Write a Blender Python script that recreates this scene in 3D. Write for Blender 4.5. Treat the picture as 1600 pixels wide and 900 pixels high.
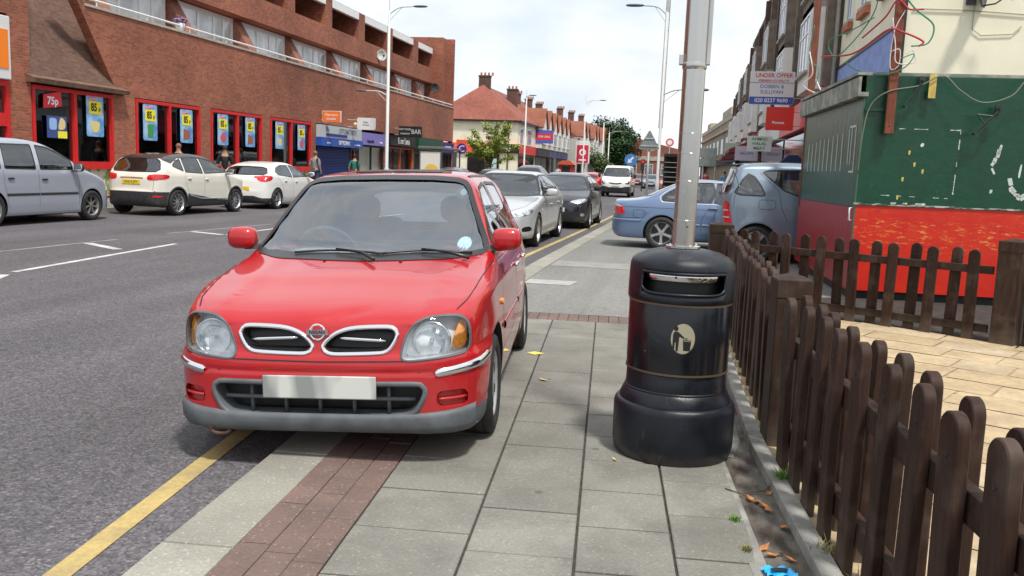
import bpy, bmesh, math, random
import numpy as np
from mathutils import Vector, Matrix, Euler
from mathutils.geometry import delaunay_2d_cdt

for o in list(bpy.data.objects):
    bpy.data.objects.remove(o)
scene = bpy.context.scene
COL = scene.collection
RAD = math.radians
random.seed(7)
rng = np.random.default_rng(7)

# ------------------------------------------------------------------ camera
EYE = 1.45
PITCH, ROLL, YAW = RAD(7.7), RAD(2.2), RAD(11.2)
fw = Vector((-math.sin(YAW) * math.cos(PITCH), math.cos(YAW) * math.cos(PITCH), -math.sin(PITCH)))
r0 = Vector((math.cos(YAW), math.sin(YAW), 0))
u0 = r0.cross(fw)
cr, sr = math.cos(ROLL), math.sin(ROLL)
right = r0 * cr + u0 * sr
upv = u0 * cr - r0 * sr
cam = bpy.data.cameras.new('camera')
cam.sensor_width = 36
cam.lens = 1380 / 1600 * 36
cam.clip_start = 0.05
cam.clip_end = 5000
camo = bpy.data.objects.new('camera', cam)
COL.objects.link(camo)
m = Matrix((right, upv, -fw)).transposed().to_4x4()
m.translation = Vector((0, 0, EYE))
camo.matrix_world = m
scene.camera = camo

# ------------------------------------------------------------------ light
SUN_DIR = Vector((0.42, -0.50, 1.35)).normalized()          # towards the sun
SUN_EL = math.asin(SUN_DIR.z)
SUN_AZ = math.atan2(SUN_DIR.x, SUN_DIR.y)
world = bpy.data.worlds.new('World')
scene.world = world
world.use_nodes = True
nt = world.node_tree
for n in list(nt.nodes):
    nt.nodes.remove(n)
N = nt.nodes.new
out = N('ShaderNodeOutputWorld')
bg = N('ShaderNodeBackground')
bg.inputs['Strength'].default_value = 0.1
sky = N('ShaderNodeTexSky')
sky.sky_type = 'NISHITA'
sky.sun_disc = False
sky.sun_elevation = SUN_EL
sky.sun_rotation = SUN_AZ
sky.air_density = 1.2
sky.dust_density = 2.0
tc = N('ShaderNodeTexCoord')
mp = N('ShaderNodeMapping')
mp.inputs['Scale'].default_value = (1.0, 1.0, 2.6)
mp.inputs['Location'].default_value = (3.1, 0.7, 0.35)
n1 = N('ShaderNodeTexNoise')
n1.inputs['Scale'].default_value = 2.6
n1.inputs['Detail'].default_value = 7
n1.inputs['Roughness'].default_value = 0.52
r1 = N('ShaderNodeValToRGB')
r1.color_ramp.elements[0].position = 0.34
r1.color_ramp.elements[0].color = (0.72, 0.72, 0.72, 1)
r1.color_ramp.elements[1].position = 0.52
n2 = N('ShaderNodeTexNoise')
n2.inputs['Scale'].default_value = 4.5
n2.inputs['Detail'].default_value = 6
r2 = N('ShaderNodeValToRGB')
r2.color_ramp.elements[0].position = 0.35
r2.color_ramp.elements[0].color = (6.2, 6.9, 7.8, 1)
r2.color_ramp.elements[1].position = 0.6
r2.color_ramp.elements[1].color = (8.3, 8.45, 8.6, 1)
mixn = N('ShaderNodeMix')
mixn.data_type = 'RGBA'
L = nt.links.new
L(tc.outputs['Generated'], mp.inputs['Vector'])
L(mp.outputs[0], n1.inputs['Vector'])
L(mp.outputs[0], n2.inputs['Vector'])
L(n1.outputs['Fac'], r1.inputs[0])
L(n2.outputs['Fac'], r2.inputs[0])
L(r1.outputs[0], mixn.inputs[0])
L(sky.outputs[0], mixn.inputs[6])
L(r2.outputs[0], mixn.inputs[7])
L(mixn.outputs[2], bg.inputs['Color'])
L(bg.outputs[0], out.inputs['Surface'])
sl = bpy.data.lights.new('sun', 'SUN')
sl.energy = 2.9
sl.angle = RAD(6.0)
sl.color = (1.0, 0.955, 0.89)
so = bpy.data.objects.new('sun', sl)
COL.objects.link(so)
so.rotation_euler = SUN_DIR.to_track_quat('Z', 'Y').to_euler()
scene.view_settings.view_transform = 'Standard'
scene.view_settings.look = 'None'
scene.view_settings.exposure = 0.42
scene.view_settings.gamma = 1
scene.view_settings.use_curve_mapping = False
scene.render.engine = 'CYCLES'
scene.cycles.max_bounces = 8
scene.cycles.transparent_max_bounces = 16

# ------------------------------------------------------------------ helpers
class MB:
    def __init__(s):
        s.v, s.f = [], []

    def add(s, verts, faces):
        b = len(s.v)
        s.v.extend([tuple(map(float, p)) for p in verts])
        s.f.extend([tuple(int(i) + b for i in f) for f in faces])
        return s

    def box(s, x0, x1, y0, y1, z0, z1, M=None):
        vs = [Vector((x, y, z)) for z in (z0, z1) for y in (y0, y1) for x in (x0, x1)]
        if M is not None:
            vs = [M @ p for p in vs]
        return s.add(vs, [(0, 2, 3, 1), (4, 5, 7, 6), (0, 1, 5, 4), (2, 6, 7, 3), (0, 4, 6, 2), (1, 3, 7, 5)])

    def prism(s, poly, axis, a, b, M=None):
        """poly: 2D outline; axis 'x' -> (y,z), 'y' -> (x,z), 'z' -> (x,y)"""
        n = len(poly)
        def mk(p, t):
            q = {'x': (t, p[0], p[1]), 'y': (p[0], t, p[1]), 'z': (p[0], p[1], t)}[axis]
            q = Vector(q)
            return M @ q if M is not None else q
        vs = [mk(p, a) for p in poly] + [mk(p, b) for p in poly]
        fs = [tuple(range(n))[::-1], tuple(range(n, 2 * n))]
        fs += [(i, (i + 1) % n, n + (i + 1) % n, n + i) for i in range(n)]
        return s.add(vs, fs)

    def tube(s, pts, r, n=8, cap=True):
        pts = [Vector(p) for p in pts]
        rs = r if isinstance(r, (list, tuple)) else [r] * len(pts)
        rings = []
        prev = None
        for i, p in enumerate(pts):
            d = (pts[min(i + 1, len(pts) - 1)] - pts[max(i - 1, 0)])
            d = d.normalized() if d.length > 1e-9 else Vector((0, 0, 1))
            if prev is None:
                a = Vector((0, 0, 1)) if abs(d.z) < 0.9 else Vector((1, 0, 0))
                u = d.cross(a).normalized()
            else:
                u = (prev - d * prev.dot(d)).normalized()
            prev = u
            w = d.cross(u)
            rings.append([p + (u * math.cos(2 * math.pi * k / n) + w * math.sin(2 * math.pi * k / n)) * rs[i] for k in range(n)])
        vs = [q for g in rings for q in g]
        fs = []
        for i in range(len(rings) - 1):
            for k in range(n):
                fs.append((i * n + k, i * n + (k + 1) % n, (i + 1) * n + (k + 1) % n, (i + 1) * n + k))
        if cap:
            fs.append(tuple(range(n))[::-1])
            fs.append(tuple((len(rings) - 1) * n + k for k in range(n)))
        return s.add(vs, fs)

    def lathe(s, prof, n=32, c=(0, 0, 0), axis='z', a0=0, a1=2 * math.pi):
        full = abs((a1 - a0) - 2 * math.pi) < 1e-6
        m_ = n if full else n + 1
        vs = []
        for (r, h) in prof:
            for k in range(m_):
                t = a0 + (a1 - a0) * k / n
                x, y = r * math.cos(t), r * math.sin(t)
                p = (x, y, h) if axis == 'z' else ((x, h, y) if axis == 'y' else (h, x, y))
                vs.append((p[0] + c[0], p[1] + c[1], p[2] + c[2]))
        fs = []
        for i in range(len(prof) - 1):
            for k in range(n):
                k2 = (k + 1) % m_
                f = (i * m_ + k, i * m_ + k2, (i + 1) * m_ + k2, (i + 1) * m_ + k)
                fs.append(f)
        return s.add(vs, fs)

    def disc(s, c, r, n=24, axis='y'):
        vs = [c]
        for k in range(n):
            t = 2 * math.pi * k / n
            a, b = r * math.cos(t), r * math.sin(t)
            vs.append({'y': (c[0] + a, c[1], c[2] + b), 'z': (c[0] + a, c[1] + b, c[2]), 'x': (c[0], c[1] + a, c[2] + b)}[axis])
        return s.add(vs, [(0, 1 + k, 1 + (k + 1) % n) for k in range(n)])

def link(o, parent=None):
    COL.objects.link(o)
    if parent is not None:
        o.parent = parent
    return o

def part(name, mb, mat, parent=None, smooth=False, bevel=0, solid=0, sub=0, loc=None, rot=None, angle=None):
    me = bpy.data.meshes.new(name)
    if len(mb.v) < 20000:
        us = sorted({i for f in mb.f for i in f}); rm = {a: b for b, a in enumerate(us)}
        if len(us) < len(mb.v):
            mb.v, mb.f = [mb.v[i] for i in us], [tuple(rm[i] for i in f) for f in mb.f]
    me.from_pydata(mb.v, [], mb.f)
    me.update()
    mats = mat if isinstance(mat, (list, tuple)) else [mat]
    for mm in mats:
        me.materials.append(mm)
    o = bpy.data.objects.new(name, me)
    link(o, parent)
    if loc is not None:
        o.location = loc
    if rot is not None:
        o.rotation_euler = rot
    if smooth:
        if angle:
            me.shade_smooth() if hasattr(me, 'shade_smooth') else None
            try:
                me.set_sharp_from_angle(angle=RAD(angle))
            except Exception:
                pass
        else:
            for p in me.polygons:
                p.use_smooth = True
    if solid:
        md = o.modifiers.new('s', 'SOLIDIFY'); md.thickness = solid
    if bevel:
        md = o.modifiers.new('b', 'BEVEL'); md.width = bevel; md.segments = 2; md.limit_method = 'ANGLE'
    if sub:
        md = o.modifiers.new('d', 'SUBSURF'); md.levels = sub; md.render_levels = sub
    return o

def fixn(o):
    bm = bmesh.new(); bm.from_mesh(o.data)
    bmesh.ops.recalc_face_normals(bm, faces=bm.faces)
    bm.to_mesh(o.data); bm.free()
    return o

def tag(o, label=None, cat=None, group=None, kind=None):
    if label: o['label'] = label
    if cat: o['category'] = cat
    if group: o['group'] = group
    if kind: o['kind'] = kind
    return o

def thing(name, label, cat, loc=(0, 0, 0), rotz=0, group=None, scale=1):
    o = bpy.data.objects.new(name, None)
    link(o)
    o.location = loc
    o.rotation_euler = (0, 0, rotz)
    o.scale = (scale,) * 3
    o.empty_display_size = 0.2
    return tag(o, label, cat, group)

def struct(o):
    o['kind'] = 'structure'
    return o

def copy_tree(o, parent=None):
    c = o.copy()
    COL.objects.link(c)
    c.parent = parent
    for ch in o.children:
        copy_tree(ch, c)
    return c

# ------------------------------------------------------------------ materials
def newmat(name):
    m = bpy.data.materials.new(name)
    m.use_nodes = True
    return m, m.node_tree, m.node_tree.nodes['Principled BSDF']

def mat(name, col, rough=0.6, metal=0.0, var=0.0, scale=8.0, bump=0.0, bscale=None, coat=0.0, spec=0.5, col2=None, lo=0.35, hi=0.65, detail=4, emit=0, stretch=None, rvar=0.0):
    m, nt, b = newmat(name)
    b.inputs['Base Color'].default_value = (*col, 1)
    b.inputs['Roughness'].default_value = rough
    b.inputs['Metallic'].default_value = metal
    b.inputs['Coat Weight'].default_value = coat
    b.inputs['Coat Roughness'].default_value = 0.05
    b.inputs['Specular IOR Level'].default_value = spec
    if emit:
        b.inputs['Emission Color'].default_value = (*col, 1)
        b.inputs['Emission Strength'].default_value = emit
    if var or bump or col2 or rvar:
        tc = nt.nodes.new('ShaderNodeTexCoord')
        src = tc.outputs['Object']
        if stretch:
            mp = nt.nodes.new('ShaderNodeMapping'); mp.inputs['Scale'].default_value = stretch
            nt.links.new(src, mp.inputs['Vector']); src = mp.outputs[0]
        if var or col2 or rvar:
            no = nt.nodes.new('ShaderNodeTexNoise')
            no.inputs['Scale'].default_value = scale
            no.inputs['Detail'].default_value = detail
            nt.links.new(src, no.inputs['Vector'])
            rp = nt.nodes.new('ShaderNodeValToRGB')
            rp.color_ramp.elements[0].position = lo
            rp.color_ramp.elements[1].position = hi
            c2 = col2 if col2 else tuple(min(1, c * (1 + var)) for c in col)
            c1 = col if col2 else tuple(c * (1 - var) for c in col)
            rp.color_ramp.elements[0].color = (*c1, 1)
            rp.color_ramp.elements[1].color = (*c2, 1)
            nt.links.new(no.outputs['Fac'], rp.inputs[0])
            if var or col2:
                nt.links.new(rp.outputs[0], b.inputs['Base Color'])
            if rvar:
                mr = nt.nodes.new('ShaderNodeMapRange')
                mr.inputs['From Min'].default_value = lo; mr.inputs['From Max'].default_value = hi
                mr.inputs['To Min'].default_value = max(0, rough - rvar); mr.inputs['To Max'].default_value = rough + rvar
                nt.links.new(no.outputs['Fac'], mr.inputs[0]); nt.links.new(mr.outputs[0], b.inputs['Roughness'])
        if bump:
            nb = nt.nodes.new('ShaderNodeTexNoise')
            nb.inputs['Scale'].default_value = bscale or scale * 4
            nb.inputs['Detail'].default_value = 5
            nt.links.new(src, nb.inputs['Vector'])
            bp = nt.nodes.new('ShaderNodeBump')
            bp.inputs['Strength'].default_value = bump
            bp.inputs['Distance'].default_value = 0.02
            nt.links.new(nb.outputs['Fac'], bp.inputs['Height'])
            nt.links.new(bp.outputs[0], b.inputs['Normal'])
    return m

def math_node(nt, op, a, b=None, c=None):
    n = nt.nodes.new('ShaderNodeMath'); n.operation = op
    for i, x in enumerate((a, b, c)):
        if x is None: continue
        if isinstance(x, (int, float)): n.inputs[i].default_value = x
        else: nt.links.new(x, n.inputs[i])
    return n.outputs[0]

def mixc(nt, fac, a, b, mode='MIX'):
    n = nt.nodes.new('ShaderNodeMix'); n.data_type = 'RGBA'; n.blend_type = mode
    for i, x in ((0, fac), (6, a), (7, b)):
        if isinstance(x, (int, float)): n.inputs[i].default_value = x
        elif isinstance(x, tuple): n.inputs[i].default_value = (*x, 1)
        else: nt.links.new(x, n.inputs[i])
    return n.outputs[2]

def noise(nt, vec, scale, detail=4, rough=0.5):
    n = nt.nodes.new('ShaderNodeTexNoise')
    n.inputs['Scale'].default_value = scale; n.inputs['Detail'].default_value = detail
    n.inputs['Roughness'].default_value = rough
    if vec is not None: nt.links.new(vec, n.inputs['Vector'])
    return n.outputs['Fac']

def ramp(nt, fac, *stops):
    r = nt.nodes.new('ShaderNodeValToRGB')
    el = r.color_ramp.elements
    while len(el) < len(stops): el.new(0.5)
    for e, (p, c) in zip(el, stops):
        e.position = p
        e.color = (*c, 1) if isinstance(c, tuple) else (c, c, c, 1)
    nt.links.new(fac, r.inputs[0])
    return r.outputs[0]

def brick_mat(name, c1, c2, mortar, bw=0.225, bh=0.075, ms=0.010, rough=0.85, big=0.25, vec='wall', bump=0.4, stain=0.5):
    """running bond laid on whichever vertical plane the face lies in"""
    m, nt, b = newmat(name)
    tc = nt.nodes.new('ShaderNodeTexCoord')
    sp = nt.nodes.new('ShaderNodeSeparateXYZ'); nt.links.new(tc.outputs['Object'], sp.inputs[0])
    cb = nt.nodes.new('ShaderNodeCombineXYZ')
    if vec == 'wall':
        sn = nt.nodes.new('ShaderNodeSeparateXYZ'); nt.links.new(tc.outputs['Normal'], sn.inputs[0])
        ax = math_node(nt, 'ABSOLUTE', sn.outputs[0])
        st = math_node(nt, 'GREATER_THAN', ax, 0.6)
        u = math_node(nt, 'ADD', math_node(nt, 'MULTIPLY', sp.outputs[1], st), math_node(nt, 'MULTIPLY', sp.outputs[0], math_node(nt, 'SUBTRACT', 1, st)))
        nt.links.new(u, cb.inputs[0]); nt.links.new(sp.outputs[2], cb.inputs[1])
    else:
        nt.links.new(sp.outputs[1], cb.inputs[0]); nt.links.new(sp.outputs[0], cb.inputs[1])
    br = nt.nodes.new('ShaderNodeTexBrick')
    nt.links.new(cb.outputs[0], br.inputs['Vector'])
    br.inputs['Scale'].default_value = 1
    br.inputs['Brick Width'].default_value = bw
    br.inputs['Row Height'].default_value = bh
    br.inputs['Mortar Size'].default_value = ms
    br.inputs['Mortar Smooth'].default_value = 0.2
    br.inputs['Color1'].default_value = (*c1, 1)
    br.inputs['Color2'].default_value = (*c2, 1)
    br.inputs['Mortar'].default_value = (*mortar, 1)
    nz = noise(nt, tc.outputs['Object'], big, 5, 0.6)
    f1 = ramp(nt, nz, (0.3, (1 - stain * 0.6,) * 3), (0.7, (1.15,) * 3))
    c = mixc(nt, 1.0, br.outputs['Color'], f1, 'MULTIPLY')
    nz2 = noise(nt, tc.outputs['Object'], 9, 5, 0.7)
    c = mixc(nt, 1.0, c, ramp(nt, nz2, (0.3, (0.75,) * 3), (0.7, (1.2,) * 3)), 'MULTIPLY')
    nt.links.new(c, b.inputs['Base Color'])
    b.inputs['Roughness'].default_value = rough
    bp = nt.nodes.new('ShaderNodeBump'); bp.inputs['Strength'].default_value = bump; bp.inputs['Distance'].default_value = 0.01
    bp.invert = True
    nt.links.new(br.outputs['Fac'], bp.inputs['Height']); nt.links.new(bp.outputs[0], b.inputs['Normal'])
    return m

def glass_mat(name, tint=(0.55, 0.62, 0.62), refl=1.0, rough=0.02, base=0.04):
    """thin see-through pane with a mirror-like coat"""
    m, nt, b = newmat(name)
    nt.nodes.remove(b)
    o = nt.nodes['Material Output']
    tr = nt.nodes.new('ShaderNodeBsdfTransparent'); tr.inputs[0].default_value = (*tint, 1)
    gl = nt.nodes.new('ShaderNodeBsdfGlossy'); gl.inputs['Roughness'].default_value = rough
    gl.inputs[0].default_value = (0.95, 0.97, 1, 1)
    lw = nt.nodes.new('ShaderNodeLayerWeight'); lw.inputs[0].default_value = 0.25
    fr = math_node(nt, 'MULTIPLY_ADD', lw.outputs['Fresnel'], refl, base)
    fr = math_node(nt, 'MINIMUM', fr, 1.0)
    mx = nt.nodes.new('ShaderNodeMixShader')
    nt.links.new(fr, mx.inputs[0]); nt.links.new(tr.outputs[0], mx.inputs[1]); nt.links.new(gl.outputs[0], mx.inputs[2])
    nt.links.new(mx.outputs[0], o.inputs['Surface'])
    return m

def paint(name, col, metal=0.0, rough=0.38, flake=0.0, coat=1.0, dirt=0.06):
    m, nt, b = newmat(name)
    tc = nt.nodes.new('ShaderNodeTexCoord')
    nz = noise(nt, tc.outputs['Object'], 3.0, 5, 0.6)
    c = mixc(nt, ramp(nt, nz, (0.35, 0.0), (0.75, dirt)), col, (0.35, 0.32, 0.28))
    # road film low on the sides
    sp = nt.nodes.new('ShaderNodeSeparateXYZ'); nt.links.new(tc.outputs['Object'], sp.inputs[0])
    mr = nt.nodes.new('ShaderNodeMapRange'); mr.inputs['From Min'].default_value = 0.55; mr.inputs['From Max'].default_value = 0.15
    mr.inputs['To Min'].default_value = 0; mr.inputs['To Max'].default_value = 0.25
    nt.links.new(sp.outputs[2], mr.inputs[0])
    f = math_node(nt, 'MULTIPLY', mr.outputs[0], nz)
    c = mixc(nt, f, c, (0.22, 0.19, 0.16))
    nt.links.new(c, b.inputs['Base Color'])
    b.inputs['Metallic'].default_value = metal
    b.inputs['Coat Weight'].default_value = coat
    b.inputs['Coat Roughness'].default_value = 0.04
    b.inputs['Specular IOR Level'].default_value = 0.3
    nr = noise(nt, tc.outputs['Object'], 6, 4)
    mr2 = nt.nodes.new('ShaderNodeMapRange'); mr2.inputs['To Min'].default_value = rough - 0.06; mr2.inputs['To Max'].default_value = rough + 0.1
    nt.links.new(nr, mr2.inputs[0]); nt.links.new(mr2.outputs[0], b.inputs['Roughness'])
    return m

M = {}
M['brick'] = brick_mat('brick', (0.29, 0.070, 0.036), (0.46, 0.132, 0.068), (0.26, 0.17, 0.12), stain=.7)
M['brick_red'] = brick_mat('brick_red', (0.30, 0.085, 0.05), (0.36, 0.12, 0.07), (0.24, 0.17, 0.14))
M['brick_dark'] = brick_mat('brick_dark', (0.10, 0.048, 0.036), (0.15, 0.07, 0.05), (0.13, 0.10, 0.085))
M['brick_buff'] = brick_mat('brick_buff', (0.30, 0.24, 0.16), (0.36, 0.29, 0.20), (0.3, 0.27, 0.22))
M['stone'] = mat('stone', (0.42, 0.38, 0.32), 0.85, var=0.15, scale=2, bump=0.2)
M['white_render'] = mat('white_render', (0.72, 0.70, 0.64), 0.8, var=0.08, scale=1.5, bump=0.1)
M['cream_render'] = mat('cream_render', (0.80, 0.76, 0.58), 0.85, var=0.05, scale=1.2, bump=0.12, bscale=60)
M['blue_render'] = mat('blue_render', (0.22, 0.31, 0.62), 0.7, var=0.15, scale=3, bump=0.1)
M['upvc'] = mat('upvc', (0.82, 0.83, 0.84), 0.35)
M['white_paint'] = mat('white_paint', (0.78, 0.78, 0.77), 0.45, var=0.05, scale=5)
M['red_frame'] = mat('red_frame', (0.62, 0.02, 0.02), 0.4, var=0.08, scale=4)
M['orange_sign'] = mat('orange_sign', (0.95, 0.24, 0.02), 0.35)
M['dark_glass'] = mat('dark_glass', (0.018, 0.020, 0.022), 0.06, spec=0.8, var=0.4, scale=0.8)
M['window_glass'] = mat('window_glass', (0.16, 0.19, 0.22), 0.08, spec=0.8, var=0.45, scale=1.2)
M['shop_glass'] = glass_mat('shop_glass', (0.75, 0.78, 0.76), 1.0, 0.03, 0.07)
M['black'] = mat('black', (0.012, 0.012, 0.013), 0.5)
M['black_gloss'] = mat('black_gloss', (0.01, 0.01, 0.012), 0.2)
M['plastic'] = mat('plastic', (0.03, 0.03, 0.032), 0.55, var=0.25, scale=12)
M['grey_plastic'] = mat('grey_plastic', (0.10, 0.11, 0.12), 0.6, var=0.18, scale=10, bump=0.1, bscale=150)
M['rubber'] = mat('rubber', (0.022, 0.021, 0.021), 0.75, var=0.25, scale=20, bump=0.15, bscale=90)
M['alloy'] = mat('alloy', (0.52, 0.53, 0.54), 0.3, metal=0.85, var=0.15, scale=9)
M['chrome'] = mat('chrome', (0.85, 0.86, 0.88), 0.07, metal=1.0)
M['trim_dark'] = mat('trim_dark', (0.02, 0.02, 0.021), 0.35)
M['interior'] = mat('interior', (0.065, 0.075, 0.088), 0.75, var=0.15, scale=8)
M['interior_grey'] = mat('interior_grey', (0.22, 0.23, 0.235), 0.7, var=0.1, scale=6)
M['car_glass'] = glass_mat('car_glass', (0.66, 0.75, 0.77), 1.05, 0.015, 0.13)
M['screen_glass'] = glass_mat('screen_glass', (0.80, 0.93, 1.0), 1.0, 0.01, 0.24)
M['side_glass'] = glass_mat('side_glass', (0.62, 0.68, 0.68), 1.2, 0.015, 0.10)
M['lamp_glass'] = glass_mat('lamp_glass', (0.93, 0.95, 0.96), 0.8, 0.02, 0.05)
M['reflector'] = mat('reflector', (0.78, 0.80, 0.82), 0.16, metal=0.95, var=0.12, scale=25)
M['amber'] = mat('amber', (0.90, 0.30, 0.03), 0.2, coat=0.8, var=0.3, scale=60)
M['amber_deep'] = mat('amber_deep', (0.95, 0.16, 0.01), 0.2, coat=0.8)
M['tail_red'] = mat('tail_red', (0.55, 0.008, 0.012), 0.12, coat=1.0, var=0.35, scale=40)
M['plate_white'] = mat('plate_white', (0.60, 0.62, 0.60), 0.4)
M['plate_yellow'] = mat('plate_yellow', (0.85, 0.60, 0.03), 0.4)
M['steel'] = mat('steel', (0.56, 0.55, 0.52), 0.26, metal=1.0, var=0.10, scale=3, stretch=(1, 1, 0.15), bump=0.05, bscale=80, rvar=0.08)
M['steel_bright'] = mat('steel_bright', (0.75, 0.75, 0.74), 0.16, metal=1.0)
M['galv'] = mat('galv', (0.50, 0.51, 0.50), 0.5, metal=0.35, var=0.12, scale=3)
M['lamp_grey'] = mat('lamp_grey', (0.56, 0.57, 0.56), 0.5, var=0.06, scale=2)
M['sign_back'] = mat('sign_back', (0.24, 0.28, 0.27), 0.5, metal=0.3, var=0.15, scale=4)
M['wood'] = None
M['text_black'] = mat('text_black', (0.01, 0.01, 0.01), 0.5)
M['text_white'] = mat('text_white', (0.85, 0.85, 0.85), 0.5)
M['skin'] = mat('skin', (0.42, 0.22, 0.14), 0.6)
M['terracotta'] = mat('terracotta', (0.42, 0.14, 0.07), 0.8, var=0.2, scale=5)
M['slate'] = mat('slate', (0.10, 0.095, 0.09), 0.8, var=0.3, scale=6)
M['leaf_brown'] = mat('leaf_brown', (0.45, 0.17, 0.05), 0.7, var=0.4, scale=30)
M['leaf_yellow'] = mat('leaf_yellow', (0.75, 0.6, 0.12), 0.6)
M['wrapper'] = mat('wrapper', (0.02, 0.42, 0.85), 0.25, coat=0.5)
def cmat(col, rough=0.5, **k):
    key = 'c%.3f_%.3f_%.3f_%.2f' % (*col, rough)
    if key not in M:
        M[key] = mat(key, col, rough, **k)
    return M[key]

def tile_mat(name, c1, c2, axis=0):
    m = brick_mat(name, c1, c2, tuple(x * 0.35 for x in c1), bw=0.2, bh=0.13, ms=0.012, rough=0.8, big=0.4, bump=0.6)
    return m
M['roof_tile'] = tile_mat('roof_tile', (0.30, 0.085, 0.055), (0.37, 0.12, 0.075))
M['roof_tile_orange'] = tile_mat('roof_tile_orange', (0.30, 0.10, 0.055), (0.36, 0.13, 0.075))

# lettering: every FONT curve is turned into a mesh at the end
TEXTS = []
def text(name, body, size, matl, parent, loc, rot, extrude=0.004, align='CENTER', sx=1.0, bold=0.0, label=None, italic=0):
    cu = bpy.data.curves.new(name, 'FONT')
    cu.body = body; cu.size = size; cu.extrude = extrude
    cu.align_x = align; cu.align_y = 'CENTER'
    cu.offset = bold; cu.shear = italic
    cu.resolution_u = 3
    cu.materials.append(matl)
    o = bpy.data.objects.new(name, cu)
    link(o, parent)
    o.location = loc; o.rotation_euler = rot; o.scale = (sx, 1, 1)
    TEXTS.append(o)
    return o
R_EAST = (RAD(90), 0, RAD(90))      # lettering on a wall that faces +X
R_SOUTH = (RAD(90), 0, 0)           # lettering on a wall that faces the camera (-Y)
R_WEST = (RAD(90), 0, RAD(-90))     # lettering on a wall that faces -X
# ------------------------------------------------------------------ ground
def asphalt(name, base, light, sc=1.0, agg=0.5, patch=0.35, tint=None):
    m, nt, b = newmat(name)
    tc = nt.nodes.new('ShaderNodeTexCoord'); ov = tc.outputs['Object']
    big = noise(nt, ov, 0.35 * sc, 6, 0.6)
    c = mixc(nt, ramp(nt, big, (0.35, 0.0), (0.7, 1.0)), base, light)
    vo = nt.nodes.new('ShaderNodeTexVoronoi'); vo.inputs['Scale'].default_value = 85
    nt.links.new(ov, vo.inputs['Vector'])
    sep = nt.nodes.new('ShaderNodeSeparateColor'); nt.links.new(vo.outputs['Color'], sep.inputs[0])
    st = ramp(nt, sep.outputs[0], (0.0, (1 - agg,) * 3), (0.55, (1.0,) * 3), (0.93, (1 + agg * 1.1,) * 3), (1.0, (1 + agg * 2.6, 1 + agg * 2.4, 1 + agg * 2.2)))
    c = mixc(nt, 1.0, c, st, 'MULTIPLY')
    n3 = noise(nt, ov, 14, 6, 0.75)
    mpt = nt.nodes.new('ShaderNodeMapping'); mpt.inputs['Scale'].default_value = (1.1, .05, 1); nt.links.new(ov, mpt.inputs[0])
    c = mixc(nt, 1.0, c, ramp(nt, noise(nt, mpt.outputs[0], 1.0, 4, .6), (.35, (.84,) * 3), (.65, (1.16,) * 3)), 'MULTIPLY')
    c = mixc(nt, ramp(nt, noise(nt, ov, 1.3, 7, .75), (.62, 0.0), (.72, .5)), c, (.05, .046, .046))
    c = mixc(nt, 1.0, c, ramp(nt, n3, (0.3, (0.72,) * 3), (0.7, (1.25,) * 3)), 'MULTIPLY')
    if tint:
        n4 = noise(nt, ov, 40, 3)
        c = mixc(nt, ramp(nt, n4, (0.5, 0.0), (0.7, 0.45)), c, tint)
    nt.links.new(c, b.inputs['Base Color'])
    b.inputs['Roughness'].default_value = 0.82
    bp = nt.nodes.new('ShaderNodeBump'); bp.inputs['Strength'].default_value = 0.55; bp.inputs['Distance'].default_value = 0.006
    nt.links.new(vo.outputs['Distance'], bp.inputs['Height']); nt.links.new(bp.outputs[0], b.inputs['Normal'])
    return m
M['road'] = asphalt('road', (0.078, 0.074, 0.081), (0.110, 0.103, 0.112), agg=0.45, tint=(0.13, 0.105, 0.10))
M['path_asphalt'] = asphalt('path_asphalt', (0.17, 0.17, 0.155), (0.215, 0.21, 0.195), agg=0.12)

def slab_mat(name, c, dirt, speck=0.35, vor=0.0):
    m, nt, b = newmat(name)
    tc = nt.nodes.new('ShaderNodeTexCoord'); ov = tc.outputs['Object']
    geo = nt.nodes.new('ShaderNodeNewGeometry')
    tone = ramp(nt, geo.outputs['Random Per Island'], (0.0, (0.86, 0.86, 0.84)), (1.0, (1.12, 1.12, 1.12)))
    col = mixc(nt, 1.0, c, tone, 'MULTIPLY')
    big = noise(nt, ov, 2.2, 6, 0.65)
    col = mixc(nt, ramp(nt, big, (0.40, 0.0), (0.66, 0.9)), col, dirt)
    fine = noise(nt, ov, 70, 4, 0.7)
    col = mixc(nt, 1.0, col, ramp(nt, fine, (0.3, (0.8,) * 3), (0.7, (1.18,) * 3)), 'MULTIPLY')
    vo = nt.nodes.new('ShaderNodeTexVoronoi'); vo.inputs['Scale'].default_value = 120
    nt.links.new(ov, vo.inputs['Vector'])
    sep = nt.nodes.new('ShaderNodeSeparateColor'); nt.links.new(vo.outputs['Color'], sep.inputs[0])
    col = mixc(nt, ramp(nt, sep.outputs[0], (0.965, 0.0), (0.985, speck)), col, (0.62, 0.58, 0.52))
    # trodden-in gum spots
    v2 = nt.nodes.new('ShaderNodeTexVoronoi'); v2.inputs['Scale'].default_value = 3.3
    nt.links.new(ov, v2.inputs['Vector'])
    s2 = nt.nodes.new('ShaderNodeSeparateColor'); nt.links.new(v2.outputs['Color'], s2.inputs[0])
    g = math_node(nt, 'MULTIPLY', math_node(nt, 'LESS_THAN', v2.outputs['Distance'], 0.065), math_node(nt, 'GREATER_THAN', s2.outputs[1], 0.4))
    col = mixc(nt, math_node(nt, 'MULTIPLY', g, 0.65), col, (0.07, 0.07, 0.065))
    nt.links.new(col, b.inputs['Base Color'])
    b.inputs['Roughness'].default_value = 0.85
    bp = nt.nodes.new('ShaderNodeBump'); bp.inputs['Strength'].default_value = 0.25; bp.inputs['Distance'].default_value = 0.004
    nt.links.new(fine, bp.inputs['Height']); nt.links.new(bp.outputs[0], b.inputs['Normal'])
    return m
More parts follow.
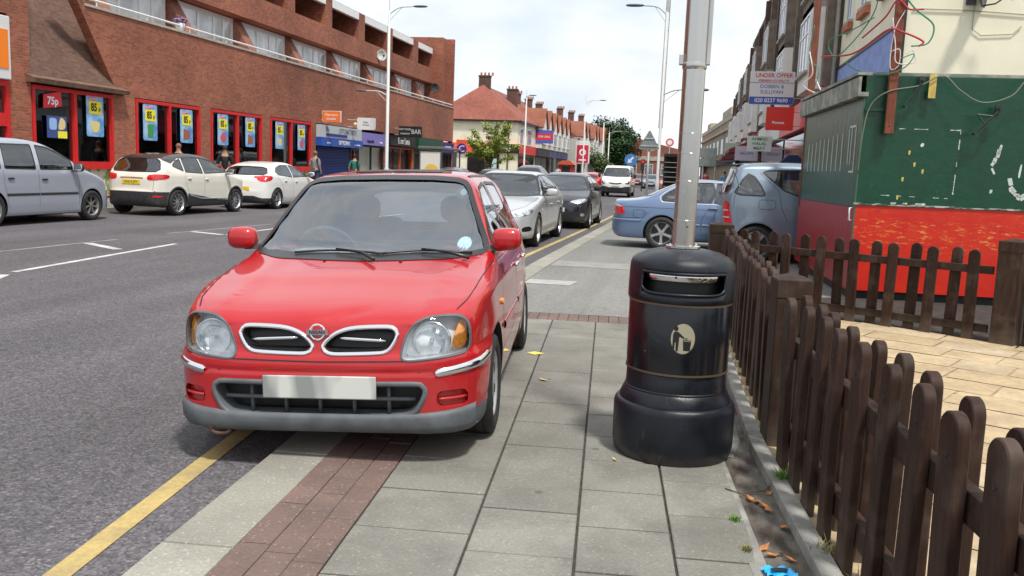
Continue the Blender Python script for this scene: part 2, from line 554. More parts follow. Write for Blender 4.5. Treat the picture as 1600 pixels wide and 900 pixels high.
M['slab'] = slab_mat('slab', (0.222, 0.216, 0.190), (0.145, 0.140, 0.122), .2)
M['kerb'] = slab_mat('kerb', (0.30, 0.29, 0.245), (0.22, 0.21, 0.18), 0.4)
M['paver'] = slab_mat('paver', (0.175, 0.115, 0.098), (0.12, 0.085, 0.074), 0.2)
M['bedding'] = mat('bedding', (0.055, 0.048, 0.038), 0.95, var=0.35, scale=18, bump=0.4)
M['silt'] = mat('silt', (0.17, 0.155, 0.13), 0.95, col2=(0.075, 0.055, 0.042), scale=5, lo=0.42, hi=0.62, bump=0.6, bscale=60, stretch=(2.5, 0.8, 1))
M['edging'] = mat('edging', (0.27, 0.265, 0.24), 0.9, var=0.25, scale=7, bump=0.4, bscale=80)
M['ground'] = mat('ground', (0.11, 0.105, 0.095), 0.95, var=0.2, scale=0.3)

def stone_mat():
    m, nt, b = newmat('patio_stone')
    tc = nt.nodes.new('ShaderNodeTexCoord'); ov = tc.outputs['Object']
    geo = nt.nodes.new('ShaderNodeNewGeometry')
    tone = ramp(nt, geo.outputs['Random Per Island'], (0.0, (0.43, 0.32, 0.18)), (0.5, (0.52, 0.40, 0.24)), (1.0, (0.50, 0.40, 0.27)))
    n = noise(nt, ov, 2.5, 6, 0.65)
    c = mixc(nt, ramp(nt, n, (0.35, 0.0), (0.68, 0.75)), tone, (0.30, 0.22, 0.13))
    n2 = noise(nt, ov, 22, 5, 0.7)
    c = mixc(nt, 1.0, c, ramp(nt, n2, (0.3, (0.82,) * 3), (0.7, (1.15,) * 3)), 'MULTIPLY')
    nt.links.new(c, b.inputs['Base Color']); b.inputs['Roughness'].default_value = 0.8
    bp = nt.nodes.new('ShaderNodeBump'); bp.inputs['Strength'].default_value = 0.35; bp.inputs['Distance'].default_value = 0.01
    nt.links.new(n2, bp.inputs['Height']); nt.links.new(bp.outputs[0], b.inputs['Normal'])
    return m
M['patio'] = stone_mat()

def paint_line(name, col, wear):
    m, nt, b = newmat(name)
    tc = nt.nodes.new('ShaderNodeTexCoord'); ov = tc.outputs['Object']
    n = noise(nt, ov, 35, 6, 0.75)
    n2 = noise(nt, ov, 3, 4, 0.6)
    c = mixc(nt, ramp(nt, math_node(nt, 'ADD', math_node(nt, 'MULTIPLY', n, 0.5), math_node(nt, 'MULTIPLY', n2, 0.5)), (0.42, 0.0), (0.62, wear)), col, (0.13, 0.115, 0.105))
    nt.links.new(c, b.inputs['Base Color']); b.inputs['Roughness'].default_value = 0.75
    return m
M['yellow_line'] = paint_line('yellow_line', (0.50, 0.37, 0.13), 0.55)
M['white_line'] = paint_line('white_line', (0.62, 0.61, 0.60), 0.55)
M['faint_line'] = paint_line('faint_line', (0.30, 0.28, 0.28), 0.9)

A5 = RAD(5.26)
def W(u, v, z=0.0):
    return (-u * math.sin(A5) + v * math.cos(A5), u * math.cos(A5) + v * math.sin(A5), z)

def sheet(name, pts, z, matl):
    mb = MB(); mb.add([(p[0], p[1], z) for p in pts], [tuple(range(len(pts)))])
    return struct(part(name, mb, matl))

sheet('ground', [(-1500, -300), (1500, -300), (1500, 2500), (-1500, 2500)], -0.14, M['ground'])
sheet('road', [(-14.75, -30), (-1.6, -30), (-1.6, 2.0), (-1.9, 5), (-2.1, 12), (-2.1, 60), (-2.5, 110), (-9, 170), (-20, 260), (-34, 260), (-19, 170), (-14.0, 110), (-14.75, 60)], -0.06, M['road'])
# side street mouth past the long brick building
sheet('side_road', [(-60, 66.6), (-14.0, 66.6), (-14.0, 77), (-60, 77)], -0.052, M['road'])

# near kerb stones
kp = [(-1.62, 0.2), (-1.70, 1.2), W(2.0, -1.62)[:2], W(3.033, -1.62)[:2], W(4.137, -1.61)[:2], W(5.05, -1.61)[:2], W(5.97, -1.61)[:2], W(6.9, -1.61)[:2], W(7.8, -1.6)[:2],
      (-2.31, 8.9), (-2.33, 9.8), (-2.35, 10.7), (-2.36, 11.6), (-2.37, 12.6), (-2.38, 13.6), (-2.38, 14.75)]
y = 14.75
while y < 118:
    y += 0.915 if y < 40 else 3.0
    kp.append((-2.38 + 0.07 * min(1, (y - 14.75) / 10), y))
kb = MB()
for i in range(len(kp) - 1):
    a, b = Vector((*kp[i], 0)), Vector((*kp[i + 1], 0))
    d = (b - a).normalized(); nrm = Vector((d.y, -d.x, 0))
    a2, b2 = a + d * 0.003, b - d * 0.003
    w = 0.29
    t = 0.012
    pr = [a2, b2, b2 + nrm * w, a2 + nrm * w]
    top = [a2 + nrm * t + d * t * .4, b2 + nrm * t - d * t * .4, b2 + nrm * (w - .003) - d * t * .4, a2 + nrm * (w - .003) + d * t * .4]
    vs = [(p.x, p.y, -0.14) for p in pr] + [(p.x, p.y, -t) for p in pr] + [(p.x, p.y, 0.0) for p in top]
    fs = []
    for r in (0, 4):
        fs += [(r + k, r + (k + 1) % 4, r + 4 + (k + 1) % 4, r + 4 + k) for k in range(4)]
    fs.append((8, 9, 10, 11))
    kb.add(vs, fs)
struct(part('kerb', kb, M['kerb']))

# bedding under the flagstones, visible in the joints
def uvsheet(name, u0, u1, v0, v1, z, matl):
    return sheet(name, [W(u0, v0), W(u1, v0), W(u1, v1), W(u0, v1)], z, matl)
uvsheet('pavement_bed', -2, 8.95, -1.35, 2.0, -0.012, M['bedding'])
sheet('footway_edge', [(0.30, 4.6), (0.35, 4.9), (0.20, 9.2), W(8.52, .655)[:2], W(4.6, .655)[:2]], -0.002, M['path_asphalt'])

def tiles(name, cells, matl, gap, bev, z=0.0):
    mb = MB()
    for (u0, u1, v0, v1) in cells:
        dz = random.uniform(-0.0015, 0.0015)
        t1, t2, t3 = (random.uniform(-.0012, .0012) for _ in range(3))
        u0 += gap / 2 * random.uniform(.6, 1.5); u1 -= gap / 2 * random.uniform(.6, 1.5); v0 += gap / 2; v1 -= gap / 2
        o = [(u0, v0), (u1, v0), (u1, v1), (u0, v1)]
        i = [(u0 + bev, v0 + bev), (u1 - bev, v0 + bev), (u1 - bev, v1 - bev), (u0 + bev, v1 - bev)]
        vs = [W(*p, -0.03) for p in o] + [W(*p, z + dz - bev * .8) for p in o] + [W(p[0], p[1], z + dz + (t1, t2, t3, 0)[k]) for k, p in enumerate(i)]
        fs = []
        for r in (0, 4):
            fs += [(r + k, r + (k + 1) % 4, r + 4 + (k + 1) % 4, r + 4 + k) for k in range(4)]
        fs.append((8, 9, 10, 11))
        mb.add(vs, fs)
    return struct(part(name, mb, matl))
cells = []
for (v0, v1, ph, pitch) in ((-0.955, -0.475, 3.33, 0.437), (-0.475, -0.055, 3.18, 0.445), (-0.055, 0.325, 3.08, 0.425), (0.325, 0.655, 3.27, 0.43)):
    k = -9
    while True:
        u0 = ph + k * pitch; u1 = min(u0 + pitch, 8.52)
        if u0 > 8.45: break
        if not (v0 > 0.3 and u0 > 8.4):
            cells.append((u0, u1, v0, v1))
        k += 1
tiles('paving_slabs', cells, M['slab'], 0.011, 0.004)
# red brick band beside the kerb: two courses of blocks laid along the street
cells = []
w = (1.33 - 0.955) / 3
for c in range(3):
    u = -0.6 + 0.1 * (c % 2) + 0.04 * c
    while u < 8.5:
        l = 0.205
        cells.append((u, min(u + l, 8.52), -1.33 + c * w, -1.33 + (c + 1) * w)); u += l
tiles('brick_band', cells, M['paver'], 0.0035, 0.0025, 0.0)
cells = []
for r in range(2):
    v = -1.33 + r * 0.1
    while v < 1.3:
        cells.append((8.52 + r * 0.2, 8.72 + r * 0.2, v, v + 0.1)); v += 0.1
tiles('brick_crossing', cells, M['paver'], 0.005, 0.003, 0.0)

# drainage channel, cement strip and concrete edging under the fence
FL = [(0.93, 0.6), (0.83, 1.6), (0.655, 3.4), (0.525, 4.78), (0.475, 6.0), (0.44, 7.2), (0.37, 10.4)]          # fence line
def off_line(pts, d):
    res = []
    for i, p in enumerate(pts):
        a = Vector(pts[max(0, i - 1)]); b = Vector(pts[min(len(pts) - 1, i + 1)])
        t = (b - a).normalized()
        res.append((p[0] - t.y * d, p[1] + t.x * d))
    return res
def ribbon(name, l, r, z, matl, zr=None):
    mb = MB(); n = len(l)
    mb.add([(p[0], p[1], z) for p in l] + [(p[0], p[1], z if zr is None else zr) for p in r], [(i, n + i, n + i + 1, i + 1) for i in range(n - 1)])
    return struct(part(name, mb, matl))
FLd = []
for i in range(len(FL) - 1):
    for k in range(6):
        t = k / 6
        FLd.append((FL[i][0] * (1 - t) + FL[i + 1][0] * t, FL[i][1] * (1 - t) + FL[i + 1][1] * t))
FLd.append(FL[-1])
ribbon('gutter', off_line(FLd, 0.34), off_line(FLd, 0.115), -0.004, M['silt'], -0.008)
ribbon('cement_strip', off_line(FLd, 0.36), off_line(FLd, 0.295), 0.0, M['edging'], 0.002)
eb = MB()
el, er = off_line(FLd, 0.13), off_line(FLd, 0.055)
n = len(el)
for i in range(n - 1):
    def lerp(a, b, t): return (a[0] * (1 - t) + b[0] * t, a[1] * (1 - t) + b[1] * t)
    a0, a1 = lerp(el[i], el[i + 1], .004), lerp(el[i], el[i + 1], .996)
    b0, b1 = lerp(er[i], er[i + 1], .004), lerp(er[i], er[i + 1], .996)
    z = 0.048
    eb.add([(*a0, -.05), (*a1, -.05), (*b1, -.05), (*b0, -.05), (*a0, z - .006), (*a1, z - .006), (*b1, z), (*b0, z)],
           [(0, 1, 5, 4), (1, 2, 6, 5), (2, 3, 7, 6), (3, 0, 4, 7), (4, 5, 6, 7)])
fixn(struct(part('edging_stones', eb, M['edging'])))

# asphalt footway beyond the flagstones and the forecourt on the right
sheet('footway', [W(8.93, -1.34)[:2], W(8.93, 1.2)[:2], (9, 9.3), (9, 20.2), (4.2, 20.2), (4.2, 120), (-2.02, 120), (-2.02, 25), (-2.08, 14.8), (-2.05, 9.4)], -0.001, M['path_asphalt'])
pm = mat('patch_light', (0.36, 0.355, 0.33), 0.85, var=0.12, scale=6)
sheet('footway_patch', [(-2.05, 11.05), (-1.45, 11.1), (-1.40, 11.55), (-2.03, 11.5)], 0.003, pm)
pm2 = mat('patch_pale', (0.255, 0.25, 0.23), 0.85, var=0.1, scale=4)
sheet('footway_trench', [(-2.05, 13.3), (-0.6, 13.35), (-0.55, 14.2), (-2.05, 14.15)], 0.003, pm2)
# patio flags inside the fence
sheet('patio_bed', [(12, 0.6), (12, 10.2), (3.0, 8.6)] + [(p[0] - .05, p[1]) for p in FL[::-1]], 0.0135, mat('patio_joint', (.34, .26, .16), .9, var=.3, scale=12))
sheet('dark_sheet', [(.5, 10.45), (2.9, 8.78), (7, 6.2), (9, 9.0), (9, 11.9), (1.9, 11.5)], 0.02, mat('dark_sheet', (.035, .030, .025), .95, var=.4, scale=9, bump=.5))  # dark sheet on the ground between the cross fence and the hut
mb = MB(); random.seed(11)
yy = -0.2
def patio_ok(x, y):
    xl = np.interp(y, [p[1] for p in FL], [p[0] for p in FL])
    return x > xl + 0.02
ang = RAD(-28)
ca, sa = math.cos(ang), math.sin(ang)
for r in range(-6, 26):
    u = -6 + random.uniform(0, .4)
    hgt = 0.42
    while u < 12:
        l = random.choice([0.42, 0.62, 0.62, 0.84])
        q = []
        for (a, b) in ((u + .008, r * hgt + .008), (u + l - .008, r * hgt + .008), (u + l - .008, (r + 1) * hgt - .008), (u + .008, (r + 1) * hgt - .008)):
            q.append((a * ca - b * sa + random.uniform(-.006, .006), a * sa + b * ca + random.uniform(-.006, .006)))
        u += l
        cx = sum(p[0] for p in q) / 4; cy = sum(p[1] for p in q) / 4
        if not (0.3 < cy < 10.3 and cx < 9): continue
        if cy > 10.1 - 0.62 * (cx - 0.47) + 0.1 and cx < 3.1: continue
        # clip to the fence line
        q2 = []
        for p in q:
            xl = float(np.interp(p[1], [f[1] for f in FL], [f[0] for f in FL])) - 0.05
            q2.append((max(p[0], xl), p[1]))
        ar = 0.5 * abs(sum(q2[i][0] * q2[(i + 1) % 4][1] - q2[(i + 1) % 4][0] * q2[i][1] for i in range(4)))
        if ar < 0.01: continue
        z = 0.018 + random.uniform(-.002, .002)
        mb.add([(p[0], p[1], z) for p in q2], [(0, 1, 2, 3)])
fixn(struct(part('patio_flags', mb, M['patio'])))

# far pavement along the shops
fk = MB(); fk.box(-14.95, -14.75, -30, 66.4, -0.14, 0.05); fk.box(-14.95, -14.75, 77.2, 112, -0.14, 0.05)
struct(part('far_kerb', fk, M['kerb']))
fpv = MB(); fpv.box(-24, -14.952, -30, 66.4, -0.14, 0.048); fpv.box(-30, -14.952, 77.2, 112, -0.14, 0.048)
fpv.box(-30, -19, 112, 150, -0.14, 0.048)
struct(part('far_pavement', fpv, M['path_asphalt']))

# painted lines
def line(name, pts, w, matl, z=-0.056):
    mb = MB(); P = [Vector((*p, 0)) for p in pts]; vs = []
    for i, p in enumerate(P):
        d = (P[min(i + 1, len(P) - 1)] - P[max(0, i - 1)]).normalized(); nn = Vector((-d.y, d.x, 0)) * w / 2
        a, b = p + nn, p - nn
        vs += [(a.x, a.y, z), (b.x, b.y, z)]
    mb.add(vs, [(2 * i, 2 * i + 1, 2 * i + 3, 2 * i + 2) for i in range(len(P) - 1)])
    return struct(part(name, mb, matl))
line('yellow_line', [(-1.9, 0.6), (-2.14, 2.62), (-2.36, 4.41), (-2.52, 6.5), (-2.66, 9.5), (-2.76, 13.6)], 0.10, M['yellow_line'])
line('yellow_line', [(-2.775, 14.2), (-2.78, 15.5), (-2.72, 20), (-2.66, 25), (-2.64, 34)], 0.10, M['yellow_line'])
line('white_line', [(-8.18, 9.45), (-8.67, 13.77)], 0.10, M['white_line'])
line('white_line', [(-7.6, 8.2), (-8.08, 9.2)], 0.10, M['white_line'])
line('white_line', [(-9.85, 13.05), (-8.85, 12.45)], 0.16, M['white_line'])
line('white_line', [(-9.84, 16.2), (-9.0, 15.9)], 0.16, M['white_line'])
line('faint_line', [(-10.0, 11.0), (-9.9, 13.9)], 0.10, M['faint_line'])
line('faint_line', [(-9.95, 15.5), (-9.6, 19.2)], 0.10, M['faint_line'])
line('white_line', [(-8.9, 15.9), (-8.95, 18.6)], 0.10, M['white_line'])
line('white_line', [(-8.9, 19.8), (-8.6, 26)], 0.10, M['white_line'])
for yy in (30, 38, 46, 54, 62):
    line('white_line', [(-8.6, yy), (-8.6, yy + 4)], 0.10, M['white_line'])
# ------------------------------------------------------------------ vehicle builder
def catmull(pts, n=5, closed=False):
    P = [np.array(p, float) for p in pts]
    out = []
    m_ = len(P)
    rg = range(m_ if closed else m_ - 1)
    for i in rg:
        p1, p2 = P[i], P[(i + 1) % m_]
        p0 = P[(i - 1) % m_] if (closed or i > 0) else 2 * p1 - p2
        p3 = P[(i + 2) % m_] if (closed or i + 2 < m_) else 2 * p2 - p1
        for k in range(n):
            t = k / n
            out.append(0.5 * ((2 * p1) + (-p0 + p2) * t + (2 * p0 - 5 * p1 + 4 * p2 - p3) * t * t + (-p0 + 3 * p1 - 3 * p2 + p3) * t ** 3))
    if not closed:
        out.append(P[-1])
    return np.array(out)

def resample(poly, step, closed=True):
    P = np.array(poly, float)
    if closed: P = np.vstack([P, P[:1]])
    d = np.r_[0, np.cumsum(np.hypot(*(P[1:] - P[:-1]).T))]
    n = max(3, int(round(d[-1] / step)))
    t = np.linspace(0, d[-1], n + 1)
    q = np.c_[np.interp(t, d, P[:, 0]), np.interp(t, d, P[:, 1])]
    return q[:-1] if closed else q

def inpoly(P, V):
    x, y = P[:, 0], P[:, 1]
    c = np.zeros(len(P), bool)
    n = len(V)
    for i in range(n):
        x1, y1 = V[i]; x2, y2 = V[(i + 1) % n]
        if y1 == y2: continue
        k = ((y1 > y) != (y2 > y)) & (x < (x2 - x1) * (y - y1) / (y2 - y1) + x1)
        c ^= k
    return c

def segdist(P, V, closed=True):
    """distance and nearest point"""
    best = np.full(len(P), 1e9); near = np.zeros_like(P)
    n = len(V)
    for i in range(n if closed else n - 1):
        a = V[i]; b = V[(i + 1) % n]; ab = b - a; L2 = ab @ ab
        if L2 < 1e-14: continue
        t = np.clip(((P - a) @ ab) / L2, 0, 1)
        q = a + t[:, None] * ab
        d = np.hypot(*(P - q).T)
        k = d < best
        best[k] = d[k]; near[k] = q[k]
    return best, near

class Grid2:
    """signed distance to a polygon, tabulated"""
    def __init__(s, V, h=0.012, pad=0.35):
        V = np.array(V)
        s.lo = V.min(0) - pad; hi = V.max(0) + pad; s.h = h
        s.n = np.ceil((hi - s.lo) / h).astype(int) + 1
        X, Y = np.meshgrid(s.lo[0] + h * np.arange(s.n[0]), s.lo[1] + h * np.arange(s.n[1]), indexing='ij')
        P = np.c_[X.ravel(), Y.ravel()]
        d, _ = segdist(P, V)
        d[inpoly(P, V)] *= -1
        s.g = d.reshape(s.n)
    def __call__(s, x, y):
        u = np.clip((x - s.lo[0]) / s.h, 0, s.n[0] - 1.001); v = np.clip((y - s.lo[1]) / s.h, 0, s.n[1] - 1.001)
        i = u.astype(int); j = v.astype(int); fu = u - i; fv = v - j; g = s.g
        return (g[i, j] * (1 - fu) * (1 - fv) + g[i + 1, j] * fu * (1 - fv) + g[i, j + 1] * (1 - fu) * fv + g[i + 1, j + 1] * fu * fv)

def smax(a, b, k):
    h = np.maximum(k - np.abs(a - b), 0) / k
    return np.maximum(a, b) + h * h * k * 0.25

class Body:
    def __init__(s, sp):
        s.sp = sp
        h = sp.get('h', 0.012)
        s.side = Grid2(catmull(sp['up'], sp.get('cn', 4)), h)
        pl = catmull(sp['plan'], 4)
        s.plan = Grid2(np.vstack([pl, (pl * [1, -1])[::-1][1:-1]]), h)
        z, w = np.array(sp['sect']).T
        zz = np.arange(-0.2, 3.0, 0.01); ww = np.interp(zz, z, w)
        # blur for soft shoulders
        kn = np.exp(-np.linspace(-2, 2, 9) ** 2); kn /= kn.sum()
        s.zz = zz; s.ww = np.convolve(np.pad(ww, 4, 'edge'), kn, 'valid')
        s.kx = sp.get('kx', 0.22); s.kz = sp.get('kz', 0.06); s.k = sp.get('k', 0.07)
        s.xm = sp.get('xm', -0.2)
        s.k2 = sp.get('k2', 0.12)
        s.belt = sp.get('belt', 0.9)
        s.extra = sp.get('extra')
        s.wh = [(sp['wb'] / 2, sp['R']), (-sp['wb'] / 2, sp['R'])]
    def F(s, P):
        x, y, z = P[..., 0], P[..., 1], P[..., 2]
        y2 = y * y
        ramp_ = np.clip((z - s.belt + 0.1) / 0.2, 0, 1)
        sg = np.tanh((x - s.xm) * 2.5)
        a = s.side(x + s.kx * y2 * ramp_ * sg, z + s.kz * y2)
        b = s.plan(x, y)
        w = np.interp(z, s.zz, s.ww)
        if s.sp.get('flare'):
            for (wx, wr) in s.wh:
                r = np.hypot(x - wx, z - wr)
                w = w + s.sp['flare'] * np.exp(-((r - s.sp['arch']) / 0.07) ** 2)
        tp = s.sp.get('taper', 0.0)
        c = np.abs(y) - w + tp * np.clip(np.abs(x - s.xm) - 0.5, 0, 3) ** 2 * ramp_
        f = smax(smax(a, c, s.k), b, s.k2)
        if s.extra is not None:
            f = f + s.extra(x, y, z)
        return f
    def solve(s, S, D, tmax, off=0.0, it=17):
        lo = np.zeros(len(S)); hi = np.full(len(S), 1.0) * tmax
        f0 = s.F(S) - off; f1 = s.F(S + D * hi[:, None]) - off
        ok = (f0 < 0) & (f1 > 0)
        for _ in range(it):
            mid = (lo + hi) / 2
            f = s.F(S + D * mid[:, None]) - off
            neg = f < 0
            lo = np.where(neg, mid, lo); hi = np.where(neg, hi, mid)
        return S + D * ((lo + hi) / 2)[:, None], ok
    def view(s, v, A, off=0.0, sgn=1):
        """lift 2D points on to the skin seen from the side / front / rear / top"""
        A = np.asarray(A, float); n = len(A)
        if v == 'side':
            S = np.c_[A[:, 0], np.zeros(n), A[:, 1]]; D = np.tile([0, float(sgn), 0], (n, 1)); t = 1.5
        elif v == 'front':
            S = np.c_[np.full(n, s.sp.get('xin_f', 0.0)), A[:, 0] * sgn, A[:, 1]]; D = np.tile([1., 0, 0], (n, 1)); t = 3.2
        elif v == 'rear':
            S = np.c_[np.full(n, s.sp.get('xin_r', -0.5)), A[:, 0] * sgn, A[:, 1]]; D = np.tile([-1., 0, 0], (n, 1)); t = 3.2
        else:
            S = np.c_[A[:, 0], A[:, 1] * sgn, np.full(n, 0.5)]; D = np.tile([0, 0, 1.], (n, 1)); t = 2.0
        return s.solve(S, D, t, off)
    def normals(s, P):
        e = 0.006
        g = np.stack([s.F(P + np.array(d) * e) - s.F(P - np.array(d) * e) for d in ((1, 0, 0), (0, 1, 0), (0, 0, 1))], -1)
        return g / np.maximum(np.linalg.norm(g, axis=1, keepdims=True), 1e-9)

def proj2(P, v, sgn=1):
    if v == 'side': return P[:, [0, 2]]
    if v in ('front', 'rear'): return np.c_[P[:, 1] * sgn, P[:, 2]]
    return np.c_[P[:, 0], P[:, 1] * sgn]

def facing(Nn, v, P, lo=0.25):
    if v == 'side': return np.abs(Nn[:, 1]) > 0.45
    if v == 'front': return (Nn[:, 0] > lo)
    if v == 'rear': return (Nn[:, 0] < -lo)
    return Nn[:, 2] > 0.2

def npmesh(name, V, Fc, matl, parent, normals=None, smooth=True):
    me = bpy.data.meshes.new(name)
    me.from_pydata([tuple(p) for p in V.tolist()], [], [tuple(f) for f in Fc.tolist()])
    me.update()
    me.materials.append(matl)
    if smooth:
        me.polygons.foreach_set('use_smooth', [True] * len(me.polygons))
    if normals is not None:
        me.normals_split_custom_set_from_vertices([tuple(n) for n in normals.tolist()])
    o = bpy.data.objects.new(name, me)
    return link(o, parent)

def body_grid(B, nx, ny, nz):
    sp = B.sp
    xf, xr, zt, zb = sp['xf'], sp['xr'], sp['zt'], sp['zb']
    idx = {}; Q = []; quads = []
    def vid(i, j, k):
        key = (i, j, k)
        if key not in idx:
            idx[key] = len(Q); Q.append(key)
        return idx[key]
    for k in (0, nz):
        for i in range(nx):
            for j in range(ny):
                q = [vid(i, j, k), vid(i + 1, j, k), vid(i + 1, j + 1, k), vid(i, j + 1, k)]
                quads.append(q if k else q[::-1])
    for j in (0, ny):
        for i in range(nx):
            for k in range(nz):
                q = [vid(i, j, k), vid(i + 1, j, k), vid(i + 1, j, k + 1), vid(i, j, k + 1)]
                quads.append(q if j == 0 else q[::-1])
    for i in (0, nx):
        for j in range(ny):
            for k in range(nz):
                q = [vid(i, j, k), vid(i, j + 1, k), vid(i, j + 1, k + 1), vid(i, j, k + 1)]
                quads.append(q if i == nx else q[::-1])
    K = np.array(Q, float)
    X = xr + (xf - xr) * K[:, 0] / nx; Y = (K[:, 1] / ny * 2 - 1) * 0.9; Z = zb - 0.1 + (zt + 0.3 - zb) * K[:, 2] / nz
    zc = sp.get('zc', 0.58); e = sp.get('e', 0.5)
    S = np.c_[np.clip(X, xr + e, xf - e), np.zeros(len(X)), np.full(len(X), zc)]
    T = np.c_[X, Y, Z]
    T[:, 0] = np.where(X > xf - e, xf - e + (X - xf + e) * 1.4, np.where(X < xr + e, xr + e + (X - xr - e) * 1.4, X))
    D = T - S; D /= np.linalg.norm(D, axis=1, keepdims=True)
    P, ok = B.solve(S, D, 3.0)
    return P, np.array(quads)

def do_snap(B, P, snapped, v, outl, h, closed=True, sel=None):
    Nn = B.normals(P)
    for sg in ((1, -1) if v == 'side' else (1,)):
        m_ = facing(Nn, v, P, 0.12)
        if v == 'side': m_ &= (P[:, 1] * sg > 0.25)
        if sel is not None: m_ &= sel(P)
        ids = np.where(m_)[0]
        if not len(ids): continue
        p2 = proj2(P[ids], v)
        d, near = segdist(p2, np.array(outl), closed)
        k = (d < h)
        k &= ~snapped[ids]
        ids = ids[k]
        if not len(ids): continue
        q, ok = B.view(v, near[k], 0.0, sg if v == 'side' else 1)
        mv = ok & (np.linalg.norm(q - P[ids], axis=1) < 3.0 * h)
        P[ids[mv]] = q[mv]; snapped[ids[mv]] = True

def tri_split(quads, snapped):
    a, b, c, d = quads.T
    use = snapped[b] & snapped[d] & ~(snapped[a] & snapped[c])
    t1 = np.where(use[:, None], np.c_[a, b, d], np.c_[a, b, c])
    t2 = np.where(use[:, None], np.c_[b, c, d], np.c_[a, c, d])
    return np.vstack([t1, t2])

def offset_poly(V, d):
    V = np.array(V); a = np.roll(V, 1, 0); b = np.roll(V, -1, 0)
    t = b - a; t /= np.maximum(np.hypot(*t.T)[:, None], 1e-9)
    n = np.c_[t[:, 1], -t[:, 0]]
    area = 0.5 * np.sum(V[:, 0] * b[:, 1] - b[:, 0] * V[:, 1])
    if area < 0: n = -n
    return V + n * d

def patch(name, B, v, poly, off, matl, parent, step=0.05, sgn=1, thick=0.0, ostep=None):
    """a curved sheet lying `off` above the body skin, with a rim going `thick` inwards"""
    O = resample(poly, ostep or step * 0.6)
    lo, hi = O.min(0), O.max(0)
    gx = np.arange(lo[0] + step / 2, hi[0], step); gy = np.arange(lo[1] + step / 2, hi[1], step)
    if len(gx) and len(gy):
        G = np.stack(np.meshgrid(gx, gy), -1).reshape(-1, 2)
        G = G[inpoly(G, O)]
        if len(G):
            G = G[segdist(G, O)[0] > step * 0.3]
    else:
        G = np.zeros((0, 2))
    A = np.vstack([O, G])
    n = len(O)
    r = delaunay_2d_cdt([Vector(p) for p in A.tolist()], [], [list(range(n))], 1, 1e-7)
    A2 = np.array([tuple(p) for p in r[0]]); Fc = [tuple(f) for f in r[2]]
    P, ok = B.view(v, A2, off, sgn)
    Nn = B.normals(P)
    keep = [f for f in Fc if all(ok[i] for i in f)]
    if not keep: return None
    fa = np.array([list(f[:3]) for f in keep])
    fn = np.cross(P[fa[:, 1]] - P[fa[:, 0]], P[fa[:, 2]] - P[fa[:, 0]])
    flip = (fn * Nn[fa[:, 0]]).sum(1) < 0
    fa[flip] = fa[flip][:, ::-1]
    if thick:
        Pi, ok2 = B.view(v, O, off - thick, sgn)
        Po, ok3 = B.view(v, O, off, sgn)
        b0 = len(P); m_ = len(O)
        P = np.vstack([P, Po, Pi])
        Nr = np.vstack([Nn, np.zeros((2 * m_, 3))])
        ex = []
        for i in range(m_):
            j = (i + 1) % m_
            if ok2[i] and ok2[j] and ok3[i] and ok3[j]:
                ex += [[b0 + i, b0 + j, b0 + m_ + j], [b0 + i, b0 + m_ + j, b0 + m_ + i]]
        if ex: fa = np.vstack([fa, np.array(ex)])
        return npmesh(name, P, fa, matl, parent, None, True)
    return npmesh(name, P, fa, matl, parent, Nn)

def strip(name, B, v, line_, w, matl, parent, off=0.003, closed=True, sgn=1, hgt=0.0, step=0.03, inner=0.0, both=False, mb=None):
    """ribbon along an outline on the skin; hgt > 0 gives a rounded moulding"""
    sg = (1, -1) if both else (sgn,)
    own = mb is None
    mb = mb or MB()
    O = resample(line_, step, closed)
    if closed:
        a = offset_poly(O, -inner); b = offset_poly(O, w - inner)
    else:
        t = np.gradient(O, axis=0); t /= np.maximum(np.hypot(*t.T)[:, None], 1e-9)
        nrm = np.c_[t[:, 1], -t[:, 0]]
        a = O - nrm * w / 2; b = O + nrm * w / 2
    for g in sg:
        if hgt:
            rows = [(0, 0), (0.12, .7), (0.35, 1), (0.65, 1), (0.88, .7), (1, 0)]
        else:
            rows = [(0, 0), (1, 0)]
        L_ = []; OK = np.ones(len(O), bool)
        for (t, hh) in rows:
            P, ok = B.view(v, a * (1 - t) + b * t, off + hh * hgt, g)
            L_.append(P); OK &= ok
        n = len(O); V = np.vstack(L_); fs = []
        for r in range(len(rows) - 1):
            for i in range(n if closed else n - 1):
                j = (i + 1) % n
                if OK[i] and OK[j]:
                    fs.append((r * n + i, r * n + j, (r + 1) * n + j, (r + 1) * n + i))
        mb.add(V, fs)
    if own:
        o = part(name, mb, matl, parent, smooth=True)
        return o
    return mb

def superell(rx, ry, rz, p=2.6, n=20, m_=14, c=(0, 0, 0)):
    mb = MB()
    def sp_(v, e): return math.copysign(abs(v) ** e, v)
    e = 2 / p; vs = []; fs = []
    for i in range(m_ + 1):
        ph = -math.pi / 2 + math.pi * i / m_
        for k in range(n):
            t = 2 * math.pi * k / n
            vs.append((c[0] + rx * sp_(math.cos(ph), e) * sp_(math.cos(t), e), c[1] + ry * sp_(math.cos(ph), e) * sp_(math.sin(t), e), c[2] + rz * sp_(math.sin(ph), e)))
    for i in range(m_):
        for k in range(n):
            fs.append((i * n + k, i * n + (k + 1) % n, (i + 1) * n + (k + 1) % n, (i + 1) * n + k))
    return mb.add(vs, fs)

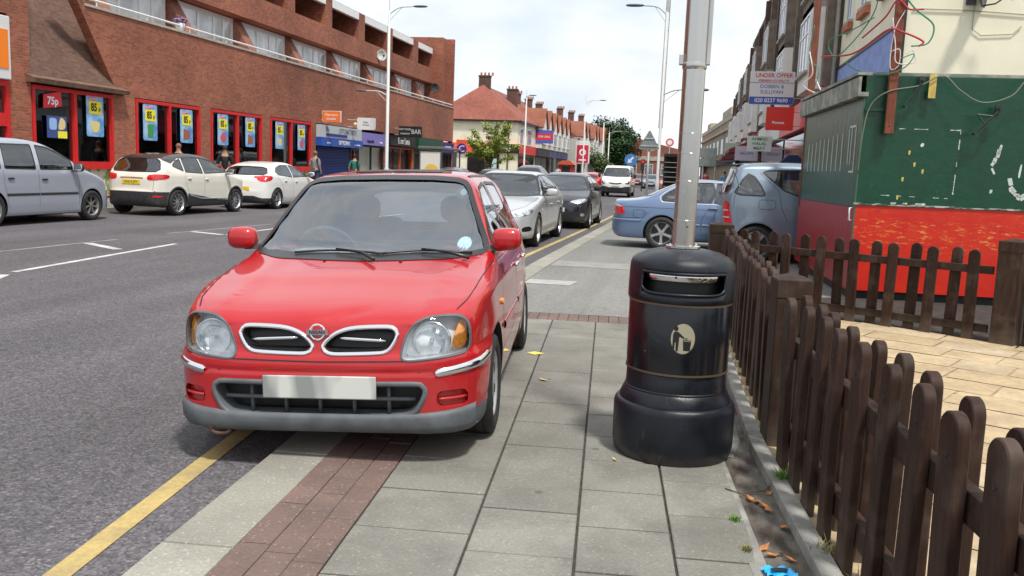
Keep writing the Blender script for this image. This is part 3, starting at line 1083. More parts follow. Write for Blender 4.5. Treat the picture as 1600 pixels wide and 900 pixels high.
def wheel(parent, x, y, R, w, rim, side, style='5', rimmat=None, det=1):
    """side +1: outer face towards +y"""
    n = 40 if det else 20
    t = MB()
    hw = w / 2
    prof = [(rim, -hw * .8), (rim + .015, -hw * .95), ((R + rim) / 2, -hw * 1.03), (R - .02, -hw * .93), (R - .004, -hw * .7), (R, -hw * .35), (R - .004, -hw * .32), (R, -hw * .28), (R, hw * .28), (R - .005, hw * .32), (R, hw * .36), (R - .004, hw * .7), (R - .02, hw * .93), ((R + rim) / 2, hw * 1.03), (rim + .015, hw * .95), (rim, hw * .8)]
    t.lathe(prof, n, axis='y')
    tyre = part('wheel', t, M['rubber'], parent, smooth=True, loc=(x, y, R), rot=(0, 0, 0 if side > 0 else math.pi))
    fixn(tyre)
    r = MB()
    r.lathe([(rim, -hw * .7), (rim * .93, -hw * .6), (rim * .90, hw * .3), (rim * .93, hw * .62), (rim, hw * .86), (rim * 1.02, hw * .84)], n, axis='y')
    rm = rimmat or M['alloy']
    if style == 'cap':          # plastic trim
        pr = [(0.0, hw * .72), (rim * .25, hw * .75), (rim * .6, hw * .70), (rim * .9, hw * .60), (rim * .97, hw * .80)]
        r.lathe(pr, n, axis='y')
        rimo = part('rim', r, rm, tyre, smooth=True)
        h = MB()
        for k in range(7):
            a = 2 * math.pi * k / 7
            c = Matrix.Rotation(a, 4, 'Y')
            pts = [(.45, -.05), (.82, -.13), (.86, 0), (.82, .13), (.45, .05)]
            h.prism([(p[0] * rim, p[1] * rim * 1.1) for p in pts], 'y', hw * .6, hw * .735, c)
        part('rim_slots', h, M['black'], rimo)
    else:
        ns = int(style)
        r.lathe([(0, hw * .62), (rim * .18, hw * .62), (rim * .22, hw * .5), (rim * .22, hw * .2)], n // 2, axis='y')
        for k in range(ns):
            a = 2 * math.pi * (k + .25) / ns
            c = Matrix.Rotation(a, 4, 'Y')
            ww = rim * (0.13 if ns <= 5 else 0.085)
            r.prism([(rim * .12, -ww), (rim * .55, -ww * .75), (rim * .96, -ww * 1.2), (rim * .96, ww * 1.2), (rim * .55, ww * .75), (rim * .12, ww)], 'y', hw * .3, hw * .6, c)
        rimo = part('rim', r, rm, tyre, smooth=True, angle=35)
        d = MB(); d.disc((0, hw * .12, 0), rim * .93, n)
        d.lathe([(rim * .55, hw * .16), (rim * .56, hw * .18), (rim * .25, hw * .2)], n // 2, axis='y')
        part('brake_disc', d, M['trim_dark'], rimo)
    return tyre

def seat(parent, x, y, zf, matl, k=1.0, rest=True):
    s = MB()
    def cushion(sx, sy, sz, c, Mx):
        b = superell(sx, sy, sz, 3.2, 14, 10)
        s.add([Mx @ Vector(v) + Vector(c) for v in b.v], b.f)
    cushion(.27, .25, .10, (x + .05, y, zf + .12), Matrix.Identity(3))
    cushion(.09, .25, .34, (x - .27, y, zf + .46), Matrix.Rotation(RAD(-14), 3, 'Y'))
    o = part('seat', s, matl, parent, smooth=True)
    if rest:
        h = MB(); b = superell(.055, .14, .10, 2.8, 12, 8)
        Mx = Matrix.Rotation(RAD(-10), 3, 'Y')
        h.add([Mx @ Vector(v) + Vector((x - .37, y, zf + .88)) for v in b.v], b.f)
        h.tube([(x - .36, y - .05, zf + .72), (x - .365, y - .05, zf + .85)], .008, 6)
        h.tube([(x - .36, y + .05, zf + .72), (x - .365, y + .05, zf + .85)], .008, 6)
        part('headrest', h, matl, o, smooth=True)
    return o

def mirror_pod(root, x, y, z, s, matl, sz=(0.07, 0.10, 0.067), name='wing_mirror', y_in=None):
    b = superell(*sz, 3.0, 18, 12)
    mb = MB(); mb.add([(v[0] * (1.0 if v[0] > 0 else .45) + x, v[1] + y * s, v[2] + z) for v in b.v], b.f)
    o = part(name, mb, matl, root, smooth=True)
    yi = (y_in if y_in else y - sz[1] - .05) * s
    a = MB(); a.prism([(x - .05, z - sz[2] - .005), (x + .04, z - sz[2] + .0), (x + .02, z - sz[2] + .03), (x - .04, z - sz[2] + .03)], 'y', yi, (y - .02) * s)
    part('mirror_arm', a, M['plastic'], o)
    g = MB(); gg = superell(.006, sz[1] * .86, sz[2] * .84, 3.2, 16, 10, (x - sz[0] * .42, y * s, z))
    g.add(gg.v, gg.f); part('mirror_glass', g, M['chrome'], o, smooth=True)
    return o

def make_car(sp, name, label, cat, loc, heading, group=None, roll=0.0, pitch=0.0):
    """heading: world angle of the car's forward axis"""
    B = Body(sp)
    root = thing(name, label, cat, loc, 0, group)
    root.rotation_mode = 'ZYX' if False else 'XYZ'
    Rm = Matrix.Rotation(heading, 3, 'Z') @ Matrix.Rotation(roll, 3, 'X') @ Matrix.Rotation(pitch, 3, 'Y')
    root.rotation_euler = Rm.to_euler()
    nx, ny, nz = sp.get('res', (90, 30, 28))
    P, quads = body_grid(B, nx, ny, nz)
    snapped = np.zeros(len(P), bool)
    h = (sp['xf'] - sp['xr']) / nx * 0.52
    R, Ra, wb = sp['R'], sp['arch'], sp['wb']
    arches = []
    for wx in (wb / 2, -wb / 2):
        th = np.linspace(-0.35, math.pi + 0.35, 40)
        zc = R + sp.get('archdz', 0.0)
        arches.append(np.c_[wx + Ra * np.cos(th), zc + Ra * np.sin(th)])
    clear = sp.get('clear', True)
    holes = []
    for a in arches: holes.append(('side', a, None))
    if clear:
        holes.append(('front', np.array(sp['screen_full']), None))
        holes.append(('rear', np.array(sp['rear_full']), None))
        for w in sp['side_windows']: holes.append(('side', np.array(w), None))
    if sp.get('lamp_bucket'):
        for s_ in (1, -1):
            holes.append(('front', np.array(sp['headlamp']) * [s_, 1], None))
    for (rn_, rv_, rp_, rd_, rw_, rb_, rs_) in sp.get('recess', []):
        for s_ in ((1, -1) if rs_ else (1,)):
            holes.append((rv_, np.array(rp_) * [s_, 1], None))
    for hv, hp, sel in holes:
        do_snap(B, P, snapped, hv, resample(hp, 0.02) if hv != 'side' or len(hp) < 30 else hp, h, True)
    regions = sp.get('regions', [])
    for (rn, rv, rp, rmat, snp) in regions:
        if snp:
            for s_ in ((1, -1) if rv in ('front', 'rear') else (1,)):
                do_snap(B, P, snapped, rv, resample(np.array(rp) * ([s_, 1] if rv in ('front', 'rear') else [1, 1]), 0.03), h * .9, True)
    T = tri_split(quads, snapped)
    Nn = B.normals(P)
    C = P[T].mean(1)
    fn = np.cross(P[T[:, 1]] - P[T[:, 0]], P[T[:, 2]] - P[T[:, 0]])
    area = np.linalg.norm(fn, axis=1)
    nc = Nn[T].mean(1)
    fl = (fn * nc).sum(1) < 0
    T[fl] = T[fl][:, ::-1]
    dele = area < 1e-9
    cut = np.zeros(len(T), bool)
    for hv, hp, sel in holes:
        m_ = facing(nc, hv, C, 0.22)
        if hv == 'side': m_ = np.abs(C[:, 1]) > 0.42
        if hv == 'side' and len(hp) < 30: m_ &= np.abs(nc[:, 1]) > 0.45
        if hv == 'side' and len(hp) >= 30: m_ = (np.abs(C[:, 1]) > sp.get('archin', 0.5))
        ins = inpoly(proj2(C, hv), hp) & m_
        cut |= ins
    keep = ~(cut | dele)
    assigned = np.full(len(T), -1)
    for ri, (rn, rv, rp, rmat, snp) in enumerate(regions):
        m_ = facing(nc, rv, C, 0.15) if rv != 'any' else np.ones(len(T), bool)
        if rv == 'side': m_ = np.abs(nc[:, 1]) > 0.3
        p2 = proj2(C, rv)
        if rv in ('front', 'rear'): p2 = np.abs(p2) if False else np.c_[np.abs(p2[:, 0]), p2[:, 1]]
        if rv == 'top': p2 = np.c_[p2[:, 0], np.abs(p2[:, 1])]
        ins = inpoly(p2, np.array(rp)) & m_ & (assigned < 0)
        assigned[ins] = ri
    def emit(nm, mask, matl, par):
        t = T[mask]
        if not len(t): return None
        u, inv = np.unique(t, return_inverse=True)
        return npmesh(nm, P[u], inv.reshape(-1, 3), matl, par, Nn[u])
    paint_m = sp['paint']
    body = emit('body', keep & (assigned < 0), paint_m, root)
    done = set()
    rparts = {}
    for ri, (rn, rv, rp, rmat, snp) in enumerate(regions):
        if rn == 'door':
            for s_ in (1, -1):
                emit('door', keep & (assigned == ri) & (C[:, 1] * s_ > 0), rmat or paint_m, root)
        else:
            rparts[rn] = emit(rn, keep & (assigned == ri), rmat or paint_m, root)
    # lining
    if clear:
        keepl = keep & (C[:, 2] > 0.35) & (np.abs(C[:, 0] - sp.get('cabx', -0.3)) < sp.get('cabl', 1.55))
        Pi = P - Nn * 0.035
        t = T[keepl]; u, inv = np.unique(t, return_inverse=True)
        npmesh('cabin_lining', Pi[u], inv.reshape(-1, 3)[:, ::-1], sp.get('lining', M['interior']), root, -Nn[u])
    # wheel wells
    for a, wx in zip(arches, (wb / 2, -wb / 2)):
        for s_ in (1, -1):
            ww = MB()
            O, ok = B.view('side', a, -0.004, s_)
            n = len(a)
            inn = np.c_[a[:, 0], np.full(n, (sp['tw'] - sp['w'] - 0.06) * s_), a[:, 1]]
            vs = np.vstack([O, inn]); fs = [(i, i + 1, n + i + 1, n + i) for i in range(n - 1) if ok[i] and ok[i + 1]]
            ww.add(vs, fs)
            ww.add(inn, [tuple(range(n))])
            part('wheel_well', ww, M['black'], root)
    for wx in (wb / 2, -wb / 2):
        for s_ in (1, -1):
            wheel(root, wx, (sp['tw'] - sp['w'] / 2) * s_, R, sp['w'], sp['rim'], s_, sp.get('spokes', '5'), sp.get('rimmat'), sp.get('det', 1))
    # underside
    ub = MB(); ub.box(-wb / 2 + Ra, wb / 2 - Ra, -sp['tw'] + .1, sp['tw'] - .1, sp['zb'] - .03, sp['zb'] + .1)
    ub.box(-wb / 2 - Ra - .1, wb / 2 + Ra + .1, -.45, .45, sp['zb'] - .02, sp['zb'] + .12)
    ub.tube([(wb / 2, -sp['tw'] + .1, R), (wb / 2, sp['tw'] - .1, R)], .04, 8)
    ub.tube([(-wb / 2, -sp['tw'] + .1, R), (-wb / 2, sp['tw'] - .1, R)], .05, 8)
    part('underside', ub, M['black'], root)
    # glazing
    gm = M['car_glass'] if clear else M['dark_glass']
    ws = patch('windscreen', B, 'front', sp['screen_full'], 0.001 if clear else .003, sp.get('screen_mat', gm), root, 0.06)
    sc = strip('screen_seal', B, 'front', np.array(sp['screen_full']), sp.get('seal', .035), M['trim_dark'], ws or root, 0.004, inner=sp.get('seal', .035) * .65)
    rw = patch('rear_window', B, 'rear', sp['rear_full'], 0.001 if clear else .003, sp.get('rear_glass', gm), root, 0.07)
    strip('window_seal', B, 'rear', np.array(sp['rear_full']), .025, M['trim_dark'], rw or root, 0.004, inner=.017)
    for w in sp['side_windows']:
        for s_ in (1, -1):
            g = patch('side_window', B, 'side', w, -0.002 if clear else .002, sp.get('sideg', M['side_glass'] if clear else M['dark_glass']), root, 0.08, s_)
            strip('window_seal', B, 'side', np.array(w), .022, sp.get('sealmat', M['trim_dark']), g or root, 0.003, inner=.013, sgn=s_, step=.04)
    # shut lines
    for (v, ln, closed) in sp.get('gaps', []):
        for s_ in (1, -1):
            if v == 'top0' or v == 'front0' or v == 'rear0':
                if s_ < 0: continue
                strip('panel_gap', B, v[:-1], ln, .006, M['black'], root, .0015, closed, 1)
            else:
                strip('panel_gap', B, v, ln, .006, M['black'], root, .0015, closed, s_)
    # arch lips
    if sp.get('lip'):
        lm, lw = sp['lip']
        for a in arches:
            a2 = a[(a[:, 1] > sp['zb'] + .02)]
            for s_ in (1, -1): strip('arch_trim', B, 'side', a2, lw, lm, root, .0, False, s_, .012, step=.04)
    # lamps
    for s_ in (1, -1):
        hp = np.array(sp['headlamp']) if sp.get('headlamp') is not None else None
        if hp is not None:
            if sp.get('lamp_bucket'):
                bk = MB()
                O = resample(hp, .02)
                P0, _ = B.view('front', O, 0.0, s_); P1, _ = B.view('front', offset_poly(O, -.012), -.055, s_)
                n = len(O)
                bk.add(np.vstack([P0, P1]), [(i, (i + 1) % n, n + (i + 1) % n, n + i) for i in range(n)])
                lampo = part('headlight', bk, sp.get('bucket_mat', M['reflector']), root, smooth=True)
                patch('reflector', B, 'front', offset_poly(O, -.012), -.055, sp.get('bucket_mat', M['reflector']), lampo, .03, s_)
                for (cy, cz, rr, dx, mm) in sp.get('bowls', []):
                    c0, _ = B.view('front', [(cy, cz)], -.045, s_)
                    x0 = c0[0][0] + dx
                    bw = MB()
                    pr = [(0.004, -.03)] + [(rr * math.sin(t), -.03 + rr * .62 * (1 - math.cos(t))) for t in np.linspace(.15, 1.5, 8)]
                    bw.lathe([(p[0], p[1]) for p in pr], 28, (x0, cy * s_, cz), axis='x')
                    bw.lathe([(rr * 1.0, rr * .55 - .03), (rr * 1.05, rr * .57 - .03), (rr * 1.07, rr * .4 - .03)], 28, (x0, cy * s_, cz), axis='x')
                    bo = part('lamp_bowl', bw, mm, lampo, smooth=True)
                    bu = superell(.018, .012, .012, 2, 10, 8, (x0 + .005, cy * s_, cz)); q = MB(); q.add(bu.v, bu.f)
                    part('bulb', q, M['reflector'] if mm is not M['amber'] else M['amber_deep'], lampo, smooth=True)
                if sp.get('lamp_amber') is not None:
                    patch('indicator_lens', B, 'front', sp['lamp_amber'], -.02, M['amber'], lampo, .02, s_, thick=.03)
                patch('headlight_glass', B, 'front', hp, .004, M['lamp_glass'], lampo, .04, s_, thick=.004)
                strip('headlight_gasket', B, 'front', hp, .011, M['grey_plastic'], lampo, .001, sgn=s_, hgt=.004, inner=.005, step=.02)
            else:
                lo_ = patch('headlight', B, 'front', hp, .004, M['reflector'], root, .03, s_, thick=.02)
                for (cy, cz, rr, dx, mm) in sp.get('bowls', []):
                    c0, _ = B.view('front', [(cy, cz)], .004, s_)
                    q = MB(); q.lathe([(0, .004), (rr * .6, .006), (rr * .9, .004), (rr, -.01)], 16, (c0[0][0], cy * s_, cz), axis='x')
                    part('lamp_bowl', q, mm, lo_, smooth=True)
        for (v, tp_, mm) in sp.get('taillights', []):
            patch('tail_light', B, v, tp_, .008, mm, root, .04, s_, thick=.02)
        for (nm, v, tp_, mm, off, th) in sp.get('side_patches', []):
            patch(nm, B, v, tp_, off, mm, root, .05, s_, thick=th)
        for (nm, v, ln, w_, mm, hg, cl) in sp.get('mouldings', []):
            strip(nm, B, v, ln, w_, mm, root, 0.0, cl, s_, hg, step=.014 if sp.get('lamp_bucket') else .04)
        for (hx, hz) in sp.get('handles', []):
            p, _ = B.view('side', [(hx, hz), (hx - .09, hz)], .0, s_)
            q = MB(); b = superell(.085, .016, .017, 2.8, 14, 8, (hx - .04, (abs(p[0][1]) + .016) * s_, hz)); q.add(b.v, b.f)
            part('door_handle', q, sp.get('handlemat', paint_m), root, smooth=True)
        if sp.get('mirror'):
            mx_, my_, mz_ = sp['mirror']
            mirror_pod(root, mx_, my_, mz_, s_, sp.get('mirrormat', paint_m), sp.get('mirsz', (.07, .10, .067)))
    for (nm, v, tp_, mm, off, th) in sp.get('center_patches', []):
        patch(nm, B, v, tp_, off, mm, root, .04, 1, thick=th)
    for (rn_, rv_, rp_, rd_, rw_, rb_, rs_) in sp.get('recess', []):
        for s_ in ((1, -1) if rs_ else (1,)):
            O = resample(np.array(rp_), .02); n = len(O)
            Oi = offset_poly(O, -min(.012, rd_ * .25))
            P0, k0 = B.view(rv_, O, .001, s_); P1, k1 = B.view(rv_, Oi, -rd_, s_)
            bk = MB(); bk.add(np.vstack([P0, P1]), [(i, (i + 1) % n, n + (i + 1) % n, n + i) for i in range(n) if k0[i] and k1[i] and k0[(i + 1) % n] and k1[(i + 1) % n]])
            ro = part(rn_, bk, rw_, root, smooth=True)
            patch('mesh', B, rv_, Oi, -rd_, rb_, ro, .04, s_)
    # number plates
    for (v, z, yc, mm, txt) in sp.get('plates', []):
        p, ok = B.view(v, [(yc, z)], 0.008, 1)
        x = p[0][0]
        dx = .01 if v == 'front' else -.01
        q = MB(); q.box(min(x, x + dx), max(x, x + dx), yc - sp.get('plw', .26), yc + sp.get('plw', .26), z - .056, z + .056)
        po = part('number_plate', q, mm, root, bevel=.006)
        if txt:
            rot = (RAD(90), 0, RAD(90)) if v == 'front' else (RAD(90), 0, RAD(-90))
            text('lettering', txt, .095, M['text_black'], po, (x + dx * 1.15, yc, z), rot, .001)
    if clear and sp.get('seats', True):
        sx = sp.get('seatx', -.05); zf = sp.get('seatz', .32)
        im = sp.get('seatmat', M['interior'])
        for y_ in (.36, -.36):
            seat(root, sx, y_, zf, im)
        rb = MB(); b = superell(.12, .58, .30, 4, 20, 10); rb.add([(v[0] + sx - .98 - (v[2]) * .25, v[1], v[2] + zf + .38) for v in b.v], b.f)
        rbo = part('rear_seat', rb, im, root, smooth=True)
        for y_ in (.33, -.33):
            hb = superell(.045, .12, .06, 2.8, 12, 8, (sx - 1.1, y_, zf + .73)); q = MB(); q.add(hb.v, hb.f); part('headrest', q, im, rbo, smooth=True)
        dz = sp.get('dashz', sp['belt'] - .04); dxx = sp.get('dashx', .72)
        d = MB(); d.prism([(dxx + .38, dz - .06), (dxx + .05, dz), (dxx - .08, dz - .03), (dxx - .12, dz - .12), (dxx - .06, dz - .35), (dxx + .38, dz - .4)], 'y', -.64, .64)
        dd = part('dashboard', d, sp.get('dashmat', M['interior']), root, bevel=.03)
        if sp.get('wheel_y') is not None:
            wy = sp['wheel_y']; sw = MB()
            c = Vector((dxx - .20, wy, dz + .02)); tl = Matrix.Rotation(RAD(-62), 3, 'Y')
            pts = [c + tl @ Vector((.185 * math.cos(t), .185 * math.sin(t), 0)) for t in np.linspace(0, 2 * math.pi, 29)]
            sw.tube(pts, .015, 8)
            for t in (0.0, 2.1, 4.2):
                sw.tube([c, c + tl @ Vector((.18 * math.cos(t + math.pi), .18 * math.sin(t + math.pi), 0))], .012, 6)
            hb = superell(.055, .055, .03, 3, 12, 8); sw.add([c + tl @ Vector(v) for v in hb.v], hb.f)
            part('steering_wheel', sw, M['interior'], root, smooth=True)
            cb = MB(); b = superell(.12, .20, .06, 3, 16, 8, (dxx + .02, wy, dz + .01)); cb.add(b.v, b.f); part('instrument_cowl', cb, M['interior_grey'], dd, smooth=True)
    return root, B
# ------------------------------------------------------------------ the red hatchback
M['paint_red'] = paint('paint_red', (0.42, 0.0025, 0.007), 0.0, 0.36, dirt=0.03)
M['red_side_paint'] = M['paint_red']
def smooth_poly(p, n=4): return catmull(p, n, True)
def rr(y0, y1, z0, z1, r, n=4):
    """rounded rectangle"""
    out = []
    for (cx, cy, a0) in ((y1 - r, z1 - r, 0), (y0 + r, z1 - r, 90), (y0 + r, z0 + r, 180), (y1 - r, z0 + r, 270)):
        for k in range(n + 1):
            a = RAD(a0 + 90 * k / n); out.append((cx + r * math.cos(a), cy + r * math.sin(a)))
    return out
def half(pts):
    """mirror a right half outline (y>=0, top to bottom) into a full outline"""
    return [tuple(p) for p in pts] + [(-p[0], p[1]) for p in pts[::-1]]

def sc_(P, y0, ky, z0, kz): return [((p[0] - y0) * ky + y0, (p[1] - z0) * kz + z0) for p in P]
def red_extra(x, y, z):
    ay = np.abs(y)
    f = 0 * x
    # bumper stands proud of the nose, with a shelf above it
    nose = 1 / (1 + np.exp(-(x - 1.35) / .05))
    f += nose * 0.022 * (1 / (1 + np.exp(-(z - 0.555) / .008)))
    # crease of the bumper moulding
    f += nose * 0.006 * np.exp(-((z - .475) / .012) ** 2)
    # swage along the flank
    f += -0.006 * np.exp(-((z - .80) / .03) ** 2) * (ay > .5)
    # dent in the bonnet edge
    f += 0.012 * np.exp(-(((y - .13) / .10) ** 2 + ((z - .735 - .15 * (y - .13)) / .022) ** 2)) * nose
    # raised bonnet shoulders
    f += -0.010 * np.exp(-((ay - .52) / .09) ** 2) * (x > .75) * (z > .7)
    return f

grille = smooth_poly([(.035, .585), (.06, .625), (.11, .665), (.19, .688), (.34, .694), (.372, .680), (.375, .655), (.352, .600), (.33, .575), (.28, .566), (.10, .560), (.05, .566)], 3)
headl = smooth_poly([(.408, .545), (.415, .60), (.445, .67), (.49, .716), (.55, .736), (.65, .738), (.70, .725), (.728, .69), (.736, .62), (.727, .562), (.68, .548), (.56, .535), (.44, .526)], 3)
amber_l = smooth_poly([(.652, .585), (.660, .64), (.680, .70), (.697, .715), (.710, .69), (.717, .63), (.709, .582), (.68, .572)], 3)
grille = sc_(grille, .03, 1, .628, .80); headl = sc_(headl, .425, .955, .74, .96); amber_l = sc_(amber_l, .425, .955, .74, .96)
screen = half([(0.0, 1.400), (.30, 1.396), (.46, 1.383), (.515, 1.362), (.545, 1.32), (.60, 1.20), (.66, 1.07), (.700, .985), (.690, .960), (.45, .945), (.0, .94)])
screen = [p for i, p in enumerate(screen) if not (i > 0 and p == screen[i - 1])]
rearw = half([(0.0, 1.30), (.40, 1.29), (.50, 1.26), (.58, 1.05), (.575, 1.00), (.0, .98)])
RED = dict(
    up=[(1.80, .17), (1.845, .19), (1.875, .27), (1.885, .38), (1.885, .48), (1.872, .545), (1.865, .60), (1.845, .68), (1.80, .745), (1.68, .80), (1.45, .855), (1.15, .905), (.92, .950), (.82, .978), (.70, 1.06), (.53, 1.195), (.36, 1.320), (.24, 1.385), (.08, 1.418), (-.4, 1.44), (-.85, 1.43), (-1.20, 1.385), (-1.38, 1.31), (-1.50, 1.18), (-1.66, .96), (-1.72, .85), (-1.75, .65), (-1.79, .52), (-1.83, .46), (-1.83, .30), (-1.79, .20), (-1.70, .17)],
    plan=[(1.885, 0), (1.882, .25), (1.860, .47), (1.80, .63), (1.70, .735), (1.54, .80), (1.3, .825), (.8, .83), (0, .83), (-1.0, .82), (-1.4, .785), (-1.62, .70), (-1.76, .55), (-1.82, .25), (-1.83, 0)],
    sect=[(0, .76), (.17, .77), (.25, .80), (.4, .825), (.62, .825), (.80, .805), (.90, .77), (.96, .735), (1.05, .69), (1.2, .635), (1.35, .565), (1.42, .50), (1.5, .4)],
    xf=1.885, xr=-1.83, zt=1.44, zb=.17, wb=2.36, R=.278, arch=.325, w=.165, tw=.80, rim=.178,
    kx=.20, kz=.055, k=.065, k2=.10, belt=.93, xm=-.3, xin_f=.0, xin_r=-.6, archdz=.01,
    res=(170, 64, 60), h=.008, cn=5, flare=.010, extra=red_extra,
    paint=M['paint_red'], clear=True, screen_mat=M['screen_glass'],
    screen_full=screen, rear_full=rearw, seal=.028, taper=.02,
    side_windows=[smooth_poly([(.60, .975), (.46, 1.09), (.26, 1.24), (.12, 1.325), (-.22, 1.355), (-.24, 1.34), (-.26, .96), (-.2, .95)], 1),
                  smooth_poly([(-.34, .95), (-.32, 1.355), (-.80, 1.345), (-.90, 1.33), (-1.0, .96), (-.95, .95)], 1)],
    regions=[('bumper_base', 'side', [(2.0, 0), (2.0, .262), (1.62, .275), (1.40, .285), (1.40, 0)], M['grey_plastic'], True), ('bumper_base', 'front', [(-.1, 0), (1, 0), (1, .30), (.6, .262), (-.1, .25)], M['grey_plastic'], False),
             ('bumper', 'front', [(-.1, 0), (.95, 0), (.95, .605), (.72, .56), (.40, .53), (.0, .53), (-.1, .53)], None, True),
             ('bonnet', 'top', [(1.90, -.1), (1.82, .40), (1.72, .58), (1.66, .655), (1.55, .69), (1.35, .712), (1.0, .735), (.78, .745), (.78, -.1)], None, False),
             ('door', 'side', [(.76, .25), (.76, .94), (.18, 1.37), (-.27, 1.38), (-.29, .25)], None, False),
             ('door', 'side', [(-.30, .25), (-.28, 1.38), (-.85, 1.36), (-.98, .95), (-.86, .60), (-.80, .25)], None, False)],
    headlamp=headl, lamp_bucket=True, bucket_mat=mat('lamp_housing', (.74, .76, .77), .35, metal=.15, var=.15, scale=20), lamp_amber=amber_l,
    bowls=[(.545, .622, .088, .0, M['reflector'])],
    gaps=[('top', [(1.66, .655), (1.55, .69), (1.35, .712), (1.0, .735), (.80, .745)], False),
          ('front0', [(-.42, .532), (0, .525), (.42, .532)], False),
          ('front', [(.27, .475), (.5, .477)], False),
          ('side', [(.74, .30), (.76, .60), (.74, .92)], False), ('side', [(-.29, .25), (-.29, .95)], False), ('side', [(-.80, .25), (-.86, .62), (-1.0, .95)], False)],
    recess=[('grille', 'front', grille, .05, M['black'], M['black'], True),
            ('air_intake', 'front', smooth_poly(half([(.20, .415), (.46, .417), (.502, .407), (.512, .380), (.494, .333), (.46, .285), (.405, .262), (.2, .255)]), 2), .09, M['grey_plastic'], M['black'], False),
            ('fog_recess', 'front', rr(.575, .715, .30, .385, .028), .022, M['paint_red'], M['paint_red'], True)],
    mouldings=[('grille_surround', 'front', grille, .021, M['chrome'], .010, True),
               ('side_rub_strip', 'side', [(.70, .52), (-.25, .52)], .05, M['paint_red'], .010, False),
               ('side_rub_strip', 'side', [(-.33, .52), (-.82, .52)], .05, M['paint_red'], .010, False),
               ('side_rub_strip', 'side', [(1.50, .505), (1.62, .49)], .03, M['chrome'], .006, False)],
    handles=[(-.10, .80), (-.70, .80)], handlemat=M['chrome'],
    side_patches=[('side_indicator', 'side', rr(.80, .87, .665, .70, .012), M['amber'], .012, .02)],
    taillights=[('rear', rr(.56, .70, .62, .88, .03), M['tail_red'])],
    mirror=(.66, .812, 1.030), mirsz=(.075, .090, .068),
    plates=[('front', .40, .015, None, None)],
    seatmat=mat('seat_blue_grey', (.10, .12, .15), .8, var=.2, scale=9), dashmat=mat('dash_grey', (.20, .22, .24), .7), seatx=-.12, seatz=.28, wheel_y=-.34, dashz=.90, dashx=.66, spokes='cap', lining=M['interior_grey'], rimmat=mat('trim_silver', (.42, .43, .44), .45, metal=.3, var=.2, scale=12),
)
def plate_blur():
    m, nt, b = newmat('plate_smudged')
    tc = nt.nodes.new('ShaderNodeTexCoord')
    mp = nt.nodes.new('ShaderNodeMapping'); mp.inputs['Scale'].default_value = (0, 4.5, 1.2)
    nt.links.new(tc.outputs['Object'], mp.inputs[0])
    n = noise(nt, mp.outputs[0], 1.6, 1)
    nt.links.new(ramp(nt, n, (.44, (.26, .28, .27)), (.56, (.60, .62, .58))), b.inputs['Base Color'])
    b.inputs['Roughness'].default_value = .35
    return m
RED['plw'] = .278; RED['plates'] = [('front', .405, .015, plate_blur(), None)]
fwd = Vector((.117, -.993, 0)).normalized()
RED_H = math.atan2(fwd.y, fwd.x)
red, RB = make_car(RED, 'parked_car', 'red hatchback parked half on the pavement, facing the viewer beside the litter bin', 'car', (-1.910, 5.736, -.030), RED_H, roll=RAD(2.2))

# front details
def on(v, a, off=0.0, s_=1): return RB.view(v, [a], off, s_)[0][0]
# grey lower lip of the bumper
lip = MB()
ys = np.linspace(-.815, .815, 61)
rows = []
for zz, off in ((.180, -.01), (.176, .012), (.205, .020), (.245, .018), (.268, .010), (.270, -.004)):
    P, ok = RB.view('front', [(y_ * (.985), zz + (.035 if zz > .22 else .008) * abs(y_ / .8) ** 3) for y_ in ys], off)
    rows.append((P, ok))
n = len(ys); V = np.vstack([r[0] for r in rows]); OK = np.all([r[1] for r in rows], axis=0)
lip.add(V, [(r * n + i, r * n + i + 1, (r + 1) * n + i + 1, (r + 1) * n + i) for r in range(5) for i in range(n - 1) if OK[i] and OK[i + 1]])
part('bumper_lip', lip, M['grey_plastic'], red, smooth=True)
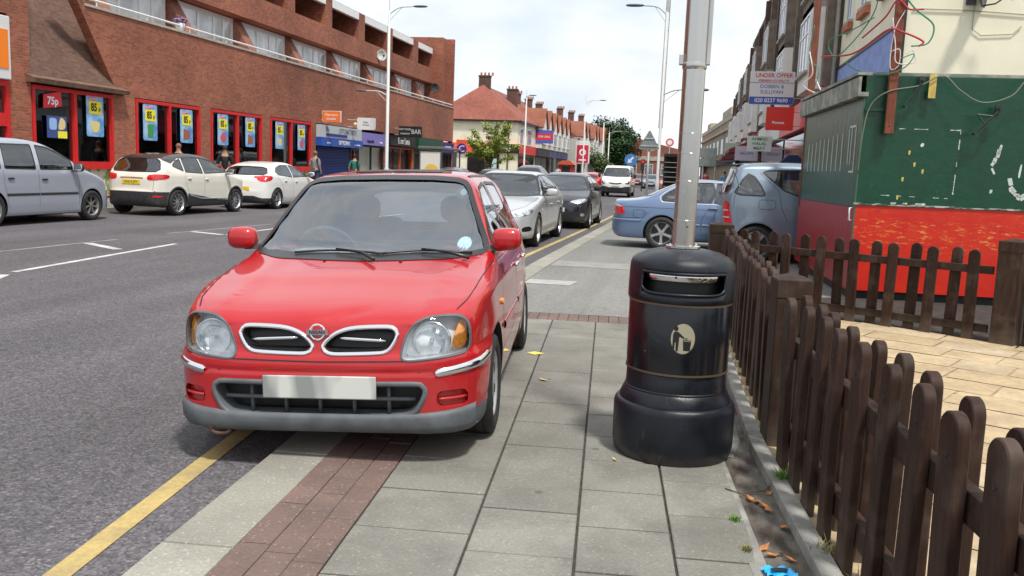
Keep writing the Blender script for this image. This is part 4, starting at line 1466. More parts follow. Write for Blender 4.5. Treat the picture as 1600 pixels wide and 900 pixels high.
# surround and bars of the intake
ik = [(.20, .420), (.46, .422), (.509, .412), (.523, .380), (.504, .328), (.47, .278), (.405, .252), (.2, .246)]
strip('intake_surround', RB, 'front', smooth_poly(half(ik), 2), .026, M['grey_plastic'], red, 0.0, hgt=.010, inner=.012)
bars = MB()
for zc_, yl in ((.342, .47),):
    P, _ = RB.view('front', [(y_, zc_) for y_ in np.linspace(-yl, yl, 17)], -.035)
    bars.tube(P, .010, 8)
for yc in (-.34, -.17, 0.0, .17, .34):
    P, _ = RB.view('front', [(yc, z_) for z_ in (.26, .34, .41)], -.045)
    bars.tube(P, .010, 6)
part('intake_bars', bars, M['grey_plastic'], red, smooth=True)
for s_ in (1, -1):
    b_ = MB()
    P, _ = RB.view('front', [(y_, .636 - .010 * ((y_ - .1) / .2)) for y_ in np.linspace(.10, .33, 8)], -.008, s_)
    b_.tube(P, [.005] + [.009] * 6 + [.005], 10)
    part('grille_bar', b_, M['chrome'], red, smooth=True)
    b_ = MB()
    P, _ = RB.view('front', [(y_, .343) for y_ in np.linspace(.585, .705, 8)], -.008, s_)
    b_.tube(P, .008, 8); part('fog_bar', b_, M['paint_red'], red, smooth=True)
    # chrome corner strip: front view near the middle, carried round by x stations
    c_ = MB(); pts = []
    P, ok = RB.view('front', [(y_, .470 + .03 * ((y_ - .57) / .2)) for y_ in np.linspace(.57, .765, 16)], .004, s_)
    pts = [p for p, k in zip(P, ok) if k]
    q, ok = RB.view('side', [(x_, .503 + .012 * ((1.60 - x_) / .1)) for x_ in np.linspace(pts[-1][0] - .02, 1.50, 5)], .004, s_)
    pts += [p for p, k in zip(q, ok) if k]
    vs = []
    for i, p in enumerate(pts):
        t = 1 if 0 < i < len(pts) - 1 else .45
        nn = RB.normals(np.array([p]))[0]
        for (dz, do) in ((-.021, -.004), (-.018, .007), (0, .012), (.018, .007), (.021, -.004)):
            vs.append((p[0] + nn[0] * do, p[1] + nn[1] * do, p[2] + dz * t))
    c_.add(vs, [(i * 5 + k, i * 5 + k + 1, (i + 1) * 5 + k + 1, (i + 1) * 5 + k) for i in range(len(pts) - 1) for k in range(4)])
    part('bumper_strip', c_, M['chrome'], red, smooth=True)
    # roof gutter strips
    g_ = strip('roof_strip', RB, 'top', [(.02, .50), (-.5, .515), (-1.1, .50)], .022, M['trim_dark'], red, 0.002, False, s_, .004)
# badge
bx = on('front', (.0, .665), .006)
bd = MB()
ring = [(bx[0] + .004, .036 * math.cos(t), .665 + .036 * math.sin(t)) for t in np.linspace(0, 2 * math.pi, 33)]
bd.tube(ring, .0055, 8, cap=False)
bd.box(bx[0] - .004, bx[0] + .012, -.052, .052, .652, .678)
bo = part('badge', bd, M['chrome'], red, smooth=True, angle=40)
text('lettering', 'NISSAN', .023, M['text_black'], bo, (bx[0] + .0125, 0, .665), (RAD(90), 0, RAD(90)), .0005, sx=1.0, bold=.0006)
# wipers
for (y0_, y1_, nm) in ((.12, -.42, 'wiper'), (.62, .08, 'wiper')):
    w_ = MB()
    P, _ = RB.view('front', [(a, b) for a, b in zip(np.linspace(y0_, y1_, 9), .962 + .012 * np.sin(np.linspace(0, math.pi, 9)))], .014)
    w_.tube(P, .007, 6)
    P2, _ = RB.view('front', [(y0_ - .02 if y0_ < .5 else y0_, .945), (y0_ - .12, .972), ((y0_ + y1_) / 2 - .02, .985)], .028)
    w_.tube(P2, [.012, .010, .006], 6)
    part('wiper', w_, M['trim_dark'], red, smooth=True)
for y_ in (-.20, .24):
    p = on('top', (1.02, y_), .004); q = MB(); b = superell(.012, .010, .006, 2, 10, 6, tuple(p)); q.add(b.v, b.f); part('washer_jet', q, M['black'], red, smooth=True)
# tax disc, holder, sticker and sun strip on the screen
def screen_disc(name, yc, zc_, r_, matl, off, sy=1.0):
    t = np.linspace(0, 2 * math.pi, 21)[:-1]
    return patch(name, RB, 'front', np.c_[yc + r_ * np.cos(t) * sy, zc_ + r_ * np.sin(t)], off, matl, red, .03)
screen_disc('screen_sticker', .56, 1.005, .038, mat('sticker', (.62, .78, .86), .5, var=.3, scale=60), -.006, 1.1)
screen_disc('tax_disc_holder', .50, 1.30, .042, M['black'], -.008)
screen_disc('tax_disc_holder', .505, 1.302, .022, mat('disc_grey', (.25, .3, .3), .4), -.006)
p = on('front', (0, 1.345), -.06)
q = MB(); b = superell(.02, .11, .032, 3, 16, 8, tuple(p)); q.add(b.v, b.f); q.tube([p, (p[0] + .03, 0, 1.385)], .01, 6)
part('interior_mirror', q, M['interior'], red, smooth=True)
# towing eye under the bumper
q = MB(); q.tube([(1.83, -.50 + .05 * math.cos(t), .175 + .022 * math.sin(t)) for t in np.linspace(0, 2 * math.pi, 15)], .010, 6, cap=False)
part('towing_eye', q, mat('rust', (.10, .05, .035), .8, var=.4, scale=30), red, smooth=True)

sun_roof = patch('sunroof', RB, 'top', rr(-.62, -.05, -.30, .30, .06), .006, M['black_gloss'], red, .06, 1, thick=.012)
# ------------------------------------------------------------------ the other vehicles
M['silver'] = paint('silver', (0.56, 0.58, 0.585), 0.4, 0.34, dirt=.05)
M['silver_mpv'] = paint('silver_mpv', (0.44, 0.47, 0.54), 0.4, 0.36, dirt=.05)
M['navy'] = paint('navy', (0.005, 0.006, 0.014), 0.1, 0.3, dirt=.04)
M['blue_metal'] = paint('blue_metal', (0.135, 0.205, 0.34), 0.4, 0.30, dirt=.06)
M['blue_silver'] = paint('blue_silver', (0.18, 0.235, 0.30), 0.4, 0.30, dirt=.08)
M['cream_white'] = paint('cream_white', (0.74, 0.71, 0.62), 0.0, 0.35, dirt=.05)
M['white_car'] = paint('white_car', (0.78, 0.78, 0.74), 0.0, 0.35, dirt=.05)
M['black_car'] = paint('black_car', (0.012, 0.012, 0.014), 0.1, 0.3, dirt=.04)
M['grey_car'] = paint('grey_car', (0.12, 0.15, 0.16), 0.5, 0.35)
M['red_far'] = paint('red_far', (0.50, 0.015, 0.02), 0.0, 0.35)
M['orange_far'] = paint('orange_far', (0.60, 0.10, 0.03), 0.0, 0.35)

def scaled(sp, **k):
    d = dict(sp); d.update(k); return d

# silver saloon, seen from the front
SALOON = dict(
    up=[(2.20, .20), (2.29, .24), (2.32, .38), (2.32, .52), (2.29, .62), (2.22, .70), (2.05, .785), (1.7, .86), (1.3, .925), (1.0, .965), (.80, 1.02), (.5, 1.19), (.2, 1.35), (0, 1.425), (-.3, 1.465), (-.8, 1.46), (-1.2, 1.40), (-1.55, 1.26), (-1.85, 1.12), (-2.1, 1.07), (-2.35, 1.04), (-2.42, .98), (-2.47, .75), (-2.50, .6), (-2.50, .35), (-2.42, .22), (-2.3, .2)],
    plan=[(2.32, 0), (2.31, .3), (2.26, .55), (2.16, .72), (2.0, .83), (1.7, .90), (1.2, .92), (0, .923), (-1.4, .91), (-2.0, .87), (-2.3, .76), (-2.45, .5), (-2.5, 0)],
    sect=[(0, .84), (.2, .86), (.35, .90), (.55, .92), (.75, .915), (.90, .885), (.98, .84), (1.1, .78), (1.3, .66), (1.42, .56), (1.5, .45)],
    xf=2.32, xr=-2.50, zt=1.47, zb=.20, wb=2.88, R=.325, arch=.365, w=.225, tw=.90, rim=.225, kx=.18, kz=.045, belt=.96, xm=-.5, xin_r=-.9,
    res=(110, 40, 34), flare=.01, paint=M['silver'], clear=True,
    screen_full=half([(0, 1.405), (.45, 1.395), (.58, 1.36), (.66, 1.22), (.74, 1.06), (.755, .995), (.5, .975), (0, .97)]),
    rear_full=half([(0, 1.38), (.45, 1.36), (.62, 1.16), (.6, 1.13), (0, 1.12)]),
    side_windows=[smooth_poly([(.86, .99), (.45, 1.22), (.12, 1.36), (-.1, 1.395), (-.25, 1.40), (-.26, .985)], 1),
                  smooth_poly([(-.34, .985), (-.33, 1.40), (-.8, 1.395), (-1.15, 1.31), (-1.42, 1.14), (-1.30, 1.03), (-1.2, .99)], 1)],
    regions=[('bonnet', 'top', [(2.25, -.1), (2.15, .5), (1.9, .70), (1.2, .76), (.85, .70), (.9, -.1)], None, False),
             ('bumper', 'front', [(-.1, 0), (1.0, 0), (1.0, .60), (.6, .60), (.3, .56), (-.1, .56)], None, False),
             ('door', 'side', [(.98, .28), (.98, .97), (.2, 1.40), (-.29, 1.42), (-.30, .28)], None, False),
             ('door', 'side', [(-.31, .28), (-.29, 1.43), (-1.05, 1.38), (-1.42, 1.08), (-1.2, .8), (-1.05, .28)], None, False)],
    headlamp=smooth_poly([(.46, .615), (.48, .665), (.60, .70), (.75, .735), (.83, .75), (.855, .72), (.83, .665), (.75, .63), (.58, .60)], 2),
    bowls=[(.57, .65, .042, .004, M['lamp_grey']), (.70, .67, .042, .004, M['lamp_grey'])],
    mouldings=[('grille_surround', 'front', smooth_poly([(.03, .575), (.03, .68), (.08, .70), (.22, .70), (.27, .66), (.24, .60), (.18, .575)], 2), .018, M['chrome'], .008, True)],
    center_patches=[('air_intake', 'front', smooth_poly(half([(.2, .44), (.62, .44), (.66, .36), (.6, .30), (.2, .29)]), 1), M['black'], .003, .01)],
    side_patches=[('grille', 'front', smooth_poly([(.03, .575), (.03, .68), (.08, .70), (.22, .70), (.27, .66), (.24, .60), (.18, .575)], 2), M['black'], .003, .01),
                  ('fog_lamp', 'front', smooth_poly([(.70, .33), (.70, .40), (.80, .43), (.84, .39), (.82, .34)], 2), M['black_gloss'], .003, .01),
                  ('side_indicator', 'side', rr(1.02, 1.09, .70, .73, .01), M['lamp_grey'], .008, .012)],
    gaps=[('top', [(2.2, .45), (2.1, .58), (1.9, .70), (1.2, .77), (.88, .74)], False), ('side', [(.98, .32), (1.0, .7), (.96, .95)], False), ('side', [(-.30, .32), (-.30, .98)], False), ('side', [(-1.05, .32), (-1.2, .75), (-1.40, 1.0)], False)],
    taillights=[('rear', rr(.55, .80, .72, .88, .04), M['tail_red'])],
    handles=[(-.05, .80), (-1.0, .82)], mirror=(.62, 1.0, 1.06), mirsz=(.07, .12, .075),
    plates=[('front', .50, 0, M['plate_white'], 'LG04 KYP')], plw=.26, seatx=-.05, seatz=.35, wheel_y=-.38, dashz=.97, dashx=.72, spokes='7', lining=M['interior_grey'], cabl=1.7, cabx=-.4)
silver, _b = make_car(SALOON, 'parked_car', 'silver saloon with oval twin grille parked directly behind the red hatchback', 'car', (-3.80, 18.62, -.06), RAD(-90), 'cars parked along the near kerb')
for s_ in (1, -1):
    P, _ = _b.view('front', [(y_, .585 + .10 * t_) for y_, t_ in ((0, 0), (0, 1))], 0)
bd = MB(); c_, _ = _b.view('front', [(0, .735)], .006); bd.disc(tuple(c_[0]), .038, 20, 'x'); part('badge', bd, M['black_gloss'], silver)

# dark hatchback behind it
HATCH = dict(
    up=[(2.02, .19), (2.09, .25), (2.10, .40), (2.08, .55), (2.03, .66), (1.93, .75), (1.7, .85), (1.4, .945), (1.15, 1.03), (.9, 1.15), (.55, 1.30), (.2, 1.41), (-.1, 1.45), (-.5, 1.46), (-1.0, 1.42), (-1.45, 1.32), (-1.72, 1.15), (-1.88, 1.0), (-1.98, .85), (-2.05, .6), (-2.07, .35), (-2.0, .22), (-1.9, .19)],
    plan=[(2.10, 0), (2.09, .3), (2.02, .55), (1.9, .72), (1.7, .83), (1.4, .88), (0, .89), (-1.2, .885), (-1.7, .82), (-1.95, .62), (-2.07, 0)],
    sect=[(0, .80), (.19, .82), (.35, .87), (.6, .89), (.8, .88), (.95, .84), (1.05, .79), (1.2, .71), (1.35, .60), (1.45, .5), (1.6, .4)],
    xf=2.10, xr=-2.07, zt=1.46, zb=.19, wb=2.62, R=.315, arch=.355, w=.205, tw=.865, rim=.215, kx=.20, kz=.05, belt=.96, xm=-.3,
    res=(100, 36, 32), flare=.012, paint=M['navy'], clear=True,
    screen_full=half([(0, 1.385), (.42, 1.375), (.55, 1.34), (.64, 1.20), (.72, 1.07), (.73, 1.03), (.5, 1.01), (0, 1.0)]),
    rear_full=half([(0, 1.32), (.45, 1.30), (.60, 1.08), (0, 1.04)]),
    side_windows=[smooth_poly([(1.05, 1.0), (.6, 1.22), (.25, 1.35), (-.05, 1.385), (-.2, 1.385), (-.22, .99)], 1),
                  smooth_poly([(-.30, .99), (-.28, 1.385), (-.8, 1.37), (-1.2, 1.27), (-1.38, 1.14), (-1.2, 1.04)], 1)],
    regions=[('bonnet', 'top', [(2.0, -.1), (1.9, .55), (1.6, .72), (1.1, .72), (1.15, -.1)], None, False),
             ('door', 'side', [(1.0, .28), (1.02, 1.0), (.3, 1.39), (-.25, 1.41), (-.26, .28)], None, False),
             ('door', 'side', [(-.27, .28), (-.25, 1.41), (-.95, 1.38), (-1.3, 1.1), (-1.0, .7), (-.9, .28)], None, False)],
    headlamp=smooth_poly([(.40, .70), (.42, .735), (.60, .78), (.76, .80), (.81, .77), (.74, .70), (.6, .675)], 2), bowls=[(.52, .72, .03, .004, M['lamp_grey']), (.66, .735, .03, .004, M['lamp_grey'])],
    center_patches=[('grille', 'front', smooth_poly(half([(.1, .735), (.36, .73), (.34, .66), (.1, .645)]), 1), M['black_gloss'], .003, .01),
                    ('air_intake', 'front', smooth_poly(half([(.2, .46), (.62, .46), (.66, .36), (.5, .27), (.2, .26)]), 1), M['black'], .003, .01)],
    side_patches=[('fog_lamp', 'front', rr(.66, .76, .34, .42, .035), M['reflector'], .003, .01)],
    gaps=[('side', [(1.0, .32), (1.02, .9), (.98, 1.0)], False), ('side', [(-.26, .32), (-.26, .98)], False), ('side', [(-.9, .32), (-1.0, .7), (-1.3, 1.05)], False)],
    taillights=[('rear', rr(.50, .76, .80, .92, .03), M['tail_red'])],
    handles=[(-.0, .84), (-.75, .86)], mirror=(.82, .97, 1.07), mirsz=(.06, .11, .07),
    plates=[('front', .50, 0, M['plate_white'], 'LR57 VXO')], seatx=.05, seatz=.35, wheel_y=-.38, dashz=.99, dashx=.85, spokes='5', sealmat=M['trim_dark'])
make_car(HATCH, 'parked_car', 'dark navy five-door hatchback parked behind the silver saloon', 'car', (-3.47, 24.9, -.06), RAD(-90), 'cars parked along the near kerb')

# blue coupe, side on behind the bin
COUPE = dict(
    up=[(2.00, .20), (2.10, .25), (2.13, .40), (2.12, .52), (2.08, .64), (1.95, .72), (1.6, .83), (1.2, .90), (.85, .95), (.68, 1.0), (.45, 1.12), (.15, 1.27), (-.1, 1.345), (-.45, 1.375), (-.8, 1.365), (-1.1, 1.30), (-1.45, 1.15), (-1.78, 1.0), (-2.0, .955), (-2.25, .935), (-2.33, .92), (-2.34, .86), (-2.32, .75), (-2.38, .60), (-2.41, .55), (-2.41, .38), (-2.36, .28), (-2.2, .22)],
    plan=[(2.13, 0), (2.12, .3), (2.05, .55), (1.95, .70), (1.75, .80), (1.4, .86), (0, .878), (-1.4, .865), (-1.95, .82), (-2.2, .74), (-2.35, .55), (-2.41, 0)],
    sect=[(0, .80), (.2, .82), (.35, .86), (.52, .878), (.60, .872), (.72, .865), (.82, .845), (.90, .80), (1.0, .75), (1.2, .64), (1.33, .55), (1.45, .45)],
    xf=2.13, xr=-2.41, zt=1.375, zb=.20, wb=2.725, R=.315, arch=.355, w=.22, tw=.865, rim=.215, kx=.18, kz=.05, belt=.90, xm=-.5, xin_r=-.9,
    res=(120, 36, 36), flare=.012, paint=M['blue_metal'], clear=True,
    screen_full=half([(0, 1.325), (.42, 1.315), (.54, 1.28), (.65, 1.08), (.72, .95), (0, .93)]),
    rear_full=half([(0, 1.30), (.42, 1.28), (.60, 1.03), (0, .99)]),
    side_windows=[smooth_poly([(.70, .93), (.35, 1.14), (.05, 1.27), (-.15, 1.305), (-.36, 1.31), (-.39, .935)], 1),
                  smooth_poly([(-.45, .935), (-.42, 1.31), (-.75, 1.30), (-1.02, 1.235), (-1.25, 1.12), (-1.38, 1.02), (-1.37, .965), (-1.28, .937)], 2)],
    regions=[('door', 'side', [(.78, .28), (.78, .92), (.1, 1.31), (-.42, 1.33), (-.44, .90), (-.62, .7), (-.62, .28)], None, False),
             ('bumper', 'rear', [(-.1, 0), (1., 0), (1., .60), (-.1, .60)], None, False)],
    headlamp=smooth_poly([(.36, .62), (.36, .70), (.6, .72), (.72, .69), (.70, .62)], 2), bowls=[],
    gaps=[('side', [(.78, .32), (.78, .88)], False), ('side', [(-.62, .30), (-.62, .60), (-.46, .90)], False), ('side', rr(-1.92, -1.70, .60, .745, .04), True), ('side', [(-2.32, .80), (-1.2, .80), (.6, .80)], False), ('side', [(-2.38, .585), (-1.78, .59)], False)],
    mouldings=[('window_trim', 'side', smooth_poly([(.70, .93), (.35, 1.14), (.05, 1.28), (-.15, 1.32), (-.75, 1.315), (-1.04, 1.25), (-1.27, 1.13), (-1.41, 1.02), (-1.39, .95), (-1.28, .925), (-.4, .92)], 2), .022, M['chrome'], .006, True),
               ('side_rub_strip', 'side', [(-2.38, .54), (-1.78, .54)], .05, M['blue_metal'], .012, False),
               ('side_rub_strip', 'side', [(-.95, .50), (-.64, .50)], .045, M['blue_metal'], .010, False),
               ('side_rub_strip', 'side', [(-.60, .50), (.76, .50)], .045, M['blue_metal'], .010, False)],
    taillights=[('side', smooth_poly([(-2.33, .66), (-2.34, .80), (-2.24, .80), (-2.11, .77), (-2.10, .68), (-2.13, .655)], 2), M['tail_red']), ('rear', rr(.45, .78, .66, .81, .03), M['tail_red'])],
    side_patches=[('indicator_lens', 'side', smooth_poly([(-2.34, .80), (-2.325, .87), (-2.27, .86), (-2.15, .80), (-2.2, .795)], 1), M['lamp_grey'], .008, .02)],
    handles=[(-.38, .83)], mirror=(.50, .96, .97), mirsz=(.06, .10, .06),
    plates=[('rear', .80, 0, M['plate_yellow'], None)], seatx=-.25, seatz=.28, wheel_y=-.36, dashz=.9, dashx=.55, spokes='5', lining=M['interior_grey'], archin=.5)
make_car(COUPE, 'parked_car', 'metallic blue coupe standing across the forecourt behind the litter bin pole', 'car', (.83, 18.22, 0), RAD(0.0))

# small tall hatchback beside the hut
TALL = dict(
    up=[(1.72, .22), (1.80, .28), (1.82, .45), (1.80, .62), (1.70, .78), (1.45, .92), (1.2, 1.05), (.9, 1.25), (.5, 1.46), (.2, 1.55), (-.2, 1.59), (-.8, 1.60), (-1.25, 1.58), (-1.50, 1.55), (-1.58, 1.50), (-1.64, 1.35), (-1.72, 1.15), (-1.76, 1.02), (-1.78, .85), (-1.79, .60), (-1.83, .52), (-1.83, .35), (-1.78, .25), (-1.7, .22)],
    plan=[(1.82, 0), (1.80, .3), (1.74, .55), (1.6, .70), (1.3, .82), (.8, .86), (0, .865), (-1.0, .86), (-1.4, .83), (-1.62, .75), (-1.76, .58), (-1.82, .3), (-1.83, 0)],
    sect=[(0, .78), (.22, .80), (.4, .85), (.7, .865), (.9, .855), (1.05, .82), (1.15, .785), (1.3, .72), (1.5, .62), (1.6, .54), (1.7, .45)],
    xf=1.82, xr=-1.83, zt=1.60, zb=.22, wb=2.42, R=.295, arch=.345, w=.19, tw=.84, rim=.2, kx=.16, kz=.045, belt=1.05, xm=-.3, zc=.7,
    res=(100, 36, 40), flare=.02, paint=M['blue_silver'], clear=True,
    screen_full=half([(0, 1.50), (.45, 1.48), (.55, 1.44), (.70, 1.12), (0, 1.08)]),
    rear_full=half([(0, 1.50), (.45, 1.49), (.56, 1.46), (.66, 1.14), (.64, 1.08), (0, 1.06)]),
    side_windows=[smooth_poly([(1.0, 1.12), (.6, 1.36), (.35, 1.45), (-.12, 1.475), (-.14, 1.05), (.3, 1.03)], 1),
                  smooth_poly([(-.20, 1.05), (-.18, 1.475), (-.6, 1.475), (-1.10, 1.46), (-1.16, 1.425), (-.84, 1.16), (-.62, 1.08)], 1),
                  smooth_poly([(-1.38, 1.40), (-1.45, 1.33), (-1.585, 1.10), (-1.50, 1.065), (-1.16, 1.06), (-1.11, 1.08), (-1.18, 1.22), (-1.28, 1.36)], 1)],
    regions=[('door', 'side', [(.9, .3), (.9, 1.1), (.3, 1.48), (-.16, 1.5), (-.17, .3)], None, False),
             ('door', 'side', [(-.18, .3), (-.17, 1.5), (-1.1, 1.5), (-1.2, 1.43), (-.90, 1.14), (-.86, .9), (-.76, .7), (-.80, .3)], None, False),
             ('bumper', 'rear', [(-.1, 0), (1, 0), (1, .58), (-.1, .58)], None, False)],
    headlamp=smooth_poly([(.42, .66), (.42, .78), (.6, .80), (.72, .74), (.70, .66)], 2), bowls=[],
    gaps=[('side', [(.9, .34), (.9, 1.05)], False), ('side', [(-.17, .34), (-.17, 1.02)], False), ('side', [(-1.20, 1.42), (-.90, 1.14), (-.86, .9), (-.76, .68)], False), ('side', rr(-1.20, -.95, .86, 1.0, .04), True), ('side', [(-1.60, 1.47), (-1.52, 1.20), (-1.58, 1.02), (-1.58, .90)], False)],
    mouldings=[('roof_spoiler', 'rear', [(-.5, 1.53), (0, 1.545), (.5, 1.53)], .03, M['plastic'], .03, False)],
    taillights=[('side', smooth_poly([(-1.70, .60), (-1.735, .86), (-1.72, .95), (-1.66, .95), (-1.645, .85), (-1.59, .60), (-1.63, .575)], 2), M['tail_red'])],
    side_patches=[('indicator_lens', 'side', rr(-1.74, -1.625, .70, .715, .006), M['lamp_grey'], .010, .01), ('reversing_lamp', 'side', rr(-1.74, -1.65, .81, .825, .006), M['lamp_grey'], .010, .01)],
    handles=[(-.30, .93)], handlemat=M['chrome'], mirror=(.75, .95, 1.15), plates=[('rear', .50, 0, M['plate_yellow'], None)],
    seatx=.0, seatz=.45, wheel_y=-.36, dashz=1.08, dashx=.75, spokes='5', lining=M['interior_grey'])
tall, _b = make_car(TALL, 'parked_car', 'pale blue silver tall hatchback with stacked red tail lamp, partly behind the green hut', 'car', (2.40, 16.55, -0.01), RAD(3))
tall.scale = (1.09, 1.0, 1.09)

# silver people carrier
MPV = dict(
    up=[(2.13, .20), (2.21, .26), (2.23, .42), (2.20, .60), (2.10, .76), (1.85, .88), (1.5, 1.0), (1.2, 1.12), (.85, 1.32), (.45, 1.50), (.1, 1.59), (-.4, 1.63), (-1.0, 1.625), (-1.5, 1.58), (-1.75, 1.50), (-1.92, 1.25), (-2.0, 1.0), (-2.04, .7), (-2.07, .4), (-2.0, .24), (-1.9, .2)],
    plan=[(2.23, 0), (2.20, .35), (2.10, .6), (1.9, .77), (1.6, .85), (1.1, .868), (0, .87), (-1.3, .865), (-1.8, .80), (-2.0, .6), (-2.07, 0)],
    sect=[(0, .80), (.2, .82), (.4, .86), (.7, .87), (.95, .85), (1.05, .815), (1.15, .775), (1.4, .66), (1.58, .56), (1.7, .5)],
    xf=2.23, xr=-2.07, zt=1.63, zb=.20, wb=2.70, R=.315, arch=.355, w=.2, tw=.85, rim=.21, kx=.18, kz=.045, belt=1.03, xm=-.3, zc=.7,
    res=(100, 30, 36), flare=.02, paint=M['silver_mpv'], clear=True,
    screen_full=half([(0, 1.53), (.45, 1.51), (.56, 1.47), (.72, 1.12), (0, 1.07)]),
    rear_full=half([(0, 1.50), (.5, 1.47), (.62, 1.12), (0, 1.08)]),
    side_windows=[smooth_poly([(1.10, 1.07), (.98, 1.16), (.90, 1.19), (.88, 1.06)], 1),
                  smooth_poly([(.82, 1.05), (.82, 1.24), (.5, 1.40), (.28, 1.48), (-.02, 1.51), (-.10, 1.05)], 1),
                  smooth_poly([(-.22, 1.05), (-.14, 1.515), (-.9, 1.51), (-1.0, 1.06)], 1),
                  smooth_poly([(-1.10, 1.06), (-1.02, 1.51), (-1.5, 1.46), (-1.7, 1.12)], 1)],
    regions=[('door', 'side', [(.95, .3), (.95, 1.15), (.3, 1.53), (-.13, 1.55), (-.16, .3)], None, False),
             ('door', 'side', [(-.17, .3), (-.14, 1.55), (-1.0, 1.54), (-1.05, .9), (-.95, .3)], None, False)],
    headlamp=smooth_poly([(.45, .70), (.47, .80), (.7, .84), (.77, .78), (.72, .70)], 2), bowls=[],
    gaps=[('side', [(.95, .34), (.97, .8), (.90, 1.05)], False), ('side', [(-.165, .34), (-.165, 1.03)], False), ('side', [(-.95, .34), (-1.05, .8), (-1.05, 1.03)], False)],
    mouldings=[('side_rub_strip', 'side', [(.92, .58), (-.15, .58)], .05, M['plastic'], .012, False), ('side_rub_strip', 'side', [(-.18, .58), (-1.0, .58)], .05, M['plastic'], .012, False)],
    taillights=[('rear', rr(.6, .8, .8, 1.2, .03), M['tail_red'])], handles=[(.02, .86), (-.85, .88)], handlemat=M['plastic'],
    mirror=(.80, .97, 1.10), mirrormat=M['plastic'], mirsz=(.07, .12, .085), plates=[], seatx=.05, seatz=.42, wheel_y=-.38, dashz=1.04, dashx=.85, spokes='7', rimmat=mat('dull_rim', (.22, .21, .2), .5, metal=.4, var=.3, scale=9))
mpv, _b = make_car(MPV, 'parked_car', 'silver people carrier with black side rubbing strip at the left edge of the photo', 'car', (-14.0, 16.20, -.06), RAD(89), 'cars parked outside the shop')
mpv.scale = (1.05, 1.0, 1.07)

